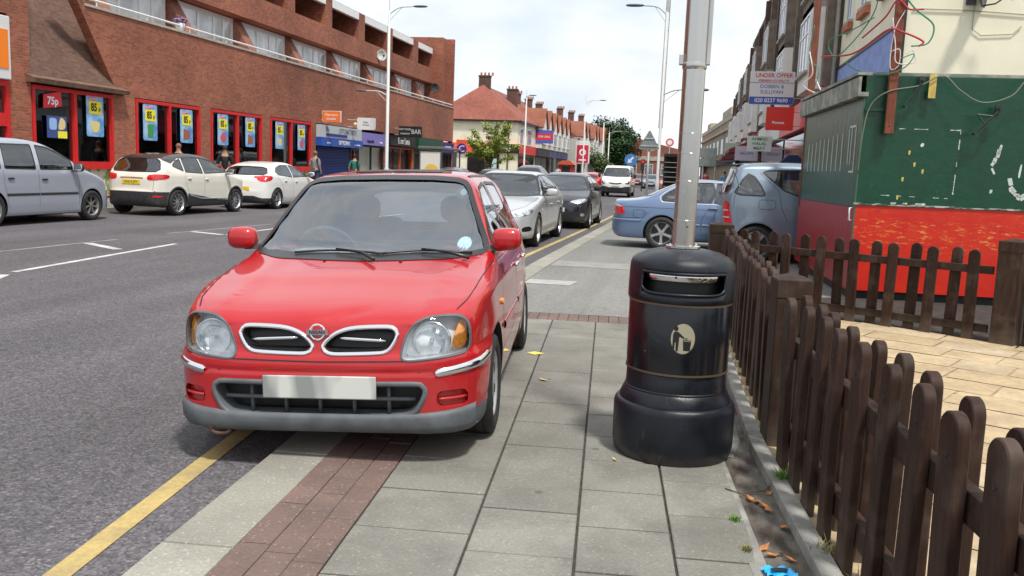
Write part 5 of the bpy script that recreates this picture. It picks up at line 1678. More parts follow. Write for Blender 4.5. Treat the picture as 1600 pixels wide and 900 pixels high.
# cream crossover with black roof
CROSS = dict(
    up=[(1.98, .24), (2.04, .30), (2.06, .45), (2.04, .70), (1.95, .85), (1.7, .97), (1.4, 1.03), (1.15, 1.10), (.8, 1.30), (.45, 1.46), (.15, 1.54), (-.3, 1.575), (-.9, 1.56), (-1.35, 1.51), (-1.62, 1.44), (-1.72, 1.36), (-1.85, 1.15), (-1.93, 1.02), (-1.97, .90), (-2.0, .68), (-2.05, .62), (-2.06, .40), (-2.0, .28), (-1.9, .24)],
    plan=[(2.06, 0), (2.04, .35), (1.95, .6), (1.78, .78), (1.5, .86), (1.0, .885), (0, .88), (-1.0, .89), (-1.55, .86), (-1.85, .75), (-2.0, .55), (-2.06, .25), (-2.06, 0)],
    sect=[(0, .81), (.24, .83), (.42, .87), (.65, .885), (.85, .885), (1.0, .86), (1.08, .82), (1.2, .76), (1.4, .65), (1.52, .56), (1.65, .48)],
    xf=2.06, xr=-2.06, zt=1.575, zb=.24, wb=2.606, R=.33, arch=.385, w=.205, tw=.875, rim=.225, kx=.18, kz=.045, belt=1.05, xm=-.3, zc=.7,
    res=(110, 40, 40), flare=.022, paint=M['cream_white'], clear=True,
    screen_full=half([(0, 1.48), (.45, 1.46), (.56, 1.42), (.70, 1.16), (0, 1.12)]),
    rear_full=half([(0, 1.44), (.45, 1.43), (.60, 1.36), (.68, 1.15), (.60, 1.09), (0, 1.08)]),
    side_windows=[smooth_poly([(1.05, 1.11), (.65, 1.30), (.35, 1.42), (.05, 1.47), (-.12, 1.475), (-.13, 1.07)], 1),
                  smooth_poly([(-.20, 1.07), (-.19, 1.475), (-.65, 1.465), (-.88, 1.44), (-.93, 1.10)], 1),
                  smooth_poly([(-1.0, 1.12), (-.95, 1.43), (-1.15, 1.38), (-1.36, 1.27), (-1.35, 1.23)], 1)],
    regions=[('roof', 'side', [(1.2, 1.12), (.4, 1.44), (-.2, 1.50), (-.7, 1.49), (-1.0, 1.45), (-1.40, 1.30), (-1.62, 1.37), (-1.62, 1.8), (1.2, 1.8)], M['black_car'], True),
             ('roof', 'top', [(.75, -.1), (.75, .62), (-1.60, .62), (-1.60, -.1)], M['black_car'], False),
             ('cladding', 'side', [(2.2, .0), (2.2, .52), (1.72, .52), (1.72, .0)], M['plastic'], True),
             ('cladding', 'side', [(.92, .0), (.92, .36), (.5, .38), (-.9, .56), (-.9, .0)], M['plastic'], True),
             ('cladding', 'side', [(-1.68, .0), (-1.68, .56), (-2.3, .60), (-2.3, .0)], M['plastic'], True),
             ('cladding', 'rear', [(-.1, 0), (1, 0), (1, .60), (.6, .60), (-.1, .60)], M['plastic'], True),
             ('cladding', 'front', [(-.1, 0), (1, 0), (1, .50), (-.1, .46)], M['plastic'], True),
             ('door', 'side', [(.95, .37), (1.0, 1.15), (.3, 1.44), (-.15, 1.50), (-.17, .40)], None, False),
             ('door', 'side', [(-.18, .42), (-.16, 1.50), (-.75, 1.48), (-.98, 1.05), (-.9, .56)], None, False)],
    headlamp=smooth_poly([(.48, .80), (.5, .90), (.72, .95), (.80, .88), (.74, .80)], 2), bowls=[],
    gaps=[('side', [(.95, .38), (1.0, .8), (.96, 1.06)], False), ('side', [(-.165, .40), (-.165, 1.05)], False), ('side', [(-.84, .56), (-.98, .85), (-.97, 1.08)], False), ('rear', [(.60, .62), (.62, .98), (.60, 1.08)], False)],
    mouldings=[('side_rub_strip', 'side', [(.85, .40), (-.3, .42), (-.82, .52)], .035, M['chrome'], .012, False), ('boot_trim', 'rear', [(.0, .935), (.32, .93)], .035, M['chrome'], .012, False)],
    lip=(M['plastic'], .055),
    taillights=[('rear', smooth_poly([(.44, .92), (.46, 1.0), (.62, 1.035), (.78, 1.03), (.80, .98), (.78, .91), (.6, .885), (.5, .89)], 2), M['tail_red']), ('side', smooth_poly([(-1.90, .93), (-1.93, 1.0), (-1.86, 1.035), (-1.70, 1.03), (-1.60, 1.0), (-1.66, .94), (-1.8, .91)], 2), M['tail_red'])],
    side_patches=[('rear_reflector', 'rear', rr(.60, .78, .46, .51, .015), M['tail_red'], .008, .01)],
    handles=[(-.02, .92), (-.78, .94)], mirror=(.85, 1.0, 1.13), mirrormat=M['black_car'], mirsz=(.07, .11, .08),
    plates=[('rear', .83, 0, M['plate_yellow'], 'HN14 JFY')], seatx=.05, seatz=.5, wheel_y=-.38, dashz=1.08, dashx=.85, spokes='10')
make_car(CROSS, 'parked_car', 'cream crossover with black roof and black lower cladding, parked outside the shop windows', 'car', (-13.50, 21.70, -.06), RAD(86.5), 'cars parked outside the shop')

# white hatchback
WH = scaled(HATCH, paint=M['white_car'], zt=1.44, screen_mat=None,
    up=[(2.08, .19), (2.16, .25), (2.17, .42), (2.13, .62), (2.0, .76), (1.7, .87), (1.3, .95), (1.0, 1.03), (.7, 1.17), (.35, 1.32), (.05, 1.40), (-.3, 1.435), (-.8, 1.43), (-1.3, 1.36), (-1.62, 1.25), (-1.74, 1.15), (-1.88, 1.0), (-1.96, .88), (-2.02, .65), (-2.08, .55), (-2.09, .35), (-2.0, .22), (-1.9, .19)],
    rear_full=half([(0, 1.28), (.45, 1.27), (.62, 1.22), (.68, 1.08), (.6, 1.03), (0, 1.02)]),
    plates=[('rear', .62, 0, M['plate_yellow'], None)], xf=2.17, xr=-2.09, wb=2.70,
    regions=[('door', 'side', [(.9, .28), (.92, .98), (.3, 1.36), (-.25, 1.39), (-.26, .28)], None, False),
             ('door', 'side', [(-.27, .28), (-.25, 1.39), (-.95, 1.36), (-1.3, 1.1), (-1.0, .7), (-.9, .28)], None, False),
             ('diffuser', 'rear', [(-.1, 0), (1, 0), (1, .34), (.6, .34), (.4, .40), (-.1, .40)], M['plastic'], True)],
    side_windows=[smooth_poly([(.85, .99), (.5, 1.17), (.2, 1.29), (-.05, 1.335), (-.2, 1.34), (-.22, .97)], 1),
                  smooth_poly([(-.30, .97), (-.28, 1.34), (-.8, 1.33), (-1.15, 1.25), (-1.32, 1.14), (-1.2, 1.04)], 1)],
    screen_full=half([(0, 1.355), (.42, 1.345), (.55, 1.31), (.70, 1.03), (0, 1.0)]),
    taillights=[('rear', smooth_poly([(.46, .90), (.50, .99), (.66, 1.02), (.79, 1.0), (.80, .90), (.76, .84), (.6, .84)], 2), M['tail_red']), ('side', smooth_poly([(-1.80, .86), (-1.92, .90), (-1.88, .99), (-1.70, 1.01), (-1.60, .97), (-1.66, .90)], 2), M['tail_red'])],
    mouldings=[])
WH.pop('screen_mat')
make_car(WH, 'parked_car', 'glossy white hatchback parked ahead of the cream crossover', 'car', (-13.28, 26.6, -.06), RAD(90), 'cars parked outside the shop')

# white panel van driving towards the viewer
VAN = dict(
    up=[(2.30, .26), (2.38, .32), (2.40, .50), (2.38, .75), (2.30, .95), (2.10, 1.10), (1.85, 1.20), (1.65, 1.30), (1.35, 1.60), (1.10, 1.83), (.85, 1.93), (.4, 1.955), (-1.0, 1.97), (-2.2, 1.96), (-2.33, 1.90), (-2.37, 1.4), (-2.38, .5), (-2.33, .3), (-2.2, .26)],
    plan=[(2.40, 0), (2.38, .4), (2.30, .70), (2.15, .86), (1.9, .93), (1.2, .95), (0, .95), (-2.0, .945), (-2.3, .9), (-2.38, .7), (-2.38, 0)],
    sect=[(0, .88), (.26, .90), (.5, .945), (.9, .95), (1.2, .94), (1.35, .91), (1.6, .84), (1.85, .76), (2.0, .68)],
    xf=2.40, xr=-2.38, zt=1.97, zb=.26, wb=3.1, R=.33, arch=.37, w=.21, tw=.92, rim=.2, kx=.14, kz=.03, belt=1.25, xm=-.3, zc=.9, xin_f=.5,
    res=(60, 24, 28), paint=M['white_car'], clear=True,
    screen_full=half([(0, 1.80), (.62, 1.79), (.72, 1.74), (.80, 1.42), (.82, 1.30), (.7, 1.27), (0, 1.25)]),
    rear_full=half([(0, 1.75), (.6, 1.75), (.7, 1.3), (0, 1.3)]),
    side_windows=[smooth_poly([(1.60, 1.28), (1.35, 1.48), (1.15, 1.68), (.95, 1.75), (.55, 1.75), (.55, 1.22), (1.3, 1.22)], 1)],
    regions=[('bumper', 'front', [(-.1, 0), (1.1, 0), (1.1, .66), (.6, .66), (.4, .60), (-.1, .60)], M['plastic'], True),
             ('door', 'side', [(1.55, .4), (1.65, 1.2), (1.1, 1.82), (.5, 1.85), (.5, .4)], None, False)],
    headlamp=smooth_poly([(.62, .82), (.60, .95), (.68, 1.05), (.80, 1.03), (.86, .93), (.82, .82)], 2), bowls=[],
    center_patches=[('grille', 'front', smooth_poly(half([(.1, .86), (.40, .90), (.36, .82), (.1, .78)]), 1), M['black'], .003, .01), ('air_intake', 'front', smooth_poly(half([(.2, .56), (.5, .55), (.45, .36), (.2, .34)]), 1), M['black'], .003, .01)],
    gaps=[('side', [(.5, .45), (.5, 1.8)], False)], taillights=[('rear', rr(.8, .9, .8, 1.2, .02), M['tail_red'])], handles=[(.65, 1.05)], handlemat=M['plastic'],
    mirror=(1.35, 1.10, 1.32), mirrormat=M['plastic'], mirsz=(.06, .09, .14), plates=[('front', .66, 0, M['plate_white'], 'KY06 LFD')], seatx=.8, seatz=.7, wheel_y=-.4, dashz=1.2, dashx=1.35, spokes='cap', cabx=.6, cabl=3, rimmat=mat('van_cap', (.3, .3, .3), .5))
make_car(VAN, 'panel_van', 'white panel van with dark grey bumper driving towards the viewer', 'van', (-4.65, 57.3, -.06), RAD(-90))

# distant cars
FARH = scaled(HATCH, res=(44, 18, 16), clear=False, gaps=[], handles=[], det=0, h=.02)
def far_car(label, x, y, head, pm, group='distant cars on the road', sp=FARH, zs=1.0, **k):
    c, _ = make_car(scaled(sp, paint=pm, plates=[('rear', .62, 0, M['plate_yellow'], None), ('front', .50, 0, M['plate_white'], None)], **k), 'distant_car', label, 'car', (x, y, -.06), RAD(head), group)
    c.scale = (1, 1, zs)
    return c
far_car('dark grey estate car just above the left end of the red car roof', -13.6, 50.5, 90, M['grey_car'])
far_car('small black car parked beyond the grey estate car', -13.5, 60.5, 90, M['black_car'])
far_car('tall black car seen above the roof of the silver saloon', -9.3, 52, 90, M['black_car'], zs=1.2)
far_car('bright red car with yellow rear plate to the left of the white van', -7.1, 64, 90, M['red_far'])
far_car('dark maroon car following behind the white van', -6.0, 100, -90, mat('maroon', (.12, .01, .015), .3, coat=1))
far_car('pale blue car beside the pole of the warning sign in the distance', -4.1, 92, -90, M['blue_silver'])
far_car('orange car half hidden behind the steel pole in the distance', -2.1, 84, -90, M['orange_far'])
# ------------------------------------------------------------------ long brick building with shops, far side
def bx(mb, *a): return mb.box(*a)
M['slope_brick'] = brick_mat('slope_brick', (0.13, 0.06, 0.042), (0.20, 0.095, 0.062), (0.13, 0.10, 0.08), big=.5)
M['poster_blue'] = mat('poster_blue', (0.09, 0.30, 0.66), 0.5, col2=(.40, .60, .82), scale=2.2, lo=.4, hi=.62)
LB = thing('brick_building', 'long red brick building with flats above a row of shops across the road', 'building', (-18, 40, 0))
def lbp(name, mb, m_, **k):
    for i, v in enumerate(mb.v): mb.v[i] = (v[0] + 18, v[1] - 40, v[2])
    return part(name, mb, m_, LB, **k)
Y0, Y1 = 2.0, 65.6
# parapet wall above the shops, its left end raked
w = MB(); w.prism([(25.75, 3.28), (65.6, 3.28), (65.6, 5.75), (24.0, 5.75), (23.2, 7.2), (22.7, 7.2), (25.3, 3.55)], 'x', -18.3, -18.0)
lbp('parapet_wall', w, M['brick'])
c = MB(); c.box(-18.36, -17.96, 24.0, 65.7, 5.752, 5.83); lbp('coping', c, M['stone'])
for (a, b) in ((20.9, 21.68), (25.22, 26.35), (30.28, 31.0), (35.1, 35.82), (40.06, 40.6), (50.25, 50.8), (55.85, 56.1), (61.8, 62.0), (65.35, 65.6)):
    w = MB(); w.box(-18.32, -18.002, a, b, 0, 3.278 if a > 22 else 9.0); lbp('pier', w, M['brick'])
w = MB(); w.box(-18.3, -18.004, 2, 20.9, 5.0, 9.0); lbp('wall', w, M['brick'])
# raked brick bay above the first window and its tiled ledge
s_ = MB(); s_.prism([(-17.98, 3.52), (-18.25, 3.52), (-21.2, 9.0), (-20.9, 9.1)], 'y', 21.68, 25.9); lbp('raked_bay', s_, M['slope_brick'])
l = MB(); l.prism([(-17.75, 3.30), (-17.72, 3.42), (-18.1, 3.56), (-18.4, 3.56), (-18.4, 3.30)], 'y', 21.5, 25.72); lbp('ledge', l, mat('ledge', (.17, .095, .06), .8, var=.25, scale=6))
# terrace floor and flats behind
t = MB(); t.box(-20, -18.3, 26.0, 65.5, 4.5, 4.7); lbp('terrace', t, M['stone'])
w = MB(); w.box(-30, -20.002, 21.7, 65.3, 0, 8.3); lbp('rear_wall', w, M['brick'])
w = MB(); w.box(-30, -20.01, 2, 21.7, 0, 9.0); lbp('rear_wall', w, M['brick'])
w = MB(); w.box(-20.3, -19.3, 21.7, 64.3, 7.45, 8.5); lbp('balcony_wall', w, M['brick'])
w = MB(); w.box(-30, -19.33, 64.3, 65.58, 0, 10.8); w.box(-19.35, -18.02, 65.3, 65.58, 5.85, 10.8); w.box(-19.34, -18.6, 64.32, 65.3, 5.0, 10.79)
lbp('end_wall', w, M['brick'])
w = MB(); w.box(-21.6, -21.4, 21.7, 64.3, 8.5, 9.55); lbp('recess_wall', w, M['brick_dark'])
w = MB(); w.box(-30, -19.5, 21.7, 64.3, 9.95, 10.05); lbp('roof', w, M['slate'])
pp = [(21.7, 23.0), (27.0, 28.2), (31.6, 32.6), (36.0, 37.0), (40.2, 41.0), (44.6, 45.5), (49.3, 50.3), (54.1, 55.2), (59.4, 60.6), (64.0, 64.3)]
for i, (a, b) in enumerate(pp):
    q = MB(); q.box(-21.4, -19.302, a, b, 8.5, 9.96 if i > 3 else 10.2); lbp('balcony_pier', q, M['brick'])
    if i + 1 < len(pp):
        a2 = pp[i + 1][0]
        q = MB(); q.box(-19.5, -19.28, b, a2, 9.55, 9.94); lbp('fascia_board', q, M['white_paint'])
        fr = MB(); y0 = b + (a2 - b) * .25; y1 = b + (a2 - b) * .75
        for (p0, p1) in ((y0, y0 + .07), ((y0 + y1) / 2 - .03, (y0 + y1) / 2 + .03), (y1 - .07, y1)): fr.box(-21.4, -21.33, p0, p1, 8.5, 9.5)
        fr.box(-21.4, -21.34, y0, y1, 9.42, 9.5)
        f = lbp('balcony_window', fr, M['upvc'])
        g = MB(); g.box(-21.4 + 18, -21.37 + 18, y0 - 40, y1 - 40, 8.5, 9.5); part('pane', g, M['window_glass'], f)
for i, yl in enumerate((26.9, 31.98, 36.95, 41.95, 47.0, 52.2, 57.4, 62.0)):
    wd = 4.2 if i < 7 else 2.2
    fr = MB()
    yr = yl + wd
    for p0 in (yl, yl + wd * .33, yl + wd * .62, yl + wd * .8, yr - .1): fr.box(-20.0, -19.93, p0, p0 + .15, 4.7, 7.4)
    fr.box(-20.0, -19.935, yl, yr, 7.22, 7.4); fr.box(-20.0, -19.94, yl, yl + wd * .33, 6.55, 6.62); fr.box(-20.0, -19.94, yl + wd * .8, yr, 6.0, 6.06)
    f = lbp('flat_window', fr, M['upvc'])
    g = MB(); g.box(-20.0 + 18, -19.965 + 18, yl - 40, yr - 40, 4.7, 7.25); part('pane', g, mat('net_curtain', (.60, .65, .68), .12, var=.35, scale=.9, spec=.7) if i == 0 else M['net_curtain2'] if 'net_curtain2' in M else bpy.data.materials['net_curtain'], f)
    fin = MB(); fin.prism([(-20, 4.7), (-18.75, 4.7), (-18.75, 5.45), (-20, 7.5)], 'y', yl - .75, yl - .02)
    lbp('raked_fin', fin, M['brick_red'])
r = MB(); r.tube([(-18.05, 24.3, 6.0), (-18.05, 65.3, 6.0)], .035, 8)
lbp('handrail', r, M['white_paint'])
for yy in np.arange(24.6, 65.4, 2.55):
    r = MB(); r.tube([(-18.05, yy, 5.83), (-18.05, yy, 6.0)], .02, 6); lbp('rail_post', r, M['white_paint'])

def dish(label, x, y, z, r=.33, face=(1, -1), group='satellite dishes on the flats', m_=None):
    d = thing('satellite_dish', label, 'satellite dish', (x, y, z), math.atan2(face[1], face[0]), group)
    mb = MB(); mb.lathe([(0, 0), (r * .5, .03), (r * .8, .075), (r, .12), (r * 1.01, .115), (r * .8, .06), (r * .5, .015), (0, -.015)], 24, (.12, 0, 0), axis='x')
    part('dish', mb, m_ or M['sign_back'], d, smooth=True)
    a = MB(); a.tube([(.10, 0, -r * .9), (.50, 0, -r * .55), (.50, 0, -.05)], .014, 6); a.box(.44, .58, -.04, .04, -.10, .0); part('receiver_arm', a, M['plastic'], d)
    b = MB(); b.tube([(-.05, 0, -.25), (.12, 0, -.05)], .02, 6); b.box(-.1, -.07, -.08, .08, -.35, -.1); part('bracket', b, M['galv'], d)
    return d
dish('dark satellite dish on the terrace wall of the flats, nearer of the pair', -20.0, 35.6, 8.2)
dish('pale satellite dish beside the darker one on the terrace of the flats', -20.0, 36.7, 8.1, m_=M['lamp_grey'])
dish('pale satellite dish below the middle balconies of the flats', -19.25, 52.8, 8.0, m_=M['lamp_grey'])
dish('black satellite dish near the far end of the flats', -19.1, 63.8, 7.1, m_=M['plastic'])
# flower tub on the coping
ft = thing('flower_tub', 'white tub of purple flowers on the parapet of the flats', 'flower pot', (-18.12, 29.2, 5.83))
q = MB(); q.lathe([(0, 0), (.13, 0), (.17, .26), (.15, .26), (.12, .05), (0, .05)], 16); part('pot', q, M['white_paint'], ft, smooth=True)
q = MB()
for k in range(160):
    a = random.uniform(0, 6.28); rr_ = random.uniform(0, .24); h = .28 + random.uniform(0, .24) * (1 - rr_ * 2)
    c = Vector((rr_ * math.cos(a), rr_ * math.sin(a), h)); e = Euler((random.uniform(-1, 1), random.uniform(-1, 1), a)).to_matrix()
    q.add([c + e @ Vector(p) for p in ((-.03, -.03, 0), (.03, -.03, 0), (.03, .03, 0), (-.03, .03, 0))], [(0, 1, 2, 3)])
part('flowers', q, mat('petals', (.30, .12, .42), .6, col2=(.10, .2, .06), scale=14, lo=.5, hi=.55), ft)

# supermarket windows
def shop_window(y0, y1, label, z0=.95, z1=3.25):
    w = thing('shop_window', label, 'window', (-18.0, (y0 + y1) / 2, 0), 0, 'supermarket windows')
    h = (y1 - y0) / 2
    fr = MB(); m_ = .10
    fr.box(-.12, .03, -h, -h + m_, 0, z1); fr.box(-.12, .03, h - m_, h, 0, z1); fr.box(-.121, .028, -h + m_, h - m_, z1 - .11, z1)
    fr.box(-.121, .028, -h + m_, h - m_, z0, z0 + .22); fr.box(-.12, .025, -.06, .06, z0 + .22, z1 - .11)
    part('frame', fr, M['red_frame'], w)
    g = MB(); g.box(-.09, -.07, -h + m_, h - m_, z0 + .2, z1 - .1); part('pane', g, M['shop_glass'], w)
    rv = MB(); rv.box(-.7, -.14, h - .75, h - .1, z0, z1); part('side_panel', rv, cmat((.50, .50, .44), .7), w)
    lp = MB(); lp.box(-.10, -.075, -h + m_, h - m_, .1, z0); part('lower_panel', lp, mat('veg_print', (.20, .35, .06), .5, col2=(.62, .55, .45), scale=3.5, lo=.45, hi=.5) if 'vp' not in M else M['vp'], w)
    M['vp'] = bpy.data.materials['veg_print']
    return w
shop_window(21.7, 25.2, 'red framed shop window nearest the left edge, under the tiled ledge')
shop_window(26.37, 30.26, 'second red framed shop window, above the rear of the cream crossover')
shop_window(31.02, 35.08, 'third red framed shop window, behind the person in the black shirt')
shop_window(35.84, 40.04, 'red framed shop window farthest right, next to the opticians')
# shop interior
q = MB(); q.box(-23.5, -23.4, 21.7, 40.2, 0, 3.4); q.box(-23.4, -18.1, 21.7, 40.2, 3.3, 3.4); q.box(-23.4, -18.1, 21.7, 40.2, -.02, .0)
lbp('shop_interior', q, cmat((.055, .05, .048), .9))
for k in range(7):
    sh = thing('shop_shelf', ['shelf unit inside the first shop window', 'shelf unit inside the shop, left of the second window', 'shelf unit inside the second shop window', 'shelf unit inside the shop behind the third window', 'shelf unit deep inside the third shop window', 'shelf unit inside the fourth shop window', 'shelf unit at the far end of the supermarket'][k], 'shelf', (-21.2, 23.0 + k * 2.6, 0), 0, 'shelves inside the supermarket')
    fr = MB(); fr.box(-.3, .3, -.9, -.86, 0, 2.0); fr.box(-.3, .3, .86, .9, 0, 2.0)
    for z in (.3, .8, 1.3, 1.8): fr.box(-.3, .3, -.86, .86, z, z + .03)
    part('frame', fr, cmat((.3, .3, .29), .6), sh)
    st = MB()
    for z in (.33, .83, 1.33):
        yy = -.84
        while yy < .8:
            wd = random.uniform(.08, .2); st.box(.0, .28, yy, min(.84, yy + wd * .93), z, z + random.uniform(.2, .4)); yy += wd
    so_ = part('stock', st, mat('stock', (.35, .08, .05), .6, col2=(.4, .38, .25), scale=5, lo=.45, hi=.55) if k == 0 else bpy.data.materials['stock'], sh); so_['kind'] = 'stuff'

# hanging posters: 85p offers
def poster(y, label, pic, z1=3.08, z0=1.92, w=.78):
    p = thing('poster', label, 'poster', (-17.98, y, 0), 0, 'blue price posters in the supermarket windows')
    b = MB(); b.prism(rr(-w / 2, w / 2, z0, z1, .06), 'x', -.02, -.005); part('sheet', b, M['poster_blue'], p)
    b = MB(); b.prism(rr(-w * .36, w * .36, z1 - .56, z1 - .18, .05), 'x', -.004, .004); yb = part('price_panel', b, cmat((.92, .80, .02), .5), p)
    text('lettering', '85', .33, M['text_black'], yb, (.006, -.06, z1 - .37), R_EAST, .001, sx=.85, bold=.012)
    text('lettering', 'p', .18, M['text_black'], yb, (.006, .20, z1 - .40), R_EAST, .001, bold=.006)
    b = MB(); b.prism([(-w * .38, z1 - .19), (w * .12, z1 - .10), (w * .12, z1 - .03), (-w * .38, z1 - .11)], 'x', .0, .006); part('banner', b, cmat((.90, .30, .35), .5), p)
    b = MB()
    if pic == 'bag': b.prism(smooth_poly([(-.16, z0 + .12), (.16, z0 + .12), (.14, z0 + .35), (.17, z0 + .52), (-.16, z0 + .52), (-.14, z0 + .3)], 2), 'x', -.004, .003); mm = cmat((.06, .32, .07), .5)
    elif pic == 'box': b.prism([(-.22, z0 + .1), (.22, z0 + .16), (.2, z0 + .42), (-.2, z0 + .5)], 'x', -.004, .003); mm = cmat((.35, .12, .07), .5)
    elif pic == 'bowl': b.prism(smooth_poly([(-.2, z0 + .42), (-.12, z0 + .15), (.12, z0 + .15), (.2, z0 + .42), (0, z0 + .46)], 3), 'x', -.004, .003); mm = cmat((.75, .62, .25), .5)
    else: b.prism(smooth_poly([(-.2, z0 + .35), (-.12, z0 + .15), (.15, z0 + .13), (.22, z0 + .33), (.05, z0 + .5)], 3), 'x', -.004, .003); mm = cmat((.62, .10, .14), .5)
    part('product_picture', b, mm, p)
poster(24.33, 'blue price poster with a yellow bowl picture, in the window under the ledge', 'bowl', 3.17, 1.93)
poster(27.15, 'blue price poster with a green bag picture, left pane of the second window', 'bag', 3.12)
poster(29.34, 'blue price poster with a brown box picture, right pane of the second window', 'box', 3.10)
poster(31.88, 'blue price poster with a pink packet picture, left pane of the third window', 'pack', 3.1)
poster(34.05, 'blue price poster with a small brown box picture, behind the black-shirted person', 'box', 3.12)
poster(36.72, 'blue price poster with a pale bowl picture, left pane of the window nearest the opticians', 'bowl', 3.1)
poster(38.95, 'blue price poster with a pink picture, last before the opticians', 'pack', 3.08)
p = thing('poster', 'tilted red offer poster at the top left of the first shop window', 'poster', (-17.98, 22.5, 2.85))
b = MB(); b.prism([(-.38, -.22), (.38, -.12), (.34, .30), (-.36, .16)], 'x', -.02, 0); part('sheet', b, cmat((.72, .03, .05), .5), p)
text('lettering', '75p', .30, M['text_white'], p, (.003, 0, .0), (RAD(90), RAD(0), RAD(90)), .001, bold=.008)
p = thing('poster', 'dark blue and yellow picture poster below the tilted red one', 'poster', (-17.98, 22.65, 2.1))
b = MB(); b.box(-.02, 0, -.40, .40, -.28, .34); part('sheet', b, cmat((.05, .08, .25), .5), p)
b = MB(); b.prism(rr(-.32, -.02, -.05, .28, .08), 'x', 0, .005); part('photo', b, cmat((.3, .5, .8), .5), p)
b = MB(); b.prism(smooth_poly([(.05, -.02), (.3, .0), (.33, .2), (.15, .3)], 3), 'x', 0, .005); part('photo', b, cmat((.75, .6, .3), .5), p)
b = MB(); b.box(0, .006, .02, .40, -.28, -.08); part('price_panel', b, cmat((.90, .82, .05), .5), p)
# red door frames and the orange sign of the entrance
d = thing('shop_entrance', 'red framed shop entrance at the left edge with a white and orange sign above', 'entrance', (-18.0, 18.6, 0))
q = MB()
for yy in (-3.0, -1.0, 1.0, 2.15): q.box(-.12, .02, yy, yy + .13, 0, 3.1)
q.box(-.12, .018, -3, 2.28, 3.1, 3.25); q.box(-.12, .016, -3, 2.28, 2.05, 2.4)
part('frame', q, M['red_frame'], d)
q = MB(); q.box(-.08, -.06, -3, 2.2, .1, 3.1); part('pane', q, M['shop_glass'], d)
q = MB(); q.box(-1.5, -1.4, -3, 2.2, 0, 3.1); part('inner_wall', q, cmat((.40, .38, .33), .8), d)
q = MB(); q.box(.02, .16, -4, 2.2, 3.27, 4.9); sg = part('sign_board', q, cmat((.70, .70, .70), .5), d, bevel=.02)
q = MB(); q.box(.16, .18, -4, 2.1, 3.55, 4.55); part('orange_panel', q, M['orange_sign'], sg)

# ---- other shop units
def shop_sign(name, label, y0, y1, z0, z1, matl, words=(), proud=.10, x=-18.0, tilt=0):
    t = thing(name, label, 'sign', (x, (y0 + y1) / 2, 0))
    h = (y1 - y0) / 2
    b = MB(); b.prism([(.0, z0), (proud, z0), (proud + tilt, z1), (.0, z1)], 'y', -h, h); bo = part('board', b, matl, t)
    for (txt, sz, col, dy, dz, sx) in words:
        text('lettering', txt, sz, col, bo, (proud + tilt * .5 + .012, dy, (z0 + z1) / 2 + dz), R_EAST, .004, sx=sx, bold=.004)
    return t
navy_t = cmat((.03, .04, .22), .5); grey_t = cmat((.24, .28, .32), .5)
shop_sign('shop_sign', 'pale grey opticians fascia with a dark blue band, right of the supermarket', 40.62, 46.1, 2.62, 3.22, cmat((.50, .53, .55), .4), (('Ellis', .30, grey_t, -1.9, .10, 1), ('OPTOMETRISTS', .36, grey_t, .75, .08, .95)), .22)
q = thing('sign_band', 'dark blue fading band along the foot of the opticians fascia', 'sign', (-17.77, 42.6, 2.70)); b = MB(); b.box(0, .012, -1.3, 1.4, -.0, .13); part('band', b, navy_t, q)
shop_sign('shop_awning', 'blue awning board reading OPTICIANS in white', 40.62, 46.1, 2.2, 2.60, cmat((.02, .09, .42), .45), (('OPTICIANS', .30, M['text_white'], .1, 0, 1.0), ('EYE TESTS', .10, M['text_white'], -1.9, -.05, 1), ('CONTACT LENSES', .10, M['text_white'], 1.9, -.05, 1)), .30)
def shopfront(label, y0, y1, z1, fm, pm, depth=.25, door=None):
    t = thing('shopfront', label, 'shopfront', (-18.0, (y0 + y1) / 2, 0)); h = (y1 - y0) / 2
    b = MB(); b.box(-.1, .0, -h, -h + .12, 0, z1); b.box(-.1, .0, h - .12, h, 0, z1); b.box(-.1, .002, -h, h, z1 - .12, z1); b.box(-.1, .003, -.05, .05, 0, z1)
    part('frame', b, fm, t)
    b = MB(); b.box(-.3, -.28, -h, h, 0, z1); part('pane', b, pm, t)
    return t
t = thing('roller_shutter', 'closed dark blue roller shutter under the opticians awning', 'shutter', (-18.0, 42.9, 0))
b = MB()
for k in range(27): b.prism([(-.05, k * .08), (-.02, k * .08 + .02), (-.02, k * .08 + .06), (-.05, k * .08 + .078)], 'y', -2.1, 2.1)
part('slats', b, cmat((.012, .030, .16), .5), t)
shopfront('narrow dark doorway between the blue shutter and the purple shop', 45.1, 46.1, 2.2, cmat((.1, .02, .03), .5), M['dark_glass'])
shop_sign('shop_sign', 'lilac shop fascia between the opticians and the lamp post', 46.2, 50.3, 2.45, 3.12, cmat((.24, .20, .52), .45), (('hopscotch', .26, cmat((.02, .01, .08), .5), -.5, -.12, 1), ('beauty', .17, M['text_white'], 1.2, -.14, 1)), .12)
shopfront('shopfront with pale blinds under the lilac fascia', 46.2, 50.25, 2.45, M['black'], cmat((.42, .43, .36), .5))
shop_sign('shop_sign', 'black fascia with large white letters above the orange shopfront', 50.8, 55.85, 2.55, 3.15, M['black'], (('Buon Luna', .55, M['text_white'], -.1, 0, .95),), .25)
shopfront('shopfront with a bright orange frame below the black fascia', 50.85, 55.85, 2.5, cmat((.62, .09, .02), .45), M['dark_glass'])
shop_sign('shop_sign', 'plain dark green fascia with a pale top edge', 56.1, 61.8, 2.45, 3.22, cmat((.008, .065, .035), .5), (), .35)
shopfront('dim shopfront under the dark green fascia', 56.1, 61.8, 2.45, cmat((.015, .06, .04), .5), M['dark_glass'])
shop_sign('shop_sign', 'deep blue fascia with small white letters at the far end of the brick building', 62.0, 65.4, 2.40, 3.15, cmat((.035, .025, .20), .5), (('CASH EXPRESS', .28, M['text_white'], .1, 0, .9),), .15)
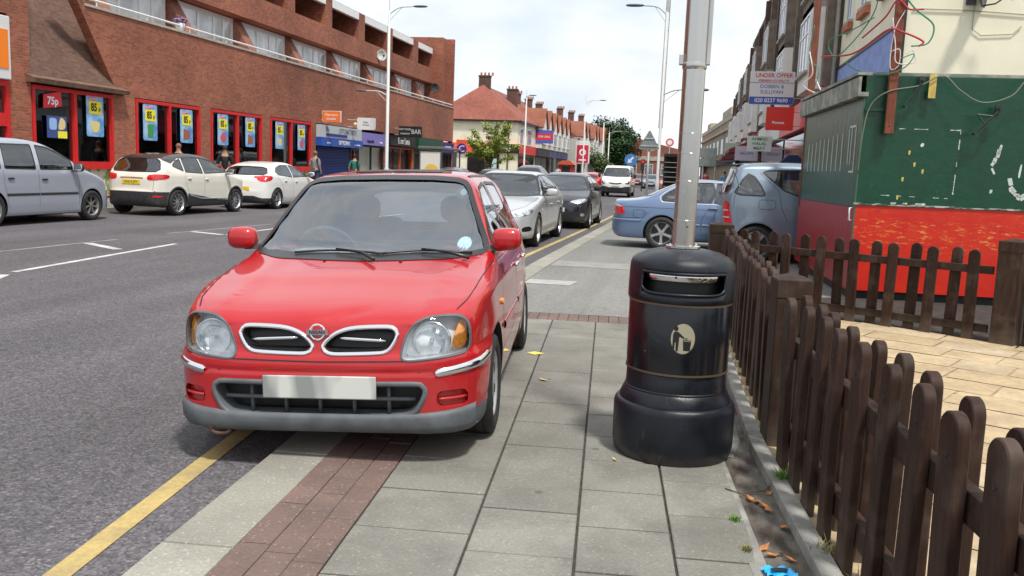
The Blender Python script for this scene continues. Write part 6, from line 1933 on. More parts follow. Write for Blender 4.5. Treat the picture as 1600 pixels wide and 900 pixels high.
shopfront('shopfront under the deep blue fascia', 62.0, 65.35, 2.4, M['black'], M['dark_glass'])

# signs that stick out from the wall and face the viewer
def blade(label, xc, y, z, w, h, matl, words=(), th=.12, name='projecting_sign', x_wall=-18.0, rad=.04, edge=None):
    t = thing(name, label, 'sign', (xc, y, z))
    b = MB(); b.prism(rr(-w / 2, w / 2, -h / 2, h / 2, rad), 'y', -th / 2, th / 2); bo = part('board', b, matl, t)
    if edge: 
        b = MB(); b.prism(rr(-w / 2 - .03, w / 2 + .03, -h / 2 - .03, h / 2 + .03, rad), 'y', -th / 2 + .02, th / 2 - .0); part('rim', b, edge, bo)
    a = MB(); a.tube([(0, 0, h * .3), (x_wall - xc, 0, h * .3)], .02, 6); a.tube([(0, 0, -h * .3), (x_wall - xc, 0, -h * .3)], .02, 6); part('bracket', a, M['galv'], t)
    for (txt, sz, col, dx, dz, sx) in words:
        text('lettering', txt, sz, col, bo, (dx, -th / 2 - .004, dz), R_SOUTH, .003, sx=sx, bold=.003)
    return t
blade('orange and yellow illuminated box sign at the right end of the supermarket', -17.45, 41.2, 3.62, .92, .50, cmat((.90, .20, .04), .4), (('Flavours', .20, cmat((.9, .7, .6), .5), 0, .08, 1), ('FOOD', .12, M['text_white'], 0, -.12, 1.4)), edge=cmat((.7, .6, .5), .5))
b = blade('white blank-looking box sign with rounded corners above the lilac fascia', -16.95, 44.6, 3.48, .98, .62, cmat((.80, .80, .78), .35), (('Sylas', .14, grey_t, -.02, .08, 1), ('hair beauty', .08, cmat((.2, .2, .3), .5), 0, -.06, 1)), rad=.08)
q = MB(); q.lathe([(0, -.07), (.09, -.05), (.11, 0), (.09, .05), (0, .07)], 14, (-.62, 0, -.05), axis='y'); part('bell_box', q, cmat((.8, .6, .3), .4), b, smooth=True)
blade('black projecting sign with silver lettering behind the lamp post', -17.0, 52.2, 3.42, 1.45, .66, M['black'], (('HOT FOOD', .16, M['lamp_grey'], -.33, .14, .9), ('TAKEAWAY', .13, M['lamp_grey'], -.33, -.12, .9), ('BAR', .38, M['lamp_grey'], .38, 0, .9)))
b = blade('round purple sign with a large white letter C and an orange cap', -17.45, 66.2, 2.80, .8, .8, cmat((.09, .03, .25), .4), (('C', .68, M['text_white'], .02, -.02, 1.05),), rad=.39)
q = MB(); q.prism([(-.42, .36), (.42, .36), (.42, .68), (-.42, .68)], 'y', -.05, .05); part('orange_cap', q, cmat((.85, .13, .04), .4), b)
# bus shelter
bs = thing('bus_shelter', 'bus shelter with a lit advert panel outside the green fascia shop', 'bus shelter', (-14.9, 52.5, .048))
q = MB(); q.box(-1.0, .5, -2.2, 2.2, 2.35, 2.5); part('roof', q, cmat((.16, .15, .14), .5), bs, bevel=.03)
for (xx, yy) in ((-.9, -2.1), (.4, -2.1), (-.9, 2.1), (.4, 2.1)):
    q = MB(); q.box(xx - .04, xx + .04, yy - .04, yy + .04, 0, 2.35); part('post', q, cmat((.1, .1, .1), .5), bs)
q = MB(); q.box(-.86, .36, -2.1, -2.04, .4, 2.2); ad = part('advert_panel', q, cmat((.80, .78, .70), .4), bs)
q = MB(); q.prism(smooth_poly([(-.6, .6), (.1, .7), (.2, 1.3), (-.3, 1.5), (-.65, 1.1)], 3), 'y', -2.115, -2.10); part('advert_picture', q, cmat((.85, .55, .12), .5), ad)
q = MB(); q.box(-.86, -.83, -1.9, 1.9, .3, 2.2); part('pane', q, M['shop_glass'], bs)
# ------------------------------------------------------------------ houses beyond the side street (left)
def add_win(parent, wall, y0, y1, z0, z1, x, mull=1, fm=None, gm=None, axis='x', depth=.03):
    """window on a wall facing +x (axis x) or -y (axis y); coordinates local to parent"""
    def B_(mb, a0, a1, b0, b1, d0, d1):
        if axis == 'x': mb.box(x + d0, x + d1, a0, a1, b0, b1)
        elif axis == 'w': mb.box(x - d1, x - d0, a0, a1, b0, b1)
        else: mb.box(a0, a1, x - d1, x - d0, b0, b1)
    fr = MB(); t = .07
    B_(fr, y0, y0 + t, z0, z1, 0, depth + .03); B_(fr, y1 - t, y1, z0, z1, 0, depth + .03)
    B_(fr, y0 + t, y1 - t, z1 - t, z1, 0, depth + .028); B_(fr, y0 + t, y1 - t, z0, z0 + t, 0, depth + .028)
    for k in range(mull):
        c = y0 + (y1 - y0) * (k + 1) / (mull + 1); B_(fr, c - .025, c + .025, z0 + t, z1 - t, 0, depth + .02)
    B_(fr, y0 + t, y1 - t, z0 + (z1 - z0) * .66, z0 + (z1 - z0) * .66 + .05, 0, depth + .02)
    f = part('window', fr, fm or M['upvc'], parent)
    g = MB(); B_(g, y0 + t, y1 - t, z0 + t, z1 - t, .0, depth); part('pane', g, gm or M['window_glass'], f)
    s = MB(); B_(s, y0 - .05, y1 + .05, z0 - .08, z0, 0, depth + .09); part('sill', s, M['stone'], f)
    return f
def chimney(label_parent, x, y, z, w=.9, d=.6, h=1.4, pots=3):
    q = MB(); q.box(x - w / 2, x + w / 2, y - d / 2, y + d / 2, z, z + h); q.box(x - w / 2 - .06, x + w / 2 + .06, y - d / 2 - .06, y + d / 2 + .06, z + h, z + h + .14)
    c = part('chimney', q, M['brick_dark'], label_parent)
    for k in range(pots):
        q = MB(); q.lathe([(.12, 0), (.10, .3), (.12, .32), (.09, .32), (.09, .05)], 10, (x - w * .35 + k * w * .35, y, z + h + .14)); part('chimney_pot', q, M['terracotta'], c)
H = thing('corner_house', 'cream rendered corner house with hipped red tile roof and a shop on the ground floor', 'house', (-18, 91, 0))
q = MB(); q.box(-12, 0, 0, 10, 0, 6.35); part('wall', q, M['cream_render'], H)
def hip(name, x0, x1, y0, y1, z0, zt, m_, parent, left=True, right=True, o=.35):
    ym0 = y0 + (x1 - x0) / 2 * .8 if left else y0
    ym1 = y1 - (x1 - x0) / 2 * .8 if right else y1
    xm = (x0 + x1) / 2
    q = MB(); q.add([(x0 - o, y0 - o, z0), (x1 + o, y0 - o, z0), (x1 + o, y1 + o, z0), (x0 - o, y1 + o, z0), (xm, ym0, zt), (xm, ym1, zt)],
                    [(0, 1, 4), (1, 2, 5, 4), (2, 3, 5), (3, 0, 4, 5), (3, 2, 1, 0)])
    return part(name, q, m_, parent)
rf = hip('roof', -9.6, 0, 0, 30, 6.36, 10.3, M['roof_tile'], H, True, False)
q = MB(); q.box(-10, .4, -.38, -.30, 6.18, 6.38); q.box(.3, .4, -.3, 10, 6.2, 6.38); part('gutter', q, M['black'], H)
chimney(rf, -4.8, 4.6, 9.9, 1.2, .8, 1.3, 4); chimney(rf, -3.0, 11, 8.2, 1.2, .7, 2.2, 3)
q = MB(); q.tube([(-1.0, -.1, 0), (-1.0, -.1, 6.2)], .06, 8); part('drainpipe', q, M['black'], H)
add_win(H, None, 1.0, 2.6, 4.0, 5.7, 0.0, 1); add_win(H, None, 5.0, 7.6, 4.0, 5.7, 0.0, 2)
# shop on its flank
q = MB(); q.box(-10, .25, -.25, -.002, 3.0, 3.95); fb = part('shop_fascia', q, cmat((.85, .12, .04), .4), H)
q = MB(); q.prism([(-2.6, 3.0), (.25, 3.0), (.25, 3.95), (-2.2, 3.95)], 'y', -.28, -.252); part('dark_panel', q, M['black'], fb)
text('lettering', 'YES', .42, M['text_white'], fb, (-1.1, -.30, 3.35), R_SOUTH, .01, sx=1.2, bold=.01); text('lettering', 'mobile', .42, M['text_white'], fb, (-4.2, -.27, 3.35), R_SOUTH, .01)
q = MB(); q.box(-9.5, -6.5, -.1, -.003, .3, 2.9); q.box(-5.3, -1.9, -.1, -.003, .4, 2.9); part('shop_pane', q, M['dark_glass'], H)
q = MB(); q.box(-2.95, -2.15, -.13, -.11, .9, 2.4); part('window_poster', q, cmat((.45, .60, .55), .5), H)
q = MB(); q.box(.002, .25, 0, 9.9, 3.0, 3.95); part('shop_fascia', q, cmat((.66, .04, .04), .4), H)
q = MB(); q.box(.001, .08, .5, 9.5, .4, 2.9); part('shop_pane', q, M['dark_glass'], H)

fas = [(.05, .05, .055), (.10, .11, .28), (.07, .08, .24), (.42, .05, .04), (.30, .25, .08), (.08, .2, .12)]
names = ['white rendered terrace house with tiled gable next to the corner house', 'terrace house with white bays and dark shutters, third from the corner', 'terrace house above the navy shop fascia', 'terrace house above the red kiosk front', 'terrace house near the far end of the left row', 'last terrace house of the left row before the brick hall']
for k in range(6):
    y0 = 101 + k * 8.2
    xo = -18 + (0.6 * k if k > 2 else 0) - .02 * k
    T = thing('terrace_house', names[k], 'house', (xo, y0, 0), 0, 'gabled terrace houses over shops')
    q = MB(); q.box(-9, 0, 0, 8.18, 0, 6.1); part('wall', q, M['white_render'] if k % 2 == 0 else cmat((.50, .48, .44), .8), T)
    q = MB(); q.add([(.4, 0, 6.0), (.4, 8.18, 6.0), (-4.5, 8.18, 9.2), (-4.5, 0, 9.2), (-9, 0, 6.0), (-9, 8.18, 6.0)], [(0, 1, 2, 3), (3, 2, 5, 4), (0, 3, 4), (1, 5, 2)]); rf = part('roof', q, M['roof_tile'] if k % 2 else M['slate'], T)
    for g0 in (.5, 4.4):     # two gabled bays
        q = MB(); q.prism([(g0, 3.9), (g0 + 3.2, 3.9), (g0 + 3.2, 6.4), (g0 + 1.6, 8.3), (g0, 6.4)], 'x', .002, .75); part('bay', q, M['white_render'], T)
        q = MB(); q.add([(.95, g0 - .2, 6.3), (.95, g0 + 1.6, 8.5), (-4, g0 + 1.6, 8.6), (-2, g0 - .2, 6.3), (.95, g0 + 3.4, 6.3), (-2, g0 + 3.4, 6.3)], [(0, 1, 2, 3), (1, 4, 5, 2)]); part('bay_roof', q, M['roof_tile_orange'], T, solid=.12)
        add_win(T, None, g0 + .4, g0 + 2.8, 4.4, 5.9, .75, 2)
    q = MB(); q.box(.002, .5, 0, 8.1, 3.0, 3.8); fo = part('shop_fascia', q, cmat(fas[k], .45), T)
    q = MB(); q.box(.001, .12, .4, 3.9, .2, 2.95); q.box(.001, .12, 4.3, 7.8, .2, 2.95); part('shop_pane', q, M['dark_glass'] if k % 2 else cmat((.12, .12, .12), .5), T)
    chimney(rf, -3.9, 8.0, 8.6, .8, 1.3, 1.9, 4)
fsb = blade('blue and red estate agent board on the first terrace house', -17.0, 101.5, 5.2, 2.1, 1.5, cmat((.08, .12, .45), .45), (('FOR SALE', .32, M['text_white'], 0, .0, 1),), name='estate_agent_board')
q = MB(); q.box(-1.03, 1.03, -.062, -.058, -.38, .38); part('red_band', q, cmat((.62, .04, .06), .45), fsb)
q = thing('kiosk', 'small red telephone box style kiosk front on the far left pavement', 'kiosk', (-15.0, 107, .05))
b = MB(); b.box(-.9, .9, -.8, .8, 0, 2.1); part('body', b, cmat((.45, .03, .03), .5), q); b = MB(); b.prism([(-1.1, 2.1), (1.1, 2.1), (.5, 2.6), (-.5, 2.6)], 'y', -1, 1); part('roof', b, cmat((.55, .12, .05), .6), q)
b = MB(); b.box(-.5, .5, -.82, -.81, .2, 1.9); part('opening', b, M['black'], q)
# red brick hall closing the view and the long brick building right of the tree
Hb = thing('brick_hall', 'red brick hall with white window surrounds at the end of the street', 'building', (-17.5, 160, 0))
q = MB(); q.box(-16, 4.4, 0, 14, 0, 9.2); part('wall', q, M['brick_red'], Hb); q = MB(); q.box(-16.2, 4.6, -.2, 14, 9.2, 9.6); q.box(-14, 4.3, -.1, 13, 8.0, 8.2); part('cornice', q, M['terracotta'], Hb)
for xx in (-11, -7, -3, 1.0):
    f = add_win(Hb, None, xx, xx + 2.2, 3.8, 6.4, 0.0, 1, axis='y')
    q = MB(); q.box(xx - .3, xx + 2.5, -.12, -.002, 6.4, 7.0); part('lintel', q, M['white_render'], Hb)
Hc = thing('brick_warehouse', 'long low brick building with pale stone band to the right of the big tree', 'building', (-4.2, 150, 0), RAD(8))
q = MB(); q.box(-8, 4.5, 0, 60, 0, 5.0); q.add([(-8, 0, 5.0), (4.5, 0, 5.0), (-8, 0, 7.8), (-8, 60, 7.8), (4.5, 60, 5.0), (-8, 60, 5.0)], [(0, 1, 2), (1, 4, 3, 2), (4, 5, 3)]); part('wall', q, M['brick_red'], Hc)
q = MB(); q.box(-8, 4.6, -.12, -.002, 3.6, 4.3); part('stone_band', q, M['stone'], Hc)
for xx in (-6.5, -3.8, -1.1, 1.6): add_win(Hc, None, xx, xx + 1.4, 1.2, 3.0, 0, 1, axis='y')

# ------------------------------------------------------------------ right-hand terrace
X4 = 4.1
R1 = thing('cream_building', 'cream rendered building with a pale blue band at the corner behind the hut', 'building', (X4, 20.2, 0))
q = MB(); q.box(0, 14, 0, 8.4, 0, 11); part('wall', q, M['cream_render'], R1)
q = MB(); q.box(-.035, -.002, .12, 8.3, 2.2, 4.75); part('blue_band', q, M['blue_render'], R1)
q = MB(); q.box(-.06, -.03, .12, 8.35, 4.75, 4.82); part('band_moulding', q, M['black'], R1)
q = MB(); q.box(-.10, .03, -.10, .10, 0, 11); part('corner_drainpipe', q, M['trim_dark'], R1)
for (a, b) in ((1.4, 2.5), (4.1, 5.2), (6.6, 7.5)):
    f = add_win(R1, None, a, b, 5.95, 7.9, -.002, 1, axis='w')
    q = MB(); q.box(-.14, -.002, a - .08, b + .08, 5.68, 5.86); part('brick_sill', q, M['terracotta'], f)
q = MB(); q.tube([(-.15, 8.42, 3.0), (-.15, 8.42, 7.0), (-.22, 4.0, 9.5)], .06, 8); part('grey_downpipe', q, M['galv'], R1, smooth=True)
# cables
cc = [(.02 - 0.03, 0, 0)]
q = MB(); q.tube([(.15, -.03, 5.05), (1.2, -.03, 5.02), (2.4, -.03, 4.93), (3.6, -.03, 4.9), (6, -.03, 4.9)], .012, 5); q.tube([(1.35, -.03, 6.3), (1.32, -.03, 5.5), (1.32, -.03, 4.65), (1.5, -.03, 4.52), (2.1, -.03, 4.55), (2.25, -.03, 4.7)], .010, 5)
part('wall_cable', q, cmat((.35, .33, .26), .7), R1)
q = MB(); q.box(1.28, 1.46, -.12, -.002, 5.55, 5.75); part('junction_box', q, cmat((.7, .65, .3), .5), R1)

T_names = ['dark brick terrace with white bays and a red shop fascia beside the cream building', 'dark brick terrace block above the green and white butcher sign', 'dark brick terrace block in the middle of the right row', 'dark brick terrace block with jutting white bay near the far end', 'last dark brick terrace block before the pale stone building']
hts = [12.2, 12.0, 11.2, 10.2, 9.6]
y0 = 28.7
for k in range(5):
    ln = (14, 14, 14, 13, 13)[k]; hh = hts[k]
    T = thing('terrace_block', T_names[k], 'building', (X4, y0, 0), 0, 'dark brick terrace on the right')
    q = MB(); q.box(0, 10, 0, ln - .02, 0, hh); part('wall', q, M['brick_dark'], T)
    q = MB(); q.prism([(-.3, hh), (-.3, hh + .25), (0, hh + .3), (3, hh + 1.8), (10, hh + .2), (10, hh)], 'y', -.02, ln); part('roof', q, M['slate'], T)
    q = MB(); q.box(-.35, -.002, 0, ln - .05, 3.3, 4.3); f = part('shop_fascia', q, [M['red_frame'], cmat((.62, .64, .60), .5), cmat((.30, .03, .06), .5), cmat((.5, .5, .5), .5), cmat((.12, .1, .3), .5)][k], T)
    q = MB(); q.box(-.10, -.001, .4, ln - .4, .3, 3.2); part('shop_pane', q, M['dark_glass'], T)
    npil = 3
    for j in range(npil + 1):
        yy = j * (ln - .5) / npil
        q = MB(); q.box(-.45, -.002, yy, yy + .45, 4.3, hh - .1); part('pilaster', q, M['brick_dark'] if j % 2 else mat('sooty_stone', (.17, .13, .10), .85, var=.25, scale=3) if 'sooty' not in M else M['sooty'], T)
        M['sooty'] = bpy.data.materials.get('sooty_stone') or M['stone']
    for j in range(npil):
        a = j * (ln - .5) / npil + .9; b = a + (ln - .5) / npil - 1.3
        for (za, zb_) in ((4.9, 6.7), (7.4, 9.2)):
            if zb_ > hh - .5: continue
            if (j + k) % 2 == 0:
                q = MB(); q.prism([(-.0, a - .2), (-.75, a + .25), (-.75, b - .25), (0, b + .2)], 'z', za - .6, zb_ + .3); part('bay', q, M['white_render'] if za < 7 else M['sooty'], T)
                add_win(T, None, a + .35, b - .35, za, zb_, -.752, 2, axis='w')
            else:
                add_win(T, None, a + .1, b - .1, za, zb_, -.002, 2, axis='w')
    q = MB()
    for yy in (ln * .33, ln * .66): q.tube([(-.12, yy, 4.3), (-.12, yy, hh)], .05, 6)
    part('downpipe', q, M['plastic'], T)
    q = MB(); q.box(.5, 1.3, ln - 1.2, ln - .3, hh, hh + 2.3); part('chimney', q, M['brick_dark'], T)
    y0 += ln
# pale stone building at the end of the row
S = thing('stone_building', 'pale buff stone building with stepped parapet at the end of the right row', 'building', (4.9, 98, 0), RAD(3))
q = MB(); q.box(0, 12, 0, 70, 0, 8.4); part('wall', q, M['brick_buff'], S)
q = MB(); q.box(-.25, 0, -.2, 70, 7.2, 7.5); q.box(-.1, .6, 0, 70, 8.402, 9.0); q.box(-.12, .8, 14, 26, 9.0, 9.9); q.box(-.12, .8, 48, 55, 9.0, 9.8); part('parapet', q, mat('parapet', (.40, .36, .28), .85, var=.2, scale=2), S)
for k in range(9): add_win(S, None, 2 + k * 7.2, 5.2 + k * 7.2, 4.4, 6.4, -.002, 1, axis='w')
q = MB(); q.box(-.6, -.002, 0, 70, 3.0, 3.8); part('shop_fascia', q, cmat((.25, .24, .24), .5), S)
# shop awnings and small signs down the right side
def awning(label, x, y, z, ln, dp, m_):
    a = thing('awning', label, 'awning', (x, y, z)); q = MB(); q.prism([(0, 0), (-dp, -.7), (-dp, -.9), (0, -.75)], 'y', 0, ln); part('canopy', q, m_, a); return a
awning('dark red shop awning in front of the butcher shops', X4 - .36, 58, 3.9, 9, 1.6, cmat((.25, .02, .03), .7))
awning('maroon awning farther down the right-hand shops', X4 - .36, 72, 3.7, 8, 1.6, cmat((.22, .03, .05), .7))
awning('grey canopy near the stone building', X4 - .3, 86, 3.6, 10, 1.8, cmat((.15, .15, .16), .7))
blade('white estate agent board reading UNDER OFFER with a blue phone number strip', 2.70, 35.2, 4.82, 1.62, 1.22, cmat((.78, .77, .77), .4),
      (('UNDER OFFER', .21, cmat((.65, .05, .05), .5), .05, .46, 1.0), ('KEBABISH A13 5QU TV', .11, cmat((.65, .08, .08), .5), .05, .27, 1.0), ('DOBBIN &', .19, cmat((.22, .25, .45), .5), 0, .05, 1.0), ('SULLIVAN', .19, cmat((.22, .25, .45), .5), 0, -.15, 1.0)), x_wall=X4, name='estate_agent_board', th=.05)
b = [o for o in bpy.data.objects if o.get('label', '').startswith('white estate agent board')][0]
q = MB(); q.box(-.80, .80, -.034, -.026, -.60, -.33); st_ = part('phone_strip', q, cmat((.05, .10, .45), .4), b); text('lettering', '020 8227 9690', .20, M['text_white'], st_, (0, -.038, -.465), R_SOUTH, .002, sx=1.0, bold=.003)
q = MB(); q.box(-.80, .80, -.034, -.026, .185, .20); part('divider', q, cmat((.05, .10, .35), .4), b)
blade('red hanging sign with a white margin under the estate agent board', 3.05, 35.0, 3.68, 1.0, .86, cmat((.75, .03, .02), .4), (('Vodafone'[:0] + 'Pizzetta', .14, M['text_white'], -.05, -.15, 1),), x_wall=X4, th=.1)
blade('white butcher sign with green letters AHMAD HALAL MEAT', 2.62, 38.5, 2.86, .98, .62, cmat((.72, .78, .72), .4), (('AHMAD', .17, cmat((.02, .25, .12), .5), 0, .19, 1.05), ('HALAL', .17, cmat((.02, .25, .12), .5), 0, 0, 1.1), ('MEAT', .17, cmat((.02, .25, .12), .5), 0, -.19, 1.1)), x_wall=X4, th=.1)
blade('pale green sign low on the right-hand shops', 2.9, 66, 3.4, 1.6, .9, cmat((.45, .62, .52), .5), (), x_wall=X4)
blade('white and purple sign beside the pale green one', 3.2, 58, 2.95, 1.4, .9, cmat((.60, .55, .62), .5), (('SALON', .25, cmat((.1, .05, .3), .5), 0, 0, 1),), x_wall=X4)
w_ = thing('market_clothes', 'dark blue clothes hanging outside the shop beyond the hut', 'clothes', (3.5, 33.5, 1.9))
q = MB()
for k in range(5): q.prism(smooth_poly([(-.25, -.5), (.25, -.5), (.2, .1), (.38, .0), (.42, .15), (.15, .42), (-.15, .42), (-.42, .15), (-.38, .0), (-.2, .1)], 1), 'y', k * .14, k * .14 + .09)
part('shirts', q, cmat((.02, .035, .10), .8), w_)

# ------------------------------------------------------------------ trees
def leaf_mat(name, c1, c2):
    m, nt, b = newmat(name)
    geo = nt.nodes.new('ShaderNodeNewGeometry')
    nt.links.new(ramp(nt, geo.outputs['Random Per Island'], (0, c1), (1, c2)), b.inputs['Base Color'])
    b.inputs['Roughness'].default_value = .6
    try:
        b.inputs['Transmission Weight'].default_value = 0
    except Exception: pass
    return m
def tree(name, label, x, y, h, crown_r, z0, m_, nleaf, leaf, nb=14, seed=1, spread=1.0, spiky=0):
    rs = random.Random(seed)
    t = thing(name, label, 'tree', (x, y, -.05))
    tr = MB(); tr.tube([(0, 0, 0), (.05, .02, z0 * .5), (0, .05, z0), (.05, 0, z0 + (h - z0) * .5)], [h * .022, h * .018, h * .014, h * .006], 10)
    tips = []
    for k in range(nb):
        a = rs.uniform(0, 6.28); el = rs.uniform(.15, 1.3)
        L_ = crown_r * rs.uniform(.6, 1.05) * (1.2 if el > .9 else 1)
        s = Vector((0, 0, rs.uniform(z0 * .85, z0 + (h - z0) * .3)))
        d = Vector((math.cos(a) * math.cos(el), math.sin(a) * math.cos(el), math.sin(el) * (1 + spiky)))
        e = s + d * L_ * spread
        e.z = min(e.z, h * .98)
        mdl = (s + e) / 2 + Vector((rs.uniform(-.1, .1), rs.uniform(-.1, .1), rs.uniform(0, .2))) * crown_r * .5
        tr.tube([s, mdl, e], [h * .008, h * .005, h * .002], 6)
        tips.append((s, mdl, e))
    part('trunk', tr, mat('bark', (.10, .075, .05), .9, var=.3, scale=8) if 'bark' not in M else M['bark'], t, smooth=True)
    M['bark'] = bpy.data.materials['bark']
    lf = MB()
    clumps = []
    for (s, md, e) in tips:
        for f in ((.5, .75, 1.0) if not spiky else (.35, .55, .75, .9, 1.0)):
            c = s.lerp(md, f * 2) if f < .5 else md.lerp(e, (f - .5) * 2)
            clumps.append((c, crown_r * rs.uniform(.16, .34) * (.45 if spiky else 1)))
    for i in range(nleaf):
        c, r = clumps[rs.randrange(len(clumps))]
        p = c + Vector((max(-1.7, min(1.7, rs.gauss(0, 1))), max(-1.7, min(1.7, rs.gauss(0, 1))), max(-1.5, min(1.5, rs.gauss(0, .8))))) * r * .6
        e = Euler((rs.uniform(-.9, .9), rs.uniform(-.9, .9), rs.uniform(0, 6.28))).to_matrix(); s = leaf * rs.uniform(.6, 1.3)
        lf.add([p + e @ Vector(q) for q in ((-s, 0, 0), (0, -s * .5, 0), (s, 0, s * .2), (0, s * .5, 0))], [(0, 1, 2, 3)])
    part('crown', lf, m_, t)
    return t
tree('street_tree', 'young yellow-green tree with upswept branches in front of the cream corner house', -17.6, 77, 5.3, 2.5, 1.5, leaf_mat('leaf_yel', (.12, .19, .02), (.38, .42, .07)), 9500, .105, 26, 3, 1.1, .5)
tree('broad_tree', 'large dark green tree in the middle distance left of the road', -13.3, 150, 11.0, 4.6, 2.6, leaf_mat('leaf_dk', (.012, .045, .012), (.05, .12, .025)), 24000, .26, 46, 5, 1.0)
tree('small_tree', 'low olive green tree below the large dark one', -13.6, 128, 4.8, 2.6, 1.2, leaf_mat('leaf_ol', (.05, .09, .03), (.14, .19, .06)), 3500, .16, 14, 8)
# ------------------------------------------------------------------ litter bin and the steel pole through it
M['bin'] = mat('bin', (0.007, 0.009, 0.014), 0.36, var=0.3, scale=7, bump=0.10, bscale=220, rvar=.1, spec=.4)
M['bin_body'] = mat('bin_body', (0.006, 0.007, 0.010), 0.24, var=0.3, scale=5, bump=.06, bscale=18, rvar=.06)
def scuff(m_, amt=.5, col=(.16, .16, .17)):
    nt = m_.node_tree; b = nt.nodes['Principled BSDF']; src = b.inputs['Base Color'].links[0].from_socket
    tc = nt.nodes.new('ShaderNodeTexCoord'); mp = nt.nodes.new('ShaderNodeMapping'); mp.inputs['Scale'].default_value = (9, 9, 1.2); nt.links.new(tc.outputs['Object'], mp.inputs[0])
    f = ramp(nt, noise(nt, mp.outputs[0], 6, 8, .8), (.60, 0.0), (.72, amt))
    sp = nt.nodes.new('ShaderNodeSeparateXYZ'); nt.links.new(tc.outputs['Object'], sp.inputs[0])
    low = ramp(nt, math_node(nt, 'ADD', sp.outputs[2], math_node(nt, 'MULTIPLY', noise(nt, tc.outputs['Object'], 8, 5, .7), .12)), (.03, .55), (.13, 0.0))
    c = mixc(nt, f, src, col); c = mixc(nt, low, c, (.12, .10, .085)); nt.links.new(c, b.inputs['Base Color'])
scuff(M['bin']); scuff(M['bin_body'], .25)
BX, BY = -0.022, 4.64
bn = thing('litter_bin', 'black round litter bin with a wide plinth on the flagstones', 'litter bin', (BX, BY, 0), RAD(3))
NB = 72
def lathe_part(name, prof, m_, parent=bn, n=NB, **k):
    q = MB(); q.lathe(prof, n); return part(name, q, m_, parent, smooth=True, angle=38, **k)
lathe_part('plinth', [(0, .0), (.296, .0), (.304, .012), (.314, .06), (.316, .255), (.310, .276), (.298, .288), (.289, .290), (.288, .300), (.268, .346), (.2635, .350), (.2635, .358), (.259, .362), (.257, .44), (.250, .452), (0, .452)], M['bin'])
lathe_part('body', [(.0, .452), (.256, .453), (.262, .458), (.263, .80), (.258, .812), (.0, .813)], M['bin_body'])
lathe_part('trim_ring', [(.257, .452), (.2655, .452), (.2655, .462), (.257, .462)], cmat((.09, .06, .035), .5))
lathe_part('trim_ring', [(.257, .804), (.2655, .804), (.2655, .815), (.257, .815)], cmat((.12, .08, .05), .5))
# hood with the slot cut out
def hood():
    prof = [(.268, .816), (.272, .822), (.272, .865), (.271, .90), (.270, .935), (.269, .968), (.268, .985), (.266, 1.0), (.258, 1.018), (.235, 1.038), (.19, 1.058), (.13, 1.072), (.08, 1.078), (0, 1.08)]
    n = 144; q = MB(); vs = []; fs = []
    z0s, z1s = .865, .978
    for (r, z) in prof:
        for k in range(n): a = 2 * math.pi * k / n; vs.append((r * math.cos(a), r * math.sin(a), z))
    def slot(a):     # half height profile of the opening
        a = (math.degrees(a) + 360) % 360
        for c, hw in ((270, 49), (90, 40)):
            d = abs(a - c)
            if d < hw: return True
        return False
    for i in range(len(prof) - 1):
        for k in range(n):
            za, zb = prof[i][1], prof[i + 1][1]
            if za >= z0s - .001 and zb <= .9681 and slot(2 * math.pi * (k + .5) / n): 
                continue
            fs.append((i * n + k, i * n + (k + 1) % n, (i + 1) * n + (k + 1) % n, (i + 1) * n + k))
    q.add(vs, fs)
    return q
hd = part('hood', hood(), M['bin'], bn, smooth=True, solid=-.012)
for md in hd.modifiers: md.offset = 1
# rounded rim round the slot
q = MB(); hw = math.radians(49)
pts = []
for k in range(41):
    a = -math.pi / 2 - hw + 2 * hw * k / 40
    f = abs(k - 20) / 20
    pts.append((.270 * math.cos(a), .270 * math.sin(a), .968 - .0 * f))
for k in range(41):
    a = -math.pi / 2 + hw - 2 * hw * k / 40
    f = abs(k - 20) / 20
    pts.append((.272 * math.cos(a), .272 * math.sin(a), .865 + .03 * f ** 10))
pts.append(pts[0]); q.tube(pts, .0075, 8, cap=False); part('slot_rim', q, M['bin'], hd, smooth=True)
lathe_part('liner', [(.215, .80), (.215, .99), (0, .99)], M['black'])
q = MB(); q.lathe([(.244, .925), (.246, .926), (.246, .972), (.244, .973)], 40, a0=RAD(212), a1=RAD(325)); part('stub_plate', q, M['steel_bright'], bn, smooth=True)
q = MB(); b = superell(.006, .003, .006, 2, 10, 6, (-.04, -.2465, .948)); q.add(b.v, b.f); part('bolt', q, M['black'], bn)
# round sticker: figure dropping litter into a bin
gold = mat('sticker_gold', (.42, .38, .27), .45, metal=.3)
def on_cyl(poly, r, phi0, zc):
    return [(r * math.cos(phi0 + p[0] / r), r * math.sin(phi0 + p[0] / r), zc + p[1]) for p in poly]
PH = -math.pi / 2 + RAD(2.5)
def cyl_patch(name, poly, r, m_, par, zc=.648):
    if name == 'symbol': poly = [(p[0] * 1.38, p[1] * 1.38) for p in poly]
    O = resample(poly, .006); lo, hi = O.min(0), O.max(0)
    gx = np.arange(lo[0], hi[0], .012); gy = np.arange(lo[1], hi[1], .012); G = np.stack(np.meshgrid(gx, gy), -1).reshape(-1, 2)
    G = G[inpoly(G, O)] if len(G) else G
    if len(G): G = G[segdist(G, O)[0] > .004]
    A = np.vstack([O, G]) if len(G) else O
    rr_ = delaunay_2d_cdt([Vector(p) for p in A.tolist()], [], [list(range(len(O)))], 1, 1e-9)
    q = MB(); q.add(on_cyl([tuple(p) for p in rr_[0]], r, PH, zc), [tuple(f) for f in rr_[2]])
    return part(name, q, m_, par)
SK = 1.38
ell = [(.046 * SK * math.cos(t), .058 * SK * math.sin(t)) for t in np.linspace(0, 2 * math.pi, 41)[:-1]]
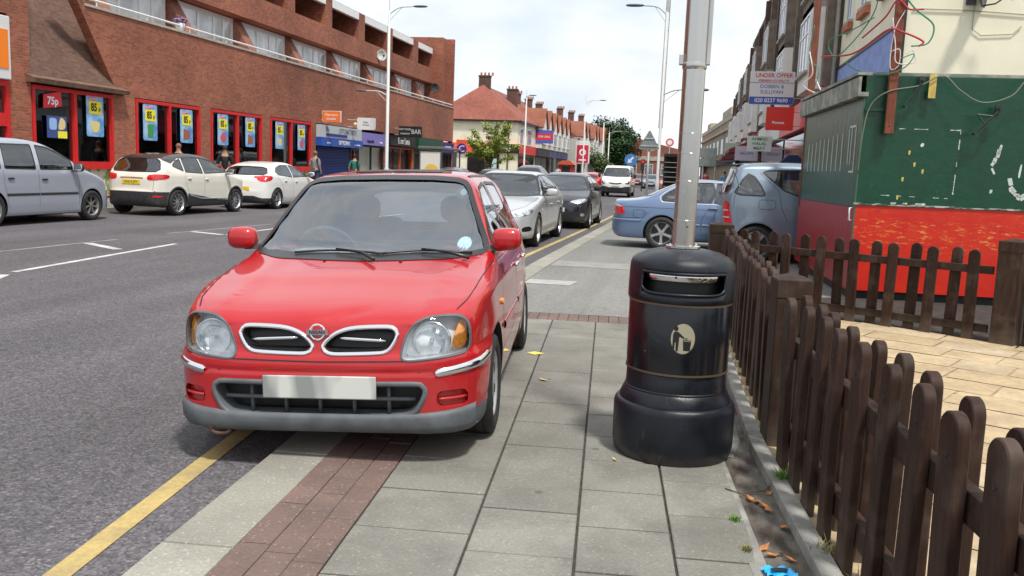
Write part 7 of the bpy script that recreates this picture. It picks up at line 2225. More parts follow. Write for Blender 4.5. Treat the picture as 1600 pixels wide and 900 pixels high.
ell2 = [(.043 * SK * math.cos(t), .055 * SK * math.sin(t)) for t in np.linspace(0, 2 * math.pi, 41)[:-1]]
stk = cyl_patch('sticker', ell, .2640, M['black'], bn)
cyl_patch('sticker_field', ell2, .2644, gold, stk)
ps = []
cyl_patch('symbol', [(-.026 + .0085 * math.cos(t), .036 + .0095 * math.sin(t)) for t in np.linspace(0, 6.2, 14)], .2648, M['text_black'], stk)
cyl_patch('symbol', [(-.033, .024), (-.020, .026), (-.012, .020), (.006, .004), (.004, -.001), (-.013, .008), (-.014, -.012), (-.016, -.046), (-.024, -.046), (-.025, -.014), (-.028, -.014), (-.029, -.046), (-.036, -.046), (-.036, .012)], .2648, M['text_black'], stk)
cyl_patch('symbol', [(.0, -.008), (.030, -.010), (.027, -.044), (.003, -.043)], .2648, M['text_black'], stk)
cyl_patch('symbol', [(-.001, -.003), (.031, -.005), (.031, -.008), (-.001, -.006)], .2648, M['text_black'], stk)
cyl_patch('symbol', [(.006, .002), (.016, .004), (.018, .0), (.008, -.002)], .2648, M['text_black'], stk)

PX, PY = BX - .005, BY
pole = thing('steel_pole', 'brushed stainless steel pole rising through the litter bin', 'pole', (PX, PY, 0))
q = MB(); q.lathe([(.0565, 1.075), (.0565, 1.98)], 40); part('lower_tube', q, M['steel'], pole, smooth=True)
q = MB(); q.lathe([(.0588, 2.005), (.0588, 4.6)], 40); part('upper_tube', q, M['steel'], pole, smooth=True)
for z in (1.22, 1.42, 1.56, 1.66, 1.985):
    q = MB(); q.lathe([(.0566, z - .0015), (.0578, z), (.0566, z + .0015)] if z < 1.9 else [(.0566, z - .01), (.0610, z), (.0605, z + .022), (.0566, z + .03)], 40); part('weld_ring', q, M['steel'], pole, smooth=True)
q = MB(); q.lathe([(.0566, 1.079), (.088, 1.079), (.088, 1.089), (.0566, 1.092)], 40); fl = part('flange', q, M['steel_bright'], pole, smooth=True, angle=30)
for k in range(4):
    a = k * math.pi / 2 + .5; q = MB(); q.lathe([(0, 1.100), (.007, 1.099), (.008, 1.089)], 6, (.074 * math.cos(a), .074 * math.sin(a), 0)); part('bolt', q, M['steel_bright'], fl)
q = MB(); q.box(.055, .076, -.02, .02, 2.0, 2.45); part('side_box', q, M['galv'], pole, bevel=.004)
q = MB(); q.box(-.078, -.055, -.025, .025, 2.0, 2.05); part('clamp', q, M['galv'], pole, bevel=.003)
q = MB(); b = superell(.005, .003, .005, 2, 8, 6, (.015, -.0565, 1.19)); q.add(b.v, b.f); part('hole', q, M['black'], pole)

# ------------------------------------------------------------------ brown picket fences
def wood_mat(name, c1, c2):
    m, nt, b = newmat(name)
    tc = nt.nodes.new('ShaderNodeTexCoord'); oi = nt.nodes.new('ShaderNodeObjectInfo')
    ad = nt.nodes.new('ShaderNodeVectorMath'); ad.operation = 'ADD'
    nt.links.new(tc.outputs['Object'], ad.inputs[0]); nt.links.new(oi.outputs['Location'], ad.inputs[1])
    mp = nt.nodes.new('ShaderNodeMapping'); mp.inputs['Scale'].default_value = (14, 14, 1.6); nt.links.new(ad.outputs[0], mp.inputs[0])
    n = noise(nt, mp.outputs[0], 2.2, 8, 0.7)
    n2 = noise(nt, ad.outputs[0], 5, 4, .6)
    c = mixc(nt, ramp(nt, n, (.3, 0.0), (.7, 1.0)), c1, c2)
    c = mixc(nt, ramp(nt, n2, (.52, 0.0), (.72, .5)), c, (.11, .08, .062))
    tone = ramp(nt, oi.outputs['Random'], (0, (.8,) * 3), (1, (1.25,) * 3))
    c = mixc(nt, 1.0, c, tone, 'MULTIPLY')
    sp = nt.nodes.new('ShaderNodeSeparateXYZ'); nt.links.new(tc.outputs['Object'], sp.inputs[0])
    mr = nt.nodes.new('ShaderNodeMapRange'); mr.inputs['From Min'].default_value = .16; mr.inputs['From Max'].default_value = .0; nt.links.new(sp.outputs[2], mr.inputs[0])
    c = mixc(nt, math_node(nt, 'MULTIPLY', mr.outputs[0], math_node(nt, 'MULTIPLY', n2, .9)), c, (.19, .15, .11))
    nt.links.new(c, b.inputs['Base Color'])
    b.inputs['Roughness'].default_value = .62; b.inputs['Specular IOR Level'].default_value = .22
    bp = nt.nodes.new('ShaderNodeBump'); bp.inputs['Strength'].default_value = .5; bp.inputs['Distance'].default_value = .006
    nt.links.new(n, bp.inputs['Height']); nt.links.new(bp.outputs[0], b.inputs['Normal'])
    return m
M['fence_wood'] = wood_mat('fence_wood', (.016, .0075, .005), (.052, .027, .019))
M['fence_post'] = wood_mat('fence_post', (.020, .011, .008), (.060, .034, .024))
def picket_mesh(w, t, h, name='picket'):
    """board with a rounded top; origin at its foot, width along x, thickness along y"""
    bm = bmesh.new()
    out_ = [(-w / 2, 0), (w / 2, 0)] + [(w / 2 * math.cos(a), h - w / 2 + w / 2 * math.sin(a)) for a in np.linspace(0, math.pi, 13)]
    f = [bm.verts.new((p[0], -t / 2, p[1])) for p in out_]; b = [bm.verts.new((p[0], t / 2, p[1])) for p in out_]
    bm.faces.new(f); bm.faces.new(b[::-1]); n = len(out_)
    for i in range(n): bm.faces.new((f[i], b[i], b[(i + 1) % n], f[(i + 1) % n]))
    bmesh.ops.recalc_face_normals(bm, faces=bm.faces)
    bmesh.ops.bevel(bm, geom=[e for e in bm.edges if abs(e.verts[0].co.y - e.verts[1].co.y) < 1e-6], offset=.004, segments=1, affect='EDGES')
    me = bpy.data.meshes.new(name); bm.to_mesh(me); bm.free(); me.materials.append(M['fence_wood'])
    for p in me.polygons: p.use_smooth = True
    me.set_sharp_from_angle(angle=RAD(35))
    return me
def post_part(fence, name, x, y, z, w, h, rot, cap=True):
    q = MB(); q.box(-w / 2, w / 2, -w / 2, w / 2, 0, h - .13)
    e = w / 2 + .004
    o = part(name, q, M['fence_post'], fence, bevel=.006, loc=(x, y, z), rot=(0, 0, rot))
    q = MB()
    q.add([(-e, -e, h - .13), (e, -e, h - .13), (e, e, h - .13), (-e, e, h - .13), (-e, -e, h - .03), (e, -e, h - .03), (e, e, h - .03), (-e, e, h - .03), (0, 0, h)],
          [(3, 2, 1, 0), (0, 1, 5, 4), (1, 2, 6, 5), (2, 3, 7, 6), (3, 0, 4, 7), (4, 5, 8), (5, 6, 8), (6, 7, 8), (7, 4, 8)])
    part('post_cap', q, M['fence_post'], o, bevel=.006)
    return o
def fence_run(F, path, w, t, h, pitch, first=0.0, both=True, rail_z=(.20, .70), rail=(.045, .085), holes=True, sink=0.0, zg=0.0, gapw=None, skip=()):
    P = [Vector((*p, 0)) for p in path]
    L_ = [0]
    for i in range(len(P) - 1): L_.append(L_[-1] + (P[i + 1] - P[i]).length)
    def at(s):
        for i in range(len(P) - 1):
            if s <= L_[i + 1] or i == len(P) - 2:
                f = (s - L_[i]) / (L_[i + 1] - L_[i]); d = (P[i + 1] - P[i]).normalized(); return P[i].lerp(P[i + 1], f), d
    me = picket_mesh(w, t, h)
    bolt = bpy.data.meshes.new('bolt'); q = MB(); q.lathe([(0, -.003), (.009, -.002), (.010, .001)], 10, axis='y'); bolt.from_pydata(q.v, [], q.f); bolt.materials.append(M['black'])
    s = first; k = 0
    while s < L_[-1]:
        p, d = at(s)
        if not any(a < s < b for a, b in skip):
            nrm = Vector((-d.y, d.x, 0))        # left of travel
            side = 1 if k % 2 == 0 or not both else -1
            off = (rail[0] / 2 + t / 2 + .001) * side
            o = bpy.data.objects.new('picket', me); link(o, F)
            o.location = (p.x + nrm.x * off, p.y + nrm.y * off, zg + random.uniform(-.008, .008))
            o.rotation_euler = (random.uniform(-.02, .02), random.uniform(-.02, .02), math.atan2(d.y, d.x) + random.uniform(-.06, .06))
            if holes:
                for sd in (1, -1):
                    bo = bpy.data.objects.new('bolt', bolt); link(bo, o); bo.location = (0, -sd * (t / 2), h - .115); bo.rotation_euler = (0, 0, 0 if sd > 0 else math.pi)
        s += pitch * random.uniform(.96, 1.04); k += 1
    for z in rail_z:
        for i in range(len(P) - 1):
            d = (P[i + 1] - P[i]); ln = d.length; q = MB(); q.box(0, ln, -rail[0] / 2, rail[0] / 2, zg + z - rail[1] / 2, zg + z + rail[1] / 2)
            part('rail', q, M['fence_post'], F, loc=(P[i].x, P[i].y, 0), rot=(0, 0, math.atan2(d.y, d.x)), bevel=.005)
random.seed(21)
FN = thing('picket_fence', 'dark brown picket fence running along the pavement edge towards the viewer', 'fence', (0, 0, 0))
fpath = [(.945, .65), (.787, 2.28), (.667, 3.41), (.602, 4.03), (.545, 4.72)]
fence_run(FN, fpath, .105, .038, .875, .145, .05, True, rail_z=(.18, .62), rail=(.045, .09))
post_part(FN, 'post', .555, 4.90, 0, .18, .955, RAD(6))
fence_run(FN, [(.545, 5.04), (.525, 5.95), (.485, 7.2), (.425, 10.25)], .105, .038, .875, .145, .05, True, rail_z=(.18, .62))
post_part(FN, 'post', .36, 10.42, 0, .26, .94, RAD(2))
FC = thing('picket_fence', 'dark brown picket fence crossing in front of the hut', 'fence', (0, 0, 0))
fence_run(FC, [(.52, 10.32), (2.80, 8.90)], .10, .034, .87, .185, .08, True, rail_z=(.13, .68), rail=(.04, .075))
post_part(FC, 'post', 2.93, 8.82, 0, .21, .995, RAD(-35))
fence_run(FC, [(3.06, 8.72), (4.6, 7.6)], .10, .034, .87, .185, .02, True, rail_z=(.13, .68), rail=(.04, .075))

# ------------------------------------------------------------------ red and green hut
def hut_mat(name, c, wear, streak, axis_x=True, glow=False):
    m, nt, b = newmat(name)
    tc = nt.nodes.new('ShaderNodeTexCoord'); ov = tc.outputs['Object']
    mp = nt.nodes.new('ShaderNodeMapping'); mp.inputs['Scale'].default_value = (3.0, 3.0, .5); nt.links.new(ov, mp.inputs[0])
    n = noise(nt, mp.outputs[0], 2.0, 7, .7); n2 = noise(nt, ov, 9, 6, .75)
    col = mixc(nt, ramp(nt, n, (.35, 0.0), (.7, .8)), c, wear)
    col = mixc(nt, ramp(nt, n2, (.60, 0.0), (.68, streak)), col, (.55, .35, .16) if glow else (.50, .55, .50))
    nt.links.new(col, b.inputs['Base Color'])
    b.inputs['Roughness'].default_value = .32
    bp = nt.nodes.new('ShaderNodeBump'); bp.inputs['Strength'].default_value = .35; bp.inputs['Distance'].default_value = .02
    nt.links.new(noise(nt, ov, 5, 5, .6), bp.inputs['Height']); nt.links.new(bp.outputs[0], b.inputs['Normal'])
    return m
M['hut_green'] = hut_mat('hut_green', (.002, .060, .027), (.004, .042, .022), .04)
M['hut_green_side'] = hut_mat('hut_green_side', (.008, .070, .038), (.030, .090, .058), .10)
def red_panel_mat():
    m, nt, b = newmat('hut_red')
    tc = nt.nodes.new('ShaderNodeTexCoord'); ov = tc.outputs['Object']
    n = noise(nt, ov, 3.2, 7, .7)
    col = mixc(nt, ramp(nt, n, (.3, 0.0), (.7, 1.0)), (.52, .008, .005), (.62, .030, .008))
    w = nt.nodes.new('ShaderNodeTexNoise'); w.inputs['Scale'].default_value = 5; w.inputs['Detail'].default_value = 9; w.inputs['Roughness'].default_value = .8
    mp = nt.nodes.new('ShaderNodeMapping'); mp.inputs['Scale'].default_value = (1.2, 1, 4.5); mp.inputs['Rotation'].default_value = (0, .5, 0); nt.links.new(ov, mp.inputs[0]); nt.links.new(mp.outputs[0], w.inputs['Vector'])
    sp = nt.nodes.new('ShaderNodeSeparateXYZ'); nt.links.new(ov, sp.inputs[0])
    band = ramp(nt, sp.outputs[2], (.55, 0.0), (.80, 1.0), (1.02, 1.0), (1.08, .2))
    f = math_node(nt, 'MULTIPLY', ramp(nt, w.outputs['Fac'], (.535, 0.0), (.60, .75)), band)
    col = mixc(nt, f, col, (.78, .38, .08))
    nt.links.new(col, b.inputs['Base Color']); b.inputs['Roughness'].default_value = .35
    return m
M['hut_red'] = red_panel_mat()
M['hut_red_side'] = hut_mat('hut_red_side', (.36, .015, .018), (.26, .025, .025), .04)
HUT = thing('hut', 'boarded market hut painted green above and red below', 'hut', (1.97, 11.45, 0), RAD(3))
HW, HD, Z0, ZM, Z1 = 3.6, 4.0, .12, 1.18, 2.72
q = MB(); q.box(.03, HW, .03, HD, Z0, Z1 - .02); part('core', q, cmat((.05, .05, .045), .8), HUT)
q = MB(); q.box(0, HW, 0, .028, ZM + .02, Z1); part('green_panel', q, M['hut_green'], HUT, bevel=.004)
q = MB(); q.box(0.001, HW, .001, .028, Z0, ZM - .005); part('red_panel', q, M['hut_red'], HUT, bevel=.004)
q = MB(); q.box(-.006, .028, .035, HD, ZM - .04, 2.46); part('green_panel', q, M['hut_green_side'], HUT)
q = MB(); q.box(-.005, .027, .035, HD, Z0, ZM - .045); part('red_panel', q, M['hut_red_side'], HUT)
q = MB(); q.box(-.03, HW, -.015, .0, ZM - .004, ZM + .018); part('ledge', q, mat('ledge_white', (.45, .46, .42), .6, col2=(.03, .10, .05), scale=7, lo=.45, hi=.55, stretch=(1, 1, 4)), HUT)
q = MB(); q.box(-.09, .03, -.02, HD + .05, 2.47, 2.52); q.box(-.09, -.06, -.02, HD + .05, 2.52, 2.70); q.box(-.10, HW, .03, HD + .05, 2.725, 2.76); part('roof_edge', q, mat('roof_edge', (.17, .20, .16), .7, col2=(.34, .33, .29), scale=5, lo=.42, hi=.6), HUT)
q = MB(); q.box(-.012, .0, .0, .035, Z0, 2.46); part('corner_strip', q, cmat((.06, .14, .08), .5), HUT)
q = MB(); q.box(.0, .30, -.03, -.001, 2.30, 2.335); part('shelf_strip', q, M['hut_green'], HUT)
q = MB(); q.box(.05, HW - .05, .1, HD - .1, 0, Z0); part('plinth', q, M['black'], HUT)  # solid black box paints the shaded gap under the raised hut
q = MB(); q.tube([(-.01, .05, .98), (-.06, .03, .98), (-.06, .03, 1.13), (-.01, .05, 1.13)], .010, 6); part('handle', q, M['white_paint'], HUT, smooth=True)
# tape marks on the side
for (a, b, c, d) in [(.48, .505, 1.66, 2.12), (.62, .645, 1.66, 2.115), (.30, .62, 2.122, 2.15), (.27, .295, 1.56, 2.13), (.30, .50, 1.56, 1.585)] + [(1.0 + k * .30, 1.03 + k * .30, 1.58, 2.08 - .01 * k) for k in range(9)]:
    q = MB(); q.box(-.012, -.0065, a, b, c, d); part('tape_mark', q, cmat((.50, .53, .50), .6), HUT)
# scuffed white outline and scrapes on the front
def scrape(pts, w, name='paint_scrape'):
    q = MB(); rs = random.Random(len(pts) + int(pts[0][0] * 100))
    for i in range(len(pts) - 1):
        a, b = Vector(pts[i]), Vector(pts[i + 1]); L_ = (b - a).length; s = 0
        while s < L_:
            l = rs.uniform(.02, .09)
            if rs.random() < .62:
                p = a.lerp(b, s / L_); p2 = a.lerp(b, min(1, (s + l) / L_)); ww = w * rs.uniform(.4, 1)
                d = (b - a).normalized(); n_ = Vector((-d.y, d.x)) * ww / 2
                q.prism([tuple(p + n_ * rs.uniform(.4, 1)), tuple(p - n_), tuple(p2 - n_ * rs.uniform(.3, 1)), tuple(p2 + n_)], 'y', -.003, -.0005)
            s += l + .004
    part(name, q, cmat((.55, .60, .55), .7), HUT)
scrape([(.42, 2.10), (.75, 2.10)], .014); scrape([(.95, 2.10), (1.12, 2.10), (1.10, 1.34)], .020); scrape([(.28, 1.30), (1.05, 1.29)], .015); scrape([(.40, 1.21), (.80, 1.21)], .03)
def blob(name, pts, m_): q = MB(); q.prism(smooth_poly(pts, 3), 'y', -.004, -.0005); part(name, q, m_, HUT)
pw = cmat((.62, .66, .62), .7); py_ = cmat((.55, .45, .10), .7)
scrape([(1.60, 1.97), (1.55, 1.78), (1.50, 1.70), (1.54, 1.60), (1.48, 1.50)], .06); scrape([(1.58, 1.92), (1.52, 1.72)], .05)
scrape([(1.46, 1.40), (1.54, 1.39)], .06); scrape([(1.72, 1.56), (1.76, 1.40), (1.86, 1.32), (1.96, 1.36), (1.99, 1.50)], .07); scrape([(1.74, 1.46), (1.84, 1.34), (1.98, 1.40)], .06)
blob('paint_scrape', [(2.05, 1.62), (2.10, 1.66), (2.12, 1.40), (2.06, 1.38)], pw); blob('paint_scrape', [(1.82, 1.70), (1.84, 1.72), (1.83, 1.58), (1.81, 1.58)], pw)
for (a, b) in ((.55, 1.84), (.50, 1.52), (.72, 1.62), (.46, 1.30), (.62, 1.70)): blob('paint_spot', [(a, b), (a + .025, b + .005), (a + .02, b - .04), (a + .005, b - .045)], py_)
blob('paint_spot', [(.68, 1.92), (.71, 1.94), (.72, 1.91), (.69, 1.89)], pw)
# things fixed to or leaning on the hut
tm = thing('timber_batten', 'rust brown timber batten standing against the hut corner with cables tied to it', 'timber', (0, 0, 0))
q = MB(); q.box(2.20, 2.30, 11.33, 11.40, 2.03, 4.2, Matrix.Identity(4)); part('batten', q, mat('rust_wood', (.17, .045, .02), .7, var=.3, scale=6, stretch=(8, 8, 1)), tm, bevel=.004)
q = MB(); b = superell(.008, .004, .008, 2, 8, 6, (2.25, 11.328, 2.12)); q.add(b.v, b.f); part('screw_hole', q, M['black'], tm)
tp = thing('tape_strip', 'faded yellow strip hanging on the green board of the hut', 'strip', (0, 0, 0)); q = MB(); q.box(2.66, 2.74, 11.40, 11.415, 2.46, 2.74); part('strip', q, mat('yel_strip', (.60, .45, .12), .6, var=.2, scale=12), tp)
def bracket(label, x0, z0, x1, z1):
    t = thing('shutter_bracket', label, 'bracket', (0, 0, 0), 0, 'black brackets on the hut'); q = MB(); q.tube([(x0, 11.36, z0), (x1, 11.33, z1)], .012, 6); q.tube([(x1, 11.42, z1), (x1, 11.30, z1)], .016, 6); q.tube([(x0, 11.43, z0), (x0, 11.33, z0)], .016, 6)
    part('arm', q, M['plastic'], t); q = MB(); q.box(x1 - .03, x1 + .03, 11.40, 11.44, z1 - .06, z1 + .05); part('plate', q, M['plastic'], t); return t
bracket('black metal bracket on the hut beside the yellow strip', 2.41, 2.36, 2.58, 2.66)
t = bracket('black metal bracket with a short bar in the middle of the green board', 3.20, 2.06, 3.44, 2.34)
q = MB(); q.tube([(3.21, 11.36, 2.28), (3.42, 11.34, 2.26)], .011, 6); q.tube([(3.21, 11.36, 2.28), (3.30, 11.35, 2.17)], .009, 6); part('cross_bar', q, M['plastic'], t)
def cable(label, pts, r, m_, grp=None, n=6):
    P = catmull(pts, 8); q = MB(); q.tube([tuple(p) for p in P], r * .72, n); t = thing('cable', label, 'cable', (0, 0, 0), 0, grp); part('wire', q, m_, t, smooth=True); return t
gc = cmat((.16, .19, .13), .6)
cable('grey green cable sagging across the front of the hut', [(1.95, 11.40, 1.55), (1.96, 11.36, 2.0), (2.02, 11.36, 2.35), (2.2, 11.32, 2.52), (2.55, 11.36, 2.60), (2.80, 11.38, 2.72), (3.0, 11.36, 2.55), (3.25, 11.36, 2.42), (3.55, 11.36, 2.50), (3.80, 11.38, 2.74), (4.4, 11.38, 2.60)], .011, gc)
rd = cmat((.45, .03, .05), .5); gn = cmat((.03, .22, .13), .5); wt = cmat((.7, .62, .62), .5)
def loop(cx, cz, a, b, n=9, y=11.30, ph=0, dy=.25): return [(cx + a * math.cos(t + ph), y + dy * math.sin(t * 1.3 + ph), cz + b * math.sin(t + ph)) for t in np.linspace(0, 5.6, n)]
cable('red cable hooked round the batten with long arms', [(1.55, 12.4, 3.05), (1.85, 11.8, 3.02), (2.12, 11.3, 3.22), (2.28, 11.28, 3.20), (2.52, 11.3, 3.10), (2.48, 11.3, 3.04)], .016, rd)
cable('upper red cable hooked round the batten', [(1.95, 11.9, 3.22), (2.10, 11.4, 3.38), (2.20, 11.28, 3.56), (2.34, 11.3, 3.46), (2.50, 11.3, 3.46)], .015, rd)
cable('green cable looping to the left of the batten', [(2.05, 11.5, 3.85), (2.0, 11.6, 3.45), (1.80, 11.9, 3.12), (1.66, 12.1, 3.02), (1.60, 12.2, 3.22), (1.80, 11.9, 3.30), (2.0, 11.5, 3.40)], .010, gn)
cable('green cable looping out to the right of the batten', [(2.27, 11.3, 3.62), (2.42, 11.3, 3.45), (2.62, 11.3, 3.28), (2.58, 11.3, 3.08), (2.40, 11.3, 3.04)], .013, gn)
cable('tangled green cable hanging low by the batten', [(1.78, 11.9, 2.92), (1.90, 11.7, 2.80), (2.15, 11.35, 2.72), (2.35, 11.28, 2.80), (2.44, 11.3, 2.95), (2.30, 11.28, 2.90)], .010, gn)
cable('white cable bent in a square round the batten', [(2.17, 11.3, 3.36), (2.22, 11.28, 3.05), (2.25, 11.28, 2.85), (2.45, 11.3, 2.86), (2.42, 11.3, 3.0), (2.36, 11.3, 2.95)], .009, wt)
cable('white cable ladder shape on the batten', [(2.30, 11.31, 3.45), (2.2, 11.31, 3.2), (2.19, 11.31, 2.80), (2.28, 11.31, 2.82), (2.28, 11.31, 3.0), (2.18, 11.31, 2.98)], .008, wt)
cable('pink white cable tangle at the far corner of the hut roof', [(1.72, 15.3, 3.5), (1.78, 15.2, 3.15), (1.66, 15.3, 2.98), (1.80, 15.2, 2.86), (1.92, 15.1, 2.84), (1.84, 15.2, 3.05)], .014, wt)
cable('thin dark green cable hanging at the far corner of the hut roof', [(1.75, 15.2, 3.9), (1.72, 15.3, 3.4), (1.86, 15.1, 3.2), (1.82, 15.2, 2.9)], .010, gn)
p2 = thing('corner_timber', 'brown timber upright at the far end of the hut', 'timber', (1.80, 15.4, 0)); q = MB(); q.box(-.05, .05, -.05, .05, 1.0, 5.2); part('post', q, bpy.data.materials['rust_wood'], p2)
# satellite dish on the cream wall
dw = thing('satellite_dish', 'dark satellite dish on the sunlit cream wall above the hut', 'satellite dish', (5.42, 19.9, 5.35), RAD(-24))
q = MB(); q.lathe([(0, 0), (.17, .03), (.27, .07), (.34, .12), (.343, .112), (.27, .055), (.17, .012), (0, -.018)], 32, (-.02, 0, 0), axis='x'); part('dish', q, cmat((.085, .09, .10), .5), dw, smooth=True)
q = MB(); q.tube([(.05, 0, -.30), (.30, .02, -.27), (.52, .0, -.12)], .016, 8); q.tube([(.43, .03, -.10), (.60, .03, -.10), (.60, .03, -.22)], .022, 8); part('receiver_arm', q, M['plastic'], dw, smooth=True)
q = MB(); q.tube([(-.02, .0, -.05), (-.16, .1, -.08), (-.20, .20, -.10)], .03, 8); q.box(-.26, -.08, .16, .26, -.22, .02); part('bracket', q, M['plastic'], dw)

# ------------------------------------------------------------------ lamp posts, signs
def lamp_post(label, x, y, h, hi, lo=None, arm=1.9, grp='tall street lamps', lz=5.0, lw=1.2, r=.085):
    """hi/lo: direction (+1 east, -1 west) of the upper and lower arm"""
    t = thing('street_lamp', label, 'street lamp', (x, y, 0), 0, grp)
    q = MB(); q.tube([(0, 0, 0), (0, 0, 1.2), (0, 0, 1.25), (0, 0, h)], [r * 1.15, r * 1.15, r * .8, r * .62], 12); part('post', q, M['lamp_grey'], t, smooth=True)
    q = MB(); q.tube([(0, 0, h), (0, 0, h + .8)], .02, 6); part('spike', q, M['lamp_grey'], t)
    def arm_(s, z, ln, up, hl):
        q = MB(); q.tube([tuple(p) for p in catmull([(0, 0, z - .12), (s * ln * .4, 0, z + up * .75), (s * ln, 0, z + up)], 6)], .03, 8); a = part('arm', q, M['lamp_grey'], t, smooth=True)
        b = superell(hl / 2, .13, .055, 2.6, 14, 8, (s * (ln + hl * .4), 0, z + up)); q = MB(); q.add(b.v, b.f); part('lantern', q, cmat((.12, .12, .125), .4), a, smooth=True)
        q = MB(); q.tube([(0, 0, z - .45), (s * ln * .5, 0, z + up * .82)], .014, 6); part('stay', q, M['lamp_grey'], a)
    if hi: arm_(hi, h, arm, .25, .75)
    if lo: arm_(lo, lz, lw, .12, .55)
    return t
lamp_post('tall grey street lamp behind the red car, in front of the brick building', -15.3, 43.2, 8.95, 1, -1, 1.3, lz=4.95, lw=1.2, r=.11)
lamp_post('slim street lamp rising in front of the corner house', -16.3, 86, 8.3, 1, None, .3, r=.10)
lamp_post('street lamp with long arm beyond the gabled terrace', -12.1, 99, 9.0, 1, -1, 1.6)
lamp_post('street lamp just left of the top of the big dark tree', -13.9, 138, 9.0, 1, -1, 2.0, r=.12)
lamp_post('shorter street lamp in front of the big dark tree', -12.8, 136, 7.4, 1, None, 2.0, r=.12)
lamp_post('short pale lamp column right of the big dark tree', -11.2, 150, 7.0, None, None, r=.12)
lamp_post('street lamp beside the brick warehouse', -6.9, 138, 4.8, 1, None, 1.0)
RL = lamp_post('near-side street lamp with banner frame just left of the steel pole', -1.42, 37.0, 7.9, -1, 1, 1.0, lz=4.75, lw=1.35, r=.075)
q = MB(); q.tube([(.03, 0, 7.9), (.12, 0, 10.5)], .045, 8); part('upper_post', q, M['lamp_grey'], RL)
q = MB()
for sx in (-.07, .07): q.tube([(sx, 0, 3.3), (sx + .03, 0, 8.6)], .022, 6)
for z in np.arange(3.4, 8.6, .42): q.tube([(-.07, 0, z), (.08, 0, z)], .012, 5)
part('banner_frame', q, M['galv'], RL)
ts = thing('warning_sign', 'triangular road sign seen from the back on a grey pole', 'road sign', (-1.66, 33.5, 0))
q = MB(); q.tube([(0, 0, 0), (0, 0, 2.95)], .045, 10); part('post', q, M['galv'], ts, smooth=True)
q = MB(); q.prism([(-.38, 2.38), (-.33, 2.34), (.33, 2.34), (.38, 2.38), (.03, 3.02), (-.03, 3.02)], 'y', -.075, -.055); pl_ = part('plate', q, M['sign_back'], ts)
q = MB(); q.box(-.2, .2, -.10, -.076, 2.72, 2.76); q.box(-.3, .3, -.10, -.076, 2.45, 2.49); part('channel', q, M['galv'], pl_)
ba = thing('keep_left_sign', 'round blue sign with a white arrow above the white van', 'road sign', (-4.55, 66, 0)); q = MB(); q.tube([(0, 0, 0), (0, 0, 2.1)], .05, 8); part('post', q, M['galv'], ba)
q = MB(); q.lathe([(0, -.06), (.45, -.06), (.45, -.03)], 28, (0, 0, 2.40), axis='y'); pb = part('plate', q, cmat((.06, .22, .55), .4), ba)
Rr = Matrix.Translation((0, 0, 2.40)) @ Matrix.Rotation(RAD(40), 4, 'Y'); q = MB(); q.prism([(-.07, .28), (.07, .28), (.07, -.04), (.21, -.04), (0, -.31), (-.21, -.04), (-.07, -.04)], 'y', -.075, -.062, Rr); part('arrow', q, M['text_white'], pb)
rt = thing('totem_sign', 'red totem sign with a white round emblem and white rounded top', 'sign', (-12.3, 100, 0)); q = MB(); q.box(-.65, .65, -.15, .15, 2.4, 4.35); bo = part('board', q, cmat((.62, .03, .06), .4), rt)
q = MB(); q.prism(rr(-.78, .78, 2.25, 4.85, .2), 'y', -.10, .14); part('frame', q, M['white_paint'], rt); q = MB(); q.box(-.06, .06, -.05, .05, 0, 2.3); part('post', q, M['galv'], rt)
q = MB(); q.lathe([(0, -.165), (.38, -.165), (.38, -.15)], 24, (0, 0, 3.55), axis='y'); em = part('emblem', q, M['text_white'], bo); q = MB(); q.prism(smooth_poly([(-.16, 3.4), (.1, 3.36), (.18, 3.6), (-.02, 3.76), (-.2, 3.6)], 3), 'y', -.175, -.166); part('emblem_mark', q, cmat((.62, .03, .06), .4), em)
q = MB(); q.box(-.4, .4, -.165, -.15, 2.62, 2.78); part('line', q, M['text_white'], bo)
bs_ = thing('board_sign', 'pair of grey green sign boards seen from the back, right of the steel pole', 'road sign', (.50, 48, 0))
q = MB(); q.tube([(-.02, 0, 0), (-.02, 0, 2.95)], .045, 8); q2 = MB(); q2.tube([(.62, 0, 0), (.62, 0, 2.95)], .045, 8); part('post', q, M['galv'], bs_); part('post', q2, M['galv'], bs_)
q = MB(); q.box(-.3, .62, -.08, -.05, 2.40, 2.90); part('board', q, M['sign_back'], bs_); q = MB(); q.box(-.3, .62, -.08, -.05, 1.95, 2.34); part('board', q, M['sign_back'], bs_)
# dark stall with stacked crates
st = thing('market_stall', 'dark street stall with stacked shelves left of the steel pole', 'market stall', (-1.55, 62, 0))
q = MB(); q.box(-.45, .55, -.5, .5, 2.65, 2.85); part('roof', q, M['black'], st); q = MB(); q.box(-.45, .55, .4, .5, 0, 2.65); part('back', q, cmat((.05, .045, .04), .7), st)
for k in range(6): q = MB(); q.box(-.42, .52, -.4, .38, .6 + k * .33, .64 + k * .33); part('shelf', q, cmat((.30, .30, .28), .6), st)
for sx in (-.45, .5): q = MB(); q.box(sx, sx + .05, -.5, -.45, 0, 2.65); part('leg', q, M['black'], st)
tl = thing('traffic_light', 'traffic light with a red head in the distance right of the van', 'traffic light', (-4.1, 74, 0)); q = MB(); q.tube([(0, 0, 0), (0, 0, 2.4)], .05, 8); part('post', q, M['plastic'], tl)
q = MB(); q.box(-.16, .16, -.12, .12, 1.7, 2.6); part('head', q, M['plastic'], tl); q = MB(); q.lathe([(0, -.15), (.13, -.14), (.14, -.121)], 14, (0, 0, 2.38), axis='y'); part('red_lamp', q, cmat((.9, .03, .03), .3), tl)
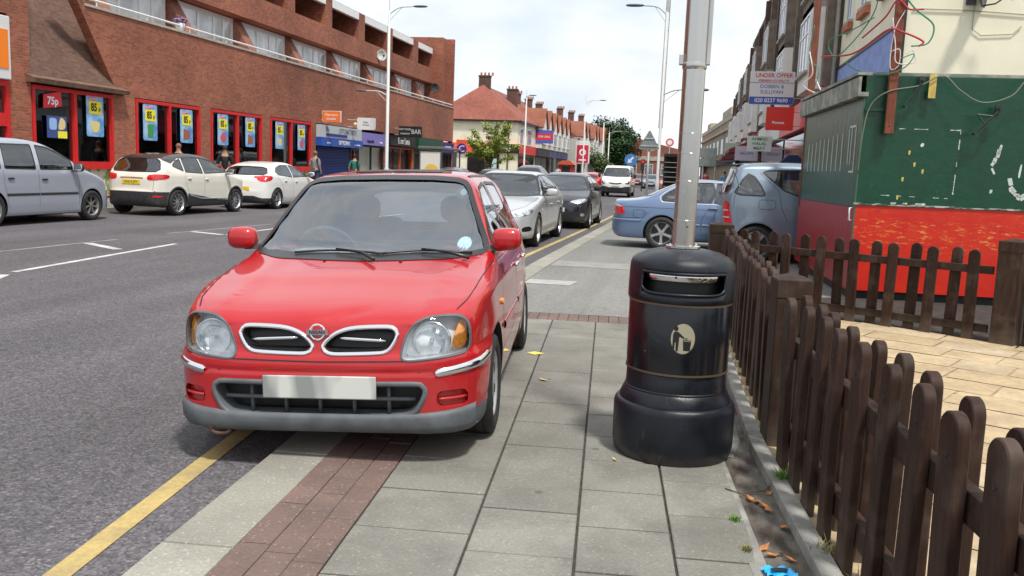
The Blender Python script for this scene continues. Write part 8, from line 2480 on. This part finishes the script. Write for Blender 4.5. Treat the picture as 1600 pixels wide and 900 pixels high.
rs_ = thing('round_sign', 'small red and white round sign on a thin far pole', 'road sign', (-3.0, 110, 0)); q = MB(); q.tube([(0, 0, 0), (0, 0, 5.0)], .06, 8); part('post', q, M['galv'], rs_); q = MB(); q.lathe([(0, -.08), (.5, -.08), (.5, -.03)], 20, (0, 0, 5.3), axis='y'); pp_ = part('plate', q, cmat((.75, .12, .15), .5), rs_); q = MB(); q.lathe([(0, -.095), (.3, -.095), (.3, -.081)], 20, (0, 0, 5.3), axis='y'); part('centre', q, M['text_white'], pp_)

# ------------------------------------------------------------------ people
def person(label, x, y, heading, shirt, trousers, hair, skin=None, scale=1.0, pose=0, sleeve=True, name='person', z=0.048):
    root = thing(name, label, 'person', (x, y, z), heading, scale=scale)
    sw = (.12, -.12) if pose else (0.02, -.02)
    J = [(0, 0, .96), (0, 0, 1.12), (.01, 0, 1.32), (0, 0, 1.47), (.02, 0, 1.56), (.03, 0, 1.66), (.03, 0, 1.76)]
    Rr_ = [(.15, .12), (.14, .10), (.165, .11), (.10, .08), (.055, .055), (.085, .075), (.06, .055)]
    E = [(i, i + 1) for i in range(6)]
    def add(p, r, frm): J.append(p); Rr_.append(r); E.append((frm, len(J) - 1)); return len(J) - 1
    for s, fx in ((1, sw[0]), (-1, sw[1])):
        h_ = add((0, .09 * s, .90), (.10, .10), 0); k_ = add((fx * .8, .10 * s, .50), (.065, .065), h_); a_ = add((fx * 1.2 - .03, .10 * s, .09), (.045, .045), k_); add((fx * 1.2 + .14, .11 * s, .04), (.045, .035), a_)
        sh = add((0, .19 * s, 1.42), (.06, .06), 3); el = add((-.03 - fx * .5, .25 * s, 1.15), (.042, .042), sh); wr = add((.06 - fx * .5, .25 * s, .92), (.032, .03), el); add((.09 - fx * .5, .245 * s, .82), (.035, .022), wr)
    me = bpy.data.meshes.new('body'); me.from_pydata(J, E, []); me.update()
    o = bpy.data.objects.new('body', me); link(o, root)
    me.materials.append(M['skin'] if skin is None else skin); me.materials.append(shirt); me.materials.append(trousers)
    md = o.modifiers.new('skin', 'SKIN'); md.use_smooth_shade = True
    for i, v in enumerate(me.skin_vertices[0].data): v.radius = Rr_[i]; v.use_root = (i == 0)
    o.modifiers.new('sub', 'SUBSURF').render_levels = 2
    # clothing as shells over the skin
    def shell(nm, js, es, grow, m_):
        me2 = bpy.data.meshes.new(nm); me2.from_pydata([J[j] for j in js], [(js.index(a), js.index(b)) for a, b in es], []); me2.update(); me2.materials.append(m_)
        c = bpy.data.objects.new(nm, me2); link(c, root); md = c.modifiers.new('skin', 'SKIN'); md.use_smooth_shade = True
        for i, v in enumerate(me2.skin_vertices[0].data):
            r = Rr_[js[i]]; v.radius = (r[0] + grow, r[1] + grow); v.use_root = (i == 0)
        c.modifiers.new('sub', 'SUBSURF').render_levels = 2
    shell('shirt', [0, 1, 2, 3, 11, 12, 19, 20], [(0, 1), (1, 2), (2, 3), (3, 11), (11, 12), (3, 19), (19, 20)], .016, shirt)
    shell('trousers', [0, 7, 8, 9, 15, 16, 17], [(0, 7), (7, 8), (8, 9), (0, 15), (15, 16), (16, 17)], .018, trousers)
    b = superell(.105, .088, .095, 2.2, 14, 10, (.012, 0, 1.715)); q = MB(); q.add(b.v, b.f); part('hair', q, hair, root, smooth=True)
    q = MB(); b = superell(.014, .012, .018, 2, 8, 6, (.125, 0, 1.655)); q.add(b.v, b.f); part('nose', q, M['skin'] if skin is None else skin, root, smooth=True)
    return root
blk = cmat((.012, .012, .014), .8); jean = cmat((.03, .045, .09), .8); hairb = cmat((.015, .010, .008), .7)
person('person in a black t-shirt with dark hair standing behind the cream crossover', -15.9, 28.3, RAD(-60), blk, jean, hairb)
person('person in a grey t-shirt seen from behind between the white hatchback and the opticians', -16.3, 36.7, RAD(80), cmat((.22, .22, .23), .8), jean, cmat((.20, .11, .07), .7), scale=1.02)
person('person in a green and white top walking past the blue shutter', -16.4, 41.6, RAD(95), cmat((.02, .16, .13), .8), jean, hairb, pose=1)
person('person whose reddish face shows above the roof of the cream crossover', -16.6, 26.6, RAD(-80), blk, jean, cmat((.2, .1, .07), .7))
person('person in pale clothes crossing near the red kiosk in the distance', -13.8, 92, RAD(-90), cmat((.6, .6, .58), .8), blk, hairb, pose=1)
person('person in light blue on the right pavement beyond the sign boards', 2.1, 62, RAD(-90), cmat((.15, .38, .62), .8), blk, hairb, pose=1, z=0)
person('person in dark clothes on the right pavement beside the one in light blue', 2.9, 60, RAD(90), blk, blk, hairb, z=0)
person('person in a red top on the right pavement near the far shops', 1.0, 75, RAD(-90), cmat((.5, .05, .05), .8), blk, hairb, pose=1, z=0)

# ------------------------------------------------------------------ litter, leaves and weeds
def leaf(label, x, y, m_, s=.035, grp=None, z=.004):
    t = MB(); t.add([(-s, 0, 0), (-s * .2, s * .45, .006), (s, 0, .012), (-s * .1, -s * .45, .002), (0, 0, .0)], [(0, 4, 1), (4, 2, 1), (4, 3, 2), (0, 3, 4)])
    o = part('leaf', t, m_, None, loc=(x, y, z), rot=(random.uniform(-.2, .2), random.uniform(-.2, .2), random.uniform(0, 6))); tag(o, label, 'leaf', grp); return o
for (x, y) in ((.385, 3.93), (.40, 3.88), (.36, 3.97), (.45, 3.70), (.37, 3.40), (.41, 3.42), (.44, 3.38), (.33, 4.0), (.35, 3.46), (.42, 4.1)):
    leaf('dry orange brown leaf lying in the gutter beside the fence edging', x + .02, y, M['leaf_brown'], random.uniform(.022, .04), 'dry leaves in the gutter')
leaf('long yellow leaf on the flagstones beside the red car, farther of the two', -1.13, 6.78, M['leaf_yellow'], .07)
leaf('crumpled yellow leaf on the flagstones beside the red car, nearer of the two', -.93, 5.93, M['leaf_yellow'], .045)
leaf('small pale leaf fallen at the foot of the litter bin', -.30, 4.36, M['leaf_yellow'], .018)
wp = thing('sweet_wrapper', 'bright blue sweet wrapper lying in the gutter at the bottom edge', 'wrapper', (.405, 3.235, .004), RAD(14))
q = MB()
gx, gy = 12, 7; vs = []; 
for j in range(gy + 1):
    for i in range(gx + 1): vs.append(((i / gx - .5) * .115 + .002 * math.sin(j * 2.1), (j / gy - .5) * .075, .010 + .006 * math.sin(i * 1.1 + j * .7) + .004 * math.sin(j * 1.9)))
q.add(vs, [(j * (gx + 1) + i, j * (gx + 1) + i + 1, (j + 1) * (gx + 1) + i + 1, (j + 1) * (gx + 1) + i) for j in range(gy) for i in range(gx)]); part('foil', q, M['wrapper'], wp, smooth=True)
q = MB(); q.prism(smooth_poly([(-.03, -.008), (0, -.014), (.03, -.006), (.028, .010), (0, .014), (-.03, .008)], 3), 'z', .0185, .0195); part('printed_patch', q, cmat((.02, .02, .03), .4), wp)
twig = MB(); twig.tube([(.24, 4.10, .006), (.31, 4.04, .010), (.42, 4.12, .006), (.47, 4.24, .012)], .003, 5); twig.tube([(.31, 4.04, .010), (.36, 3.95, .006)], .002, 5)
tag(part('twig', twig, M['bark'], None), 'thin bare twig lying across the gutter', 'twig')
def weed(label, x, y, n, h, r, m_, seed=1):
    rs = random.Random(seed); t = thing('weed', label, 'weed', (x, y, 0.0)); q = MB()
    for k in range(n):
        a = rs.uniform(0, 6.28); b = rs.uniform(.2, 1); L_ = h * rs.uniform(.5, 1.1); bx_, by_ = rs.gauss(0, r * .3), rs.gauss(0, r * .3); w = .0022
        dx, dy = math.cos(a), math.sin(a); px, py__ = -dy * w, dx * w
        p0 = Vector((bx_, by_, 0)); p1 = p0 + Vector((dx * L_ * .25 * b, dy * L_ * .25 * b, L_ * .6)); p2 = p0 + Vector((dx * L_ * .7 * b, dy * L_ * .7 * b, L_ * .85))
        q.add([p0 + Vector((px, py__, 0)), p0 - Vector((px, py__, 0)), p1 - Vector((px, py__, 0)), p1 + Vector((px, py__, 0)), p2], [(0, 1, 2, 3), (3, 2, 4)])
    part('blades', q, m_, t); return t
lfm = leaf_mat('grass_blade', (.06, .16, .02), (.16, .30, .05)); lfd = leaf_mat('grass_dry', (.14, .15, .04), (.30, .26, .10))
weed('bright green grass tuft growing between the edging and the fence', .505, 4.22, 170, .10, .05, lfm, 1)
weed('thin grass tuft at the bottom of the fence near the lower edge of the photo', .60, 3.42, 120, .09, .08, lfd, 2)
weed('sparse weeds at the foot of the nearest pickets', .68, 3.12, 150, .10, .10, lfd, 3)
weed('small weed in the crack beside the drainage gutter', .27, 3.72, 50, .035, .03, lfm, 4)
weed('tiny moss tuft in the joint at the edge of the flagstones', .30, 3.42, 45, .03, .03, lfd, 5)
weed('small green weed between the patio flags behind the fence', 1.50, 5.4, 60, .05, .04, lfm, 6)
# ------------------------------------------------------------------ turn lettering into meshes
bpy.context.view_layer.update()
dg = bpy.context.evaluated_depsgraph_get()
for o in TEXTS:
    me = bpy.data.meshes.new_from_object(o.evaluated_get(dg))
    n_ = bpy.data.objects.new(o.name, me)
    n_.name = o.name
    n_.rotation_mode = o.rotation_mode
    COL.objects.link(n_)
    n_.parent = o.parent
    n_.location = o.location; n_.rotation_euler = o.rotation_euler; n_.scale = o.scale
for o in TEXTS:
    cu = o.data
    bpy.data.objects.remove(o)
    bpy.data.curves.remove(cu)
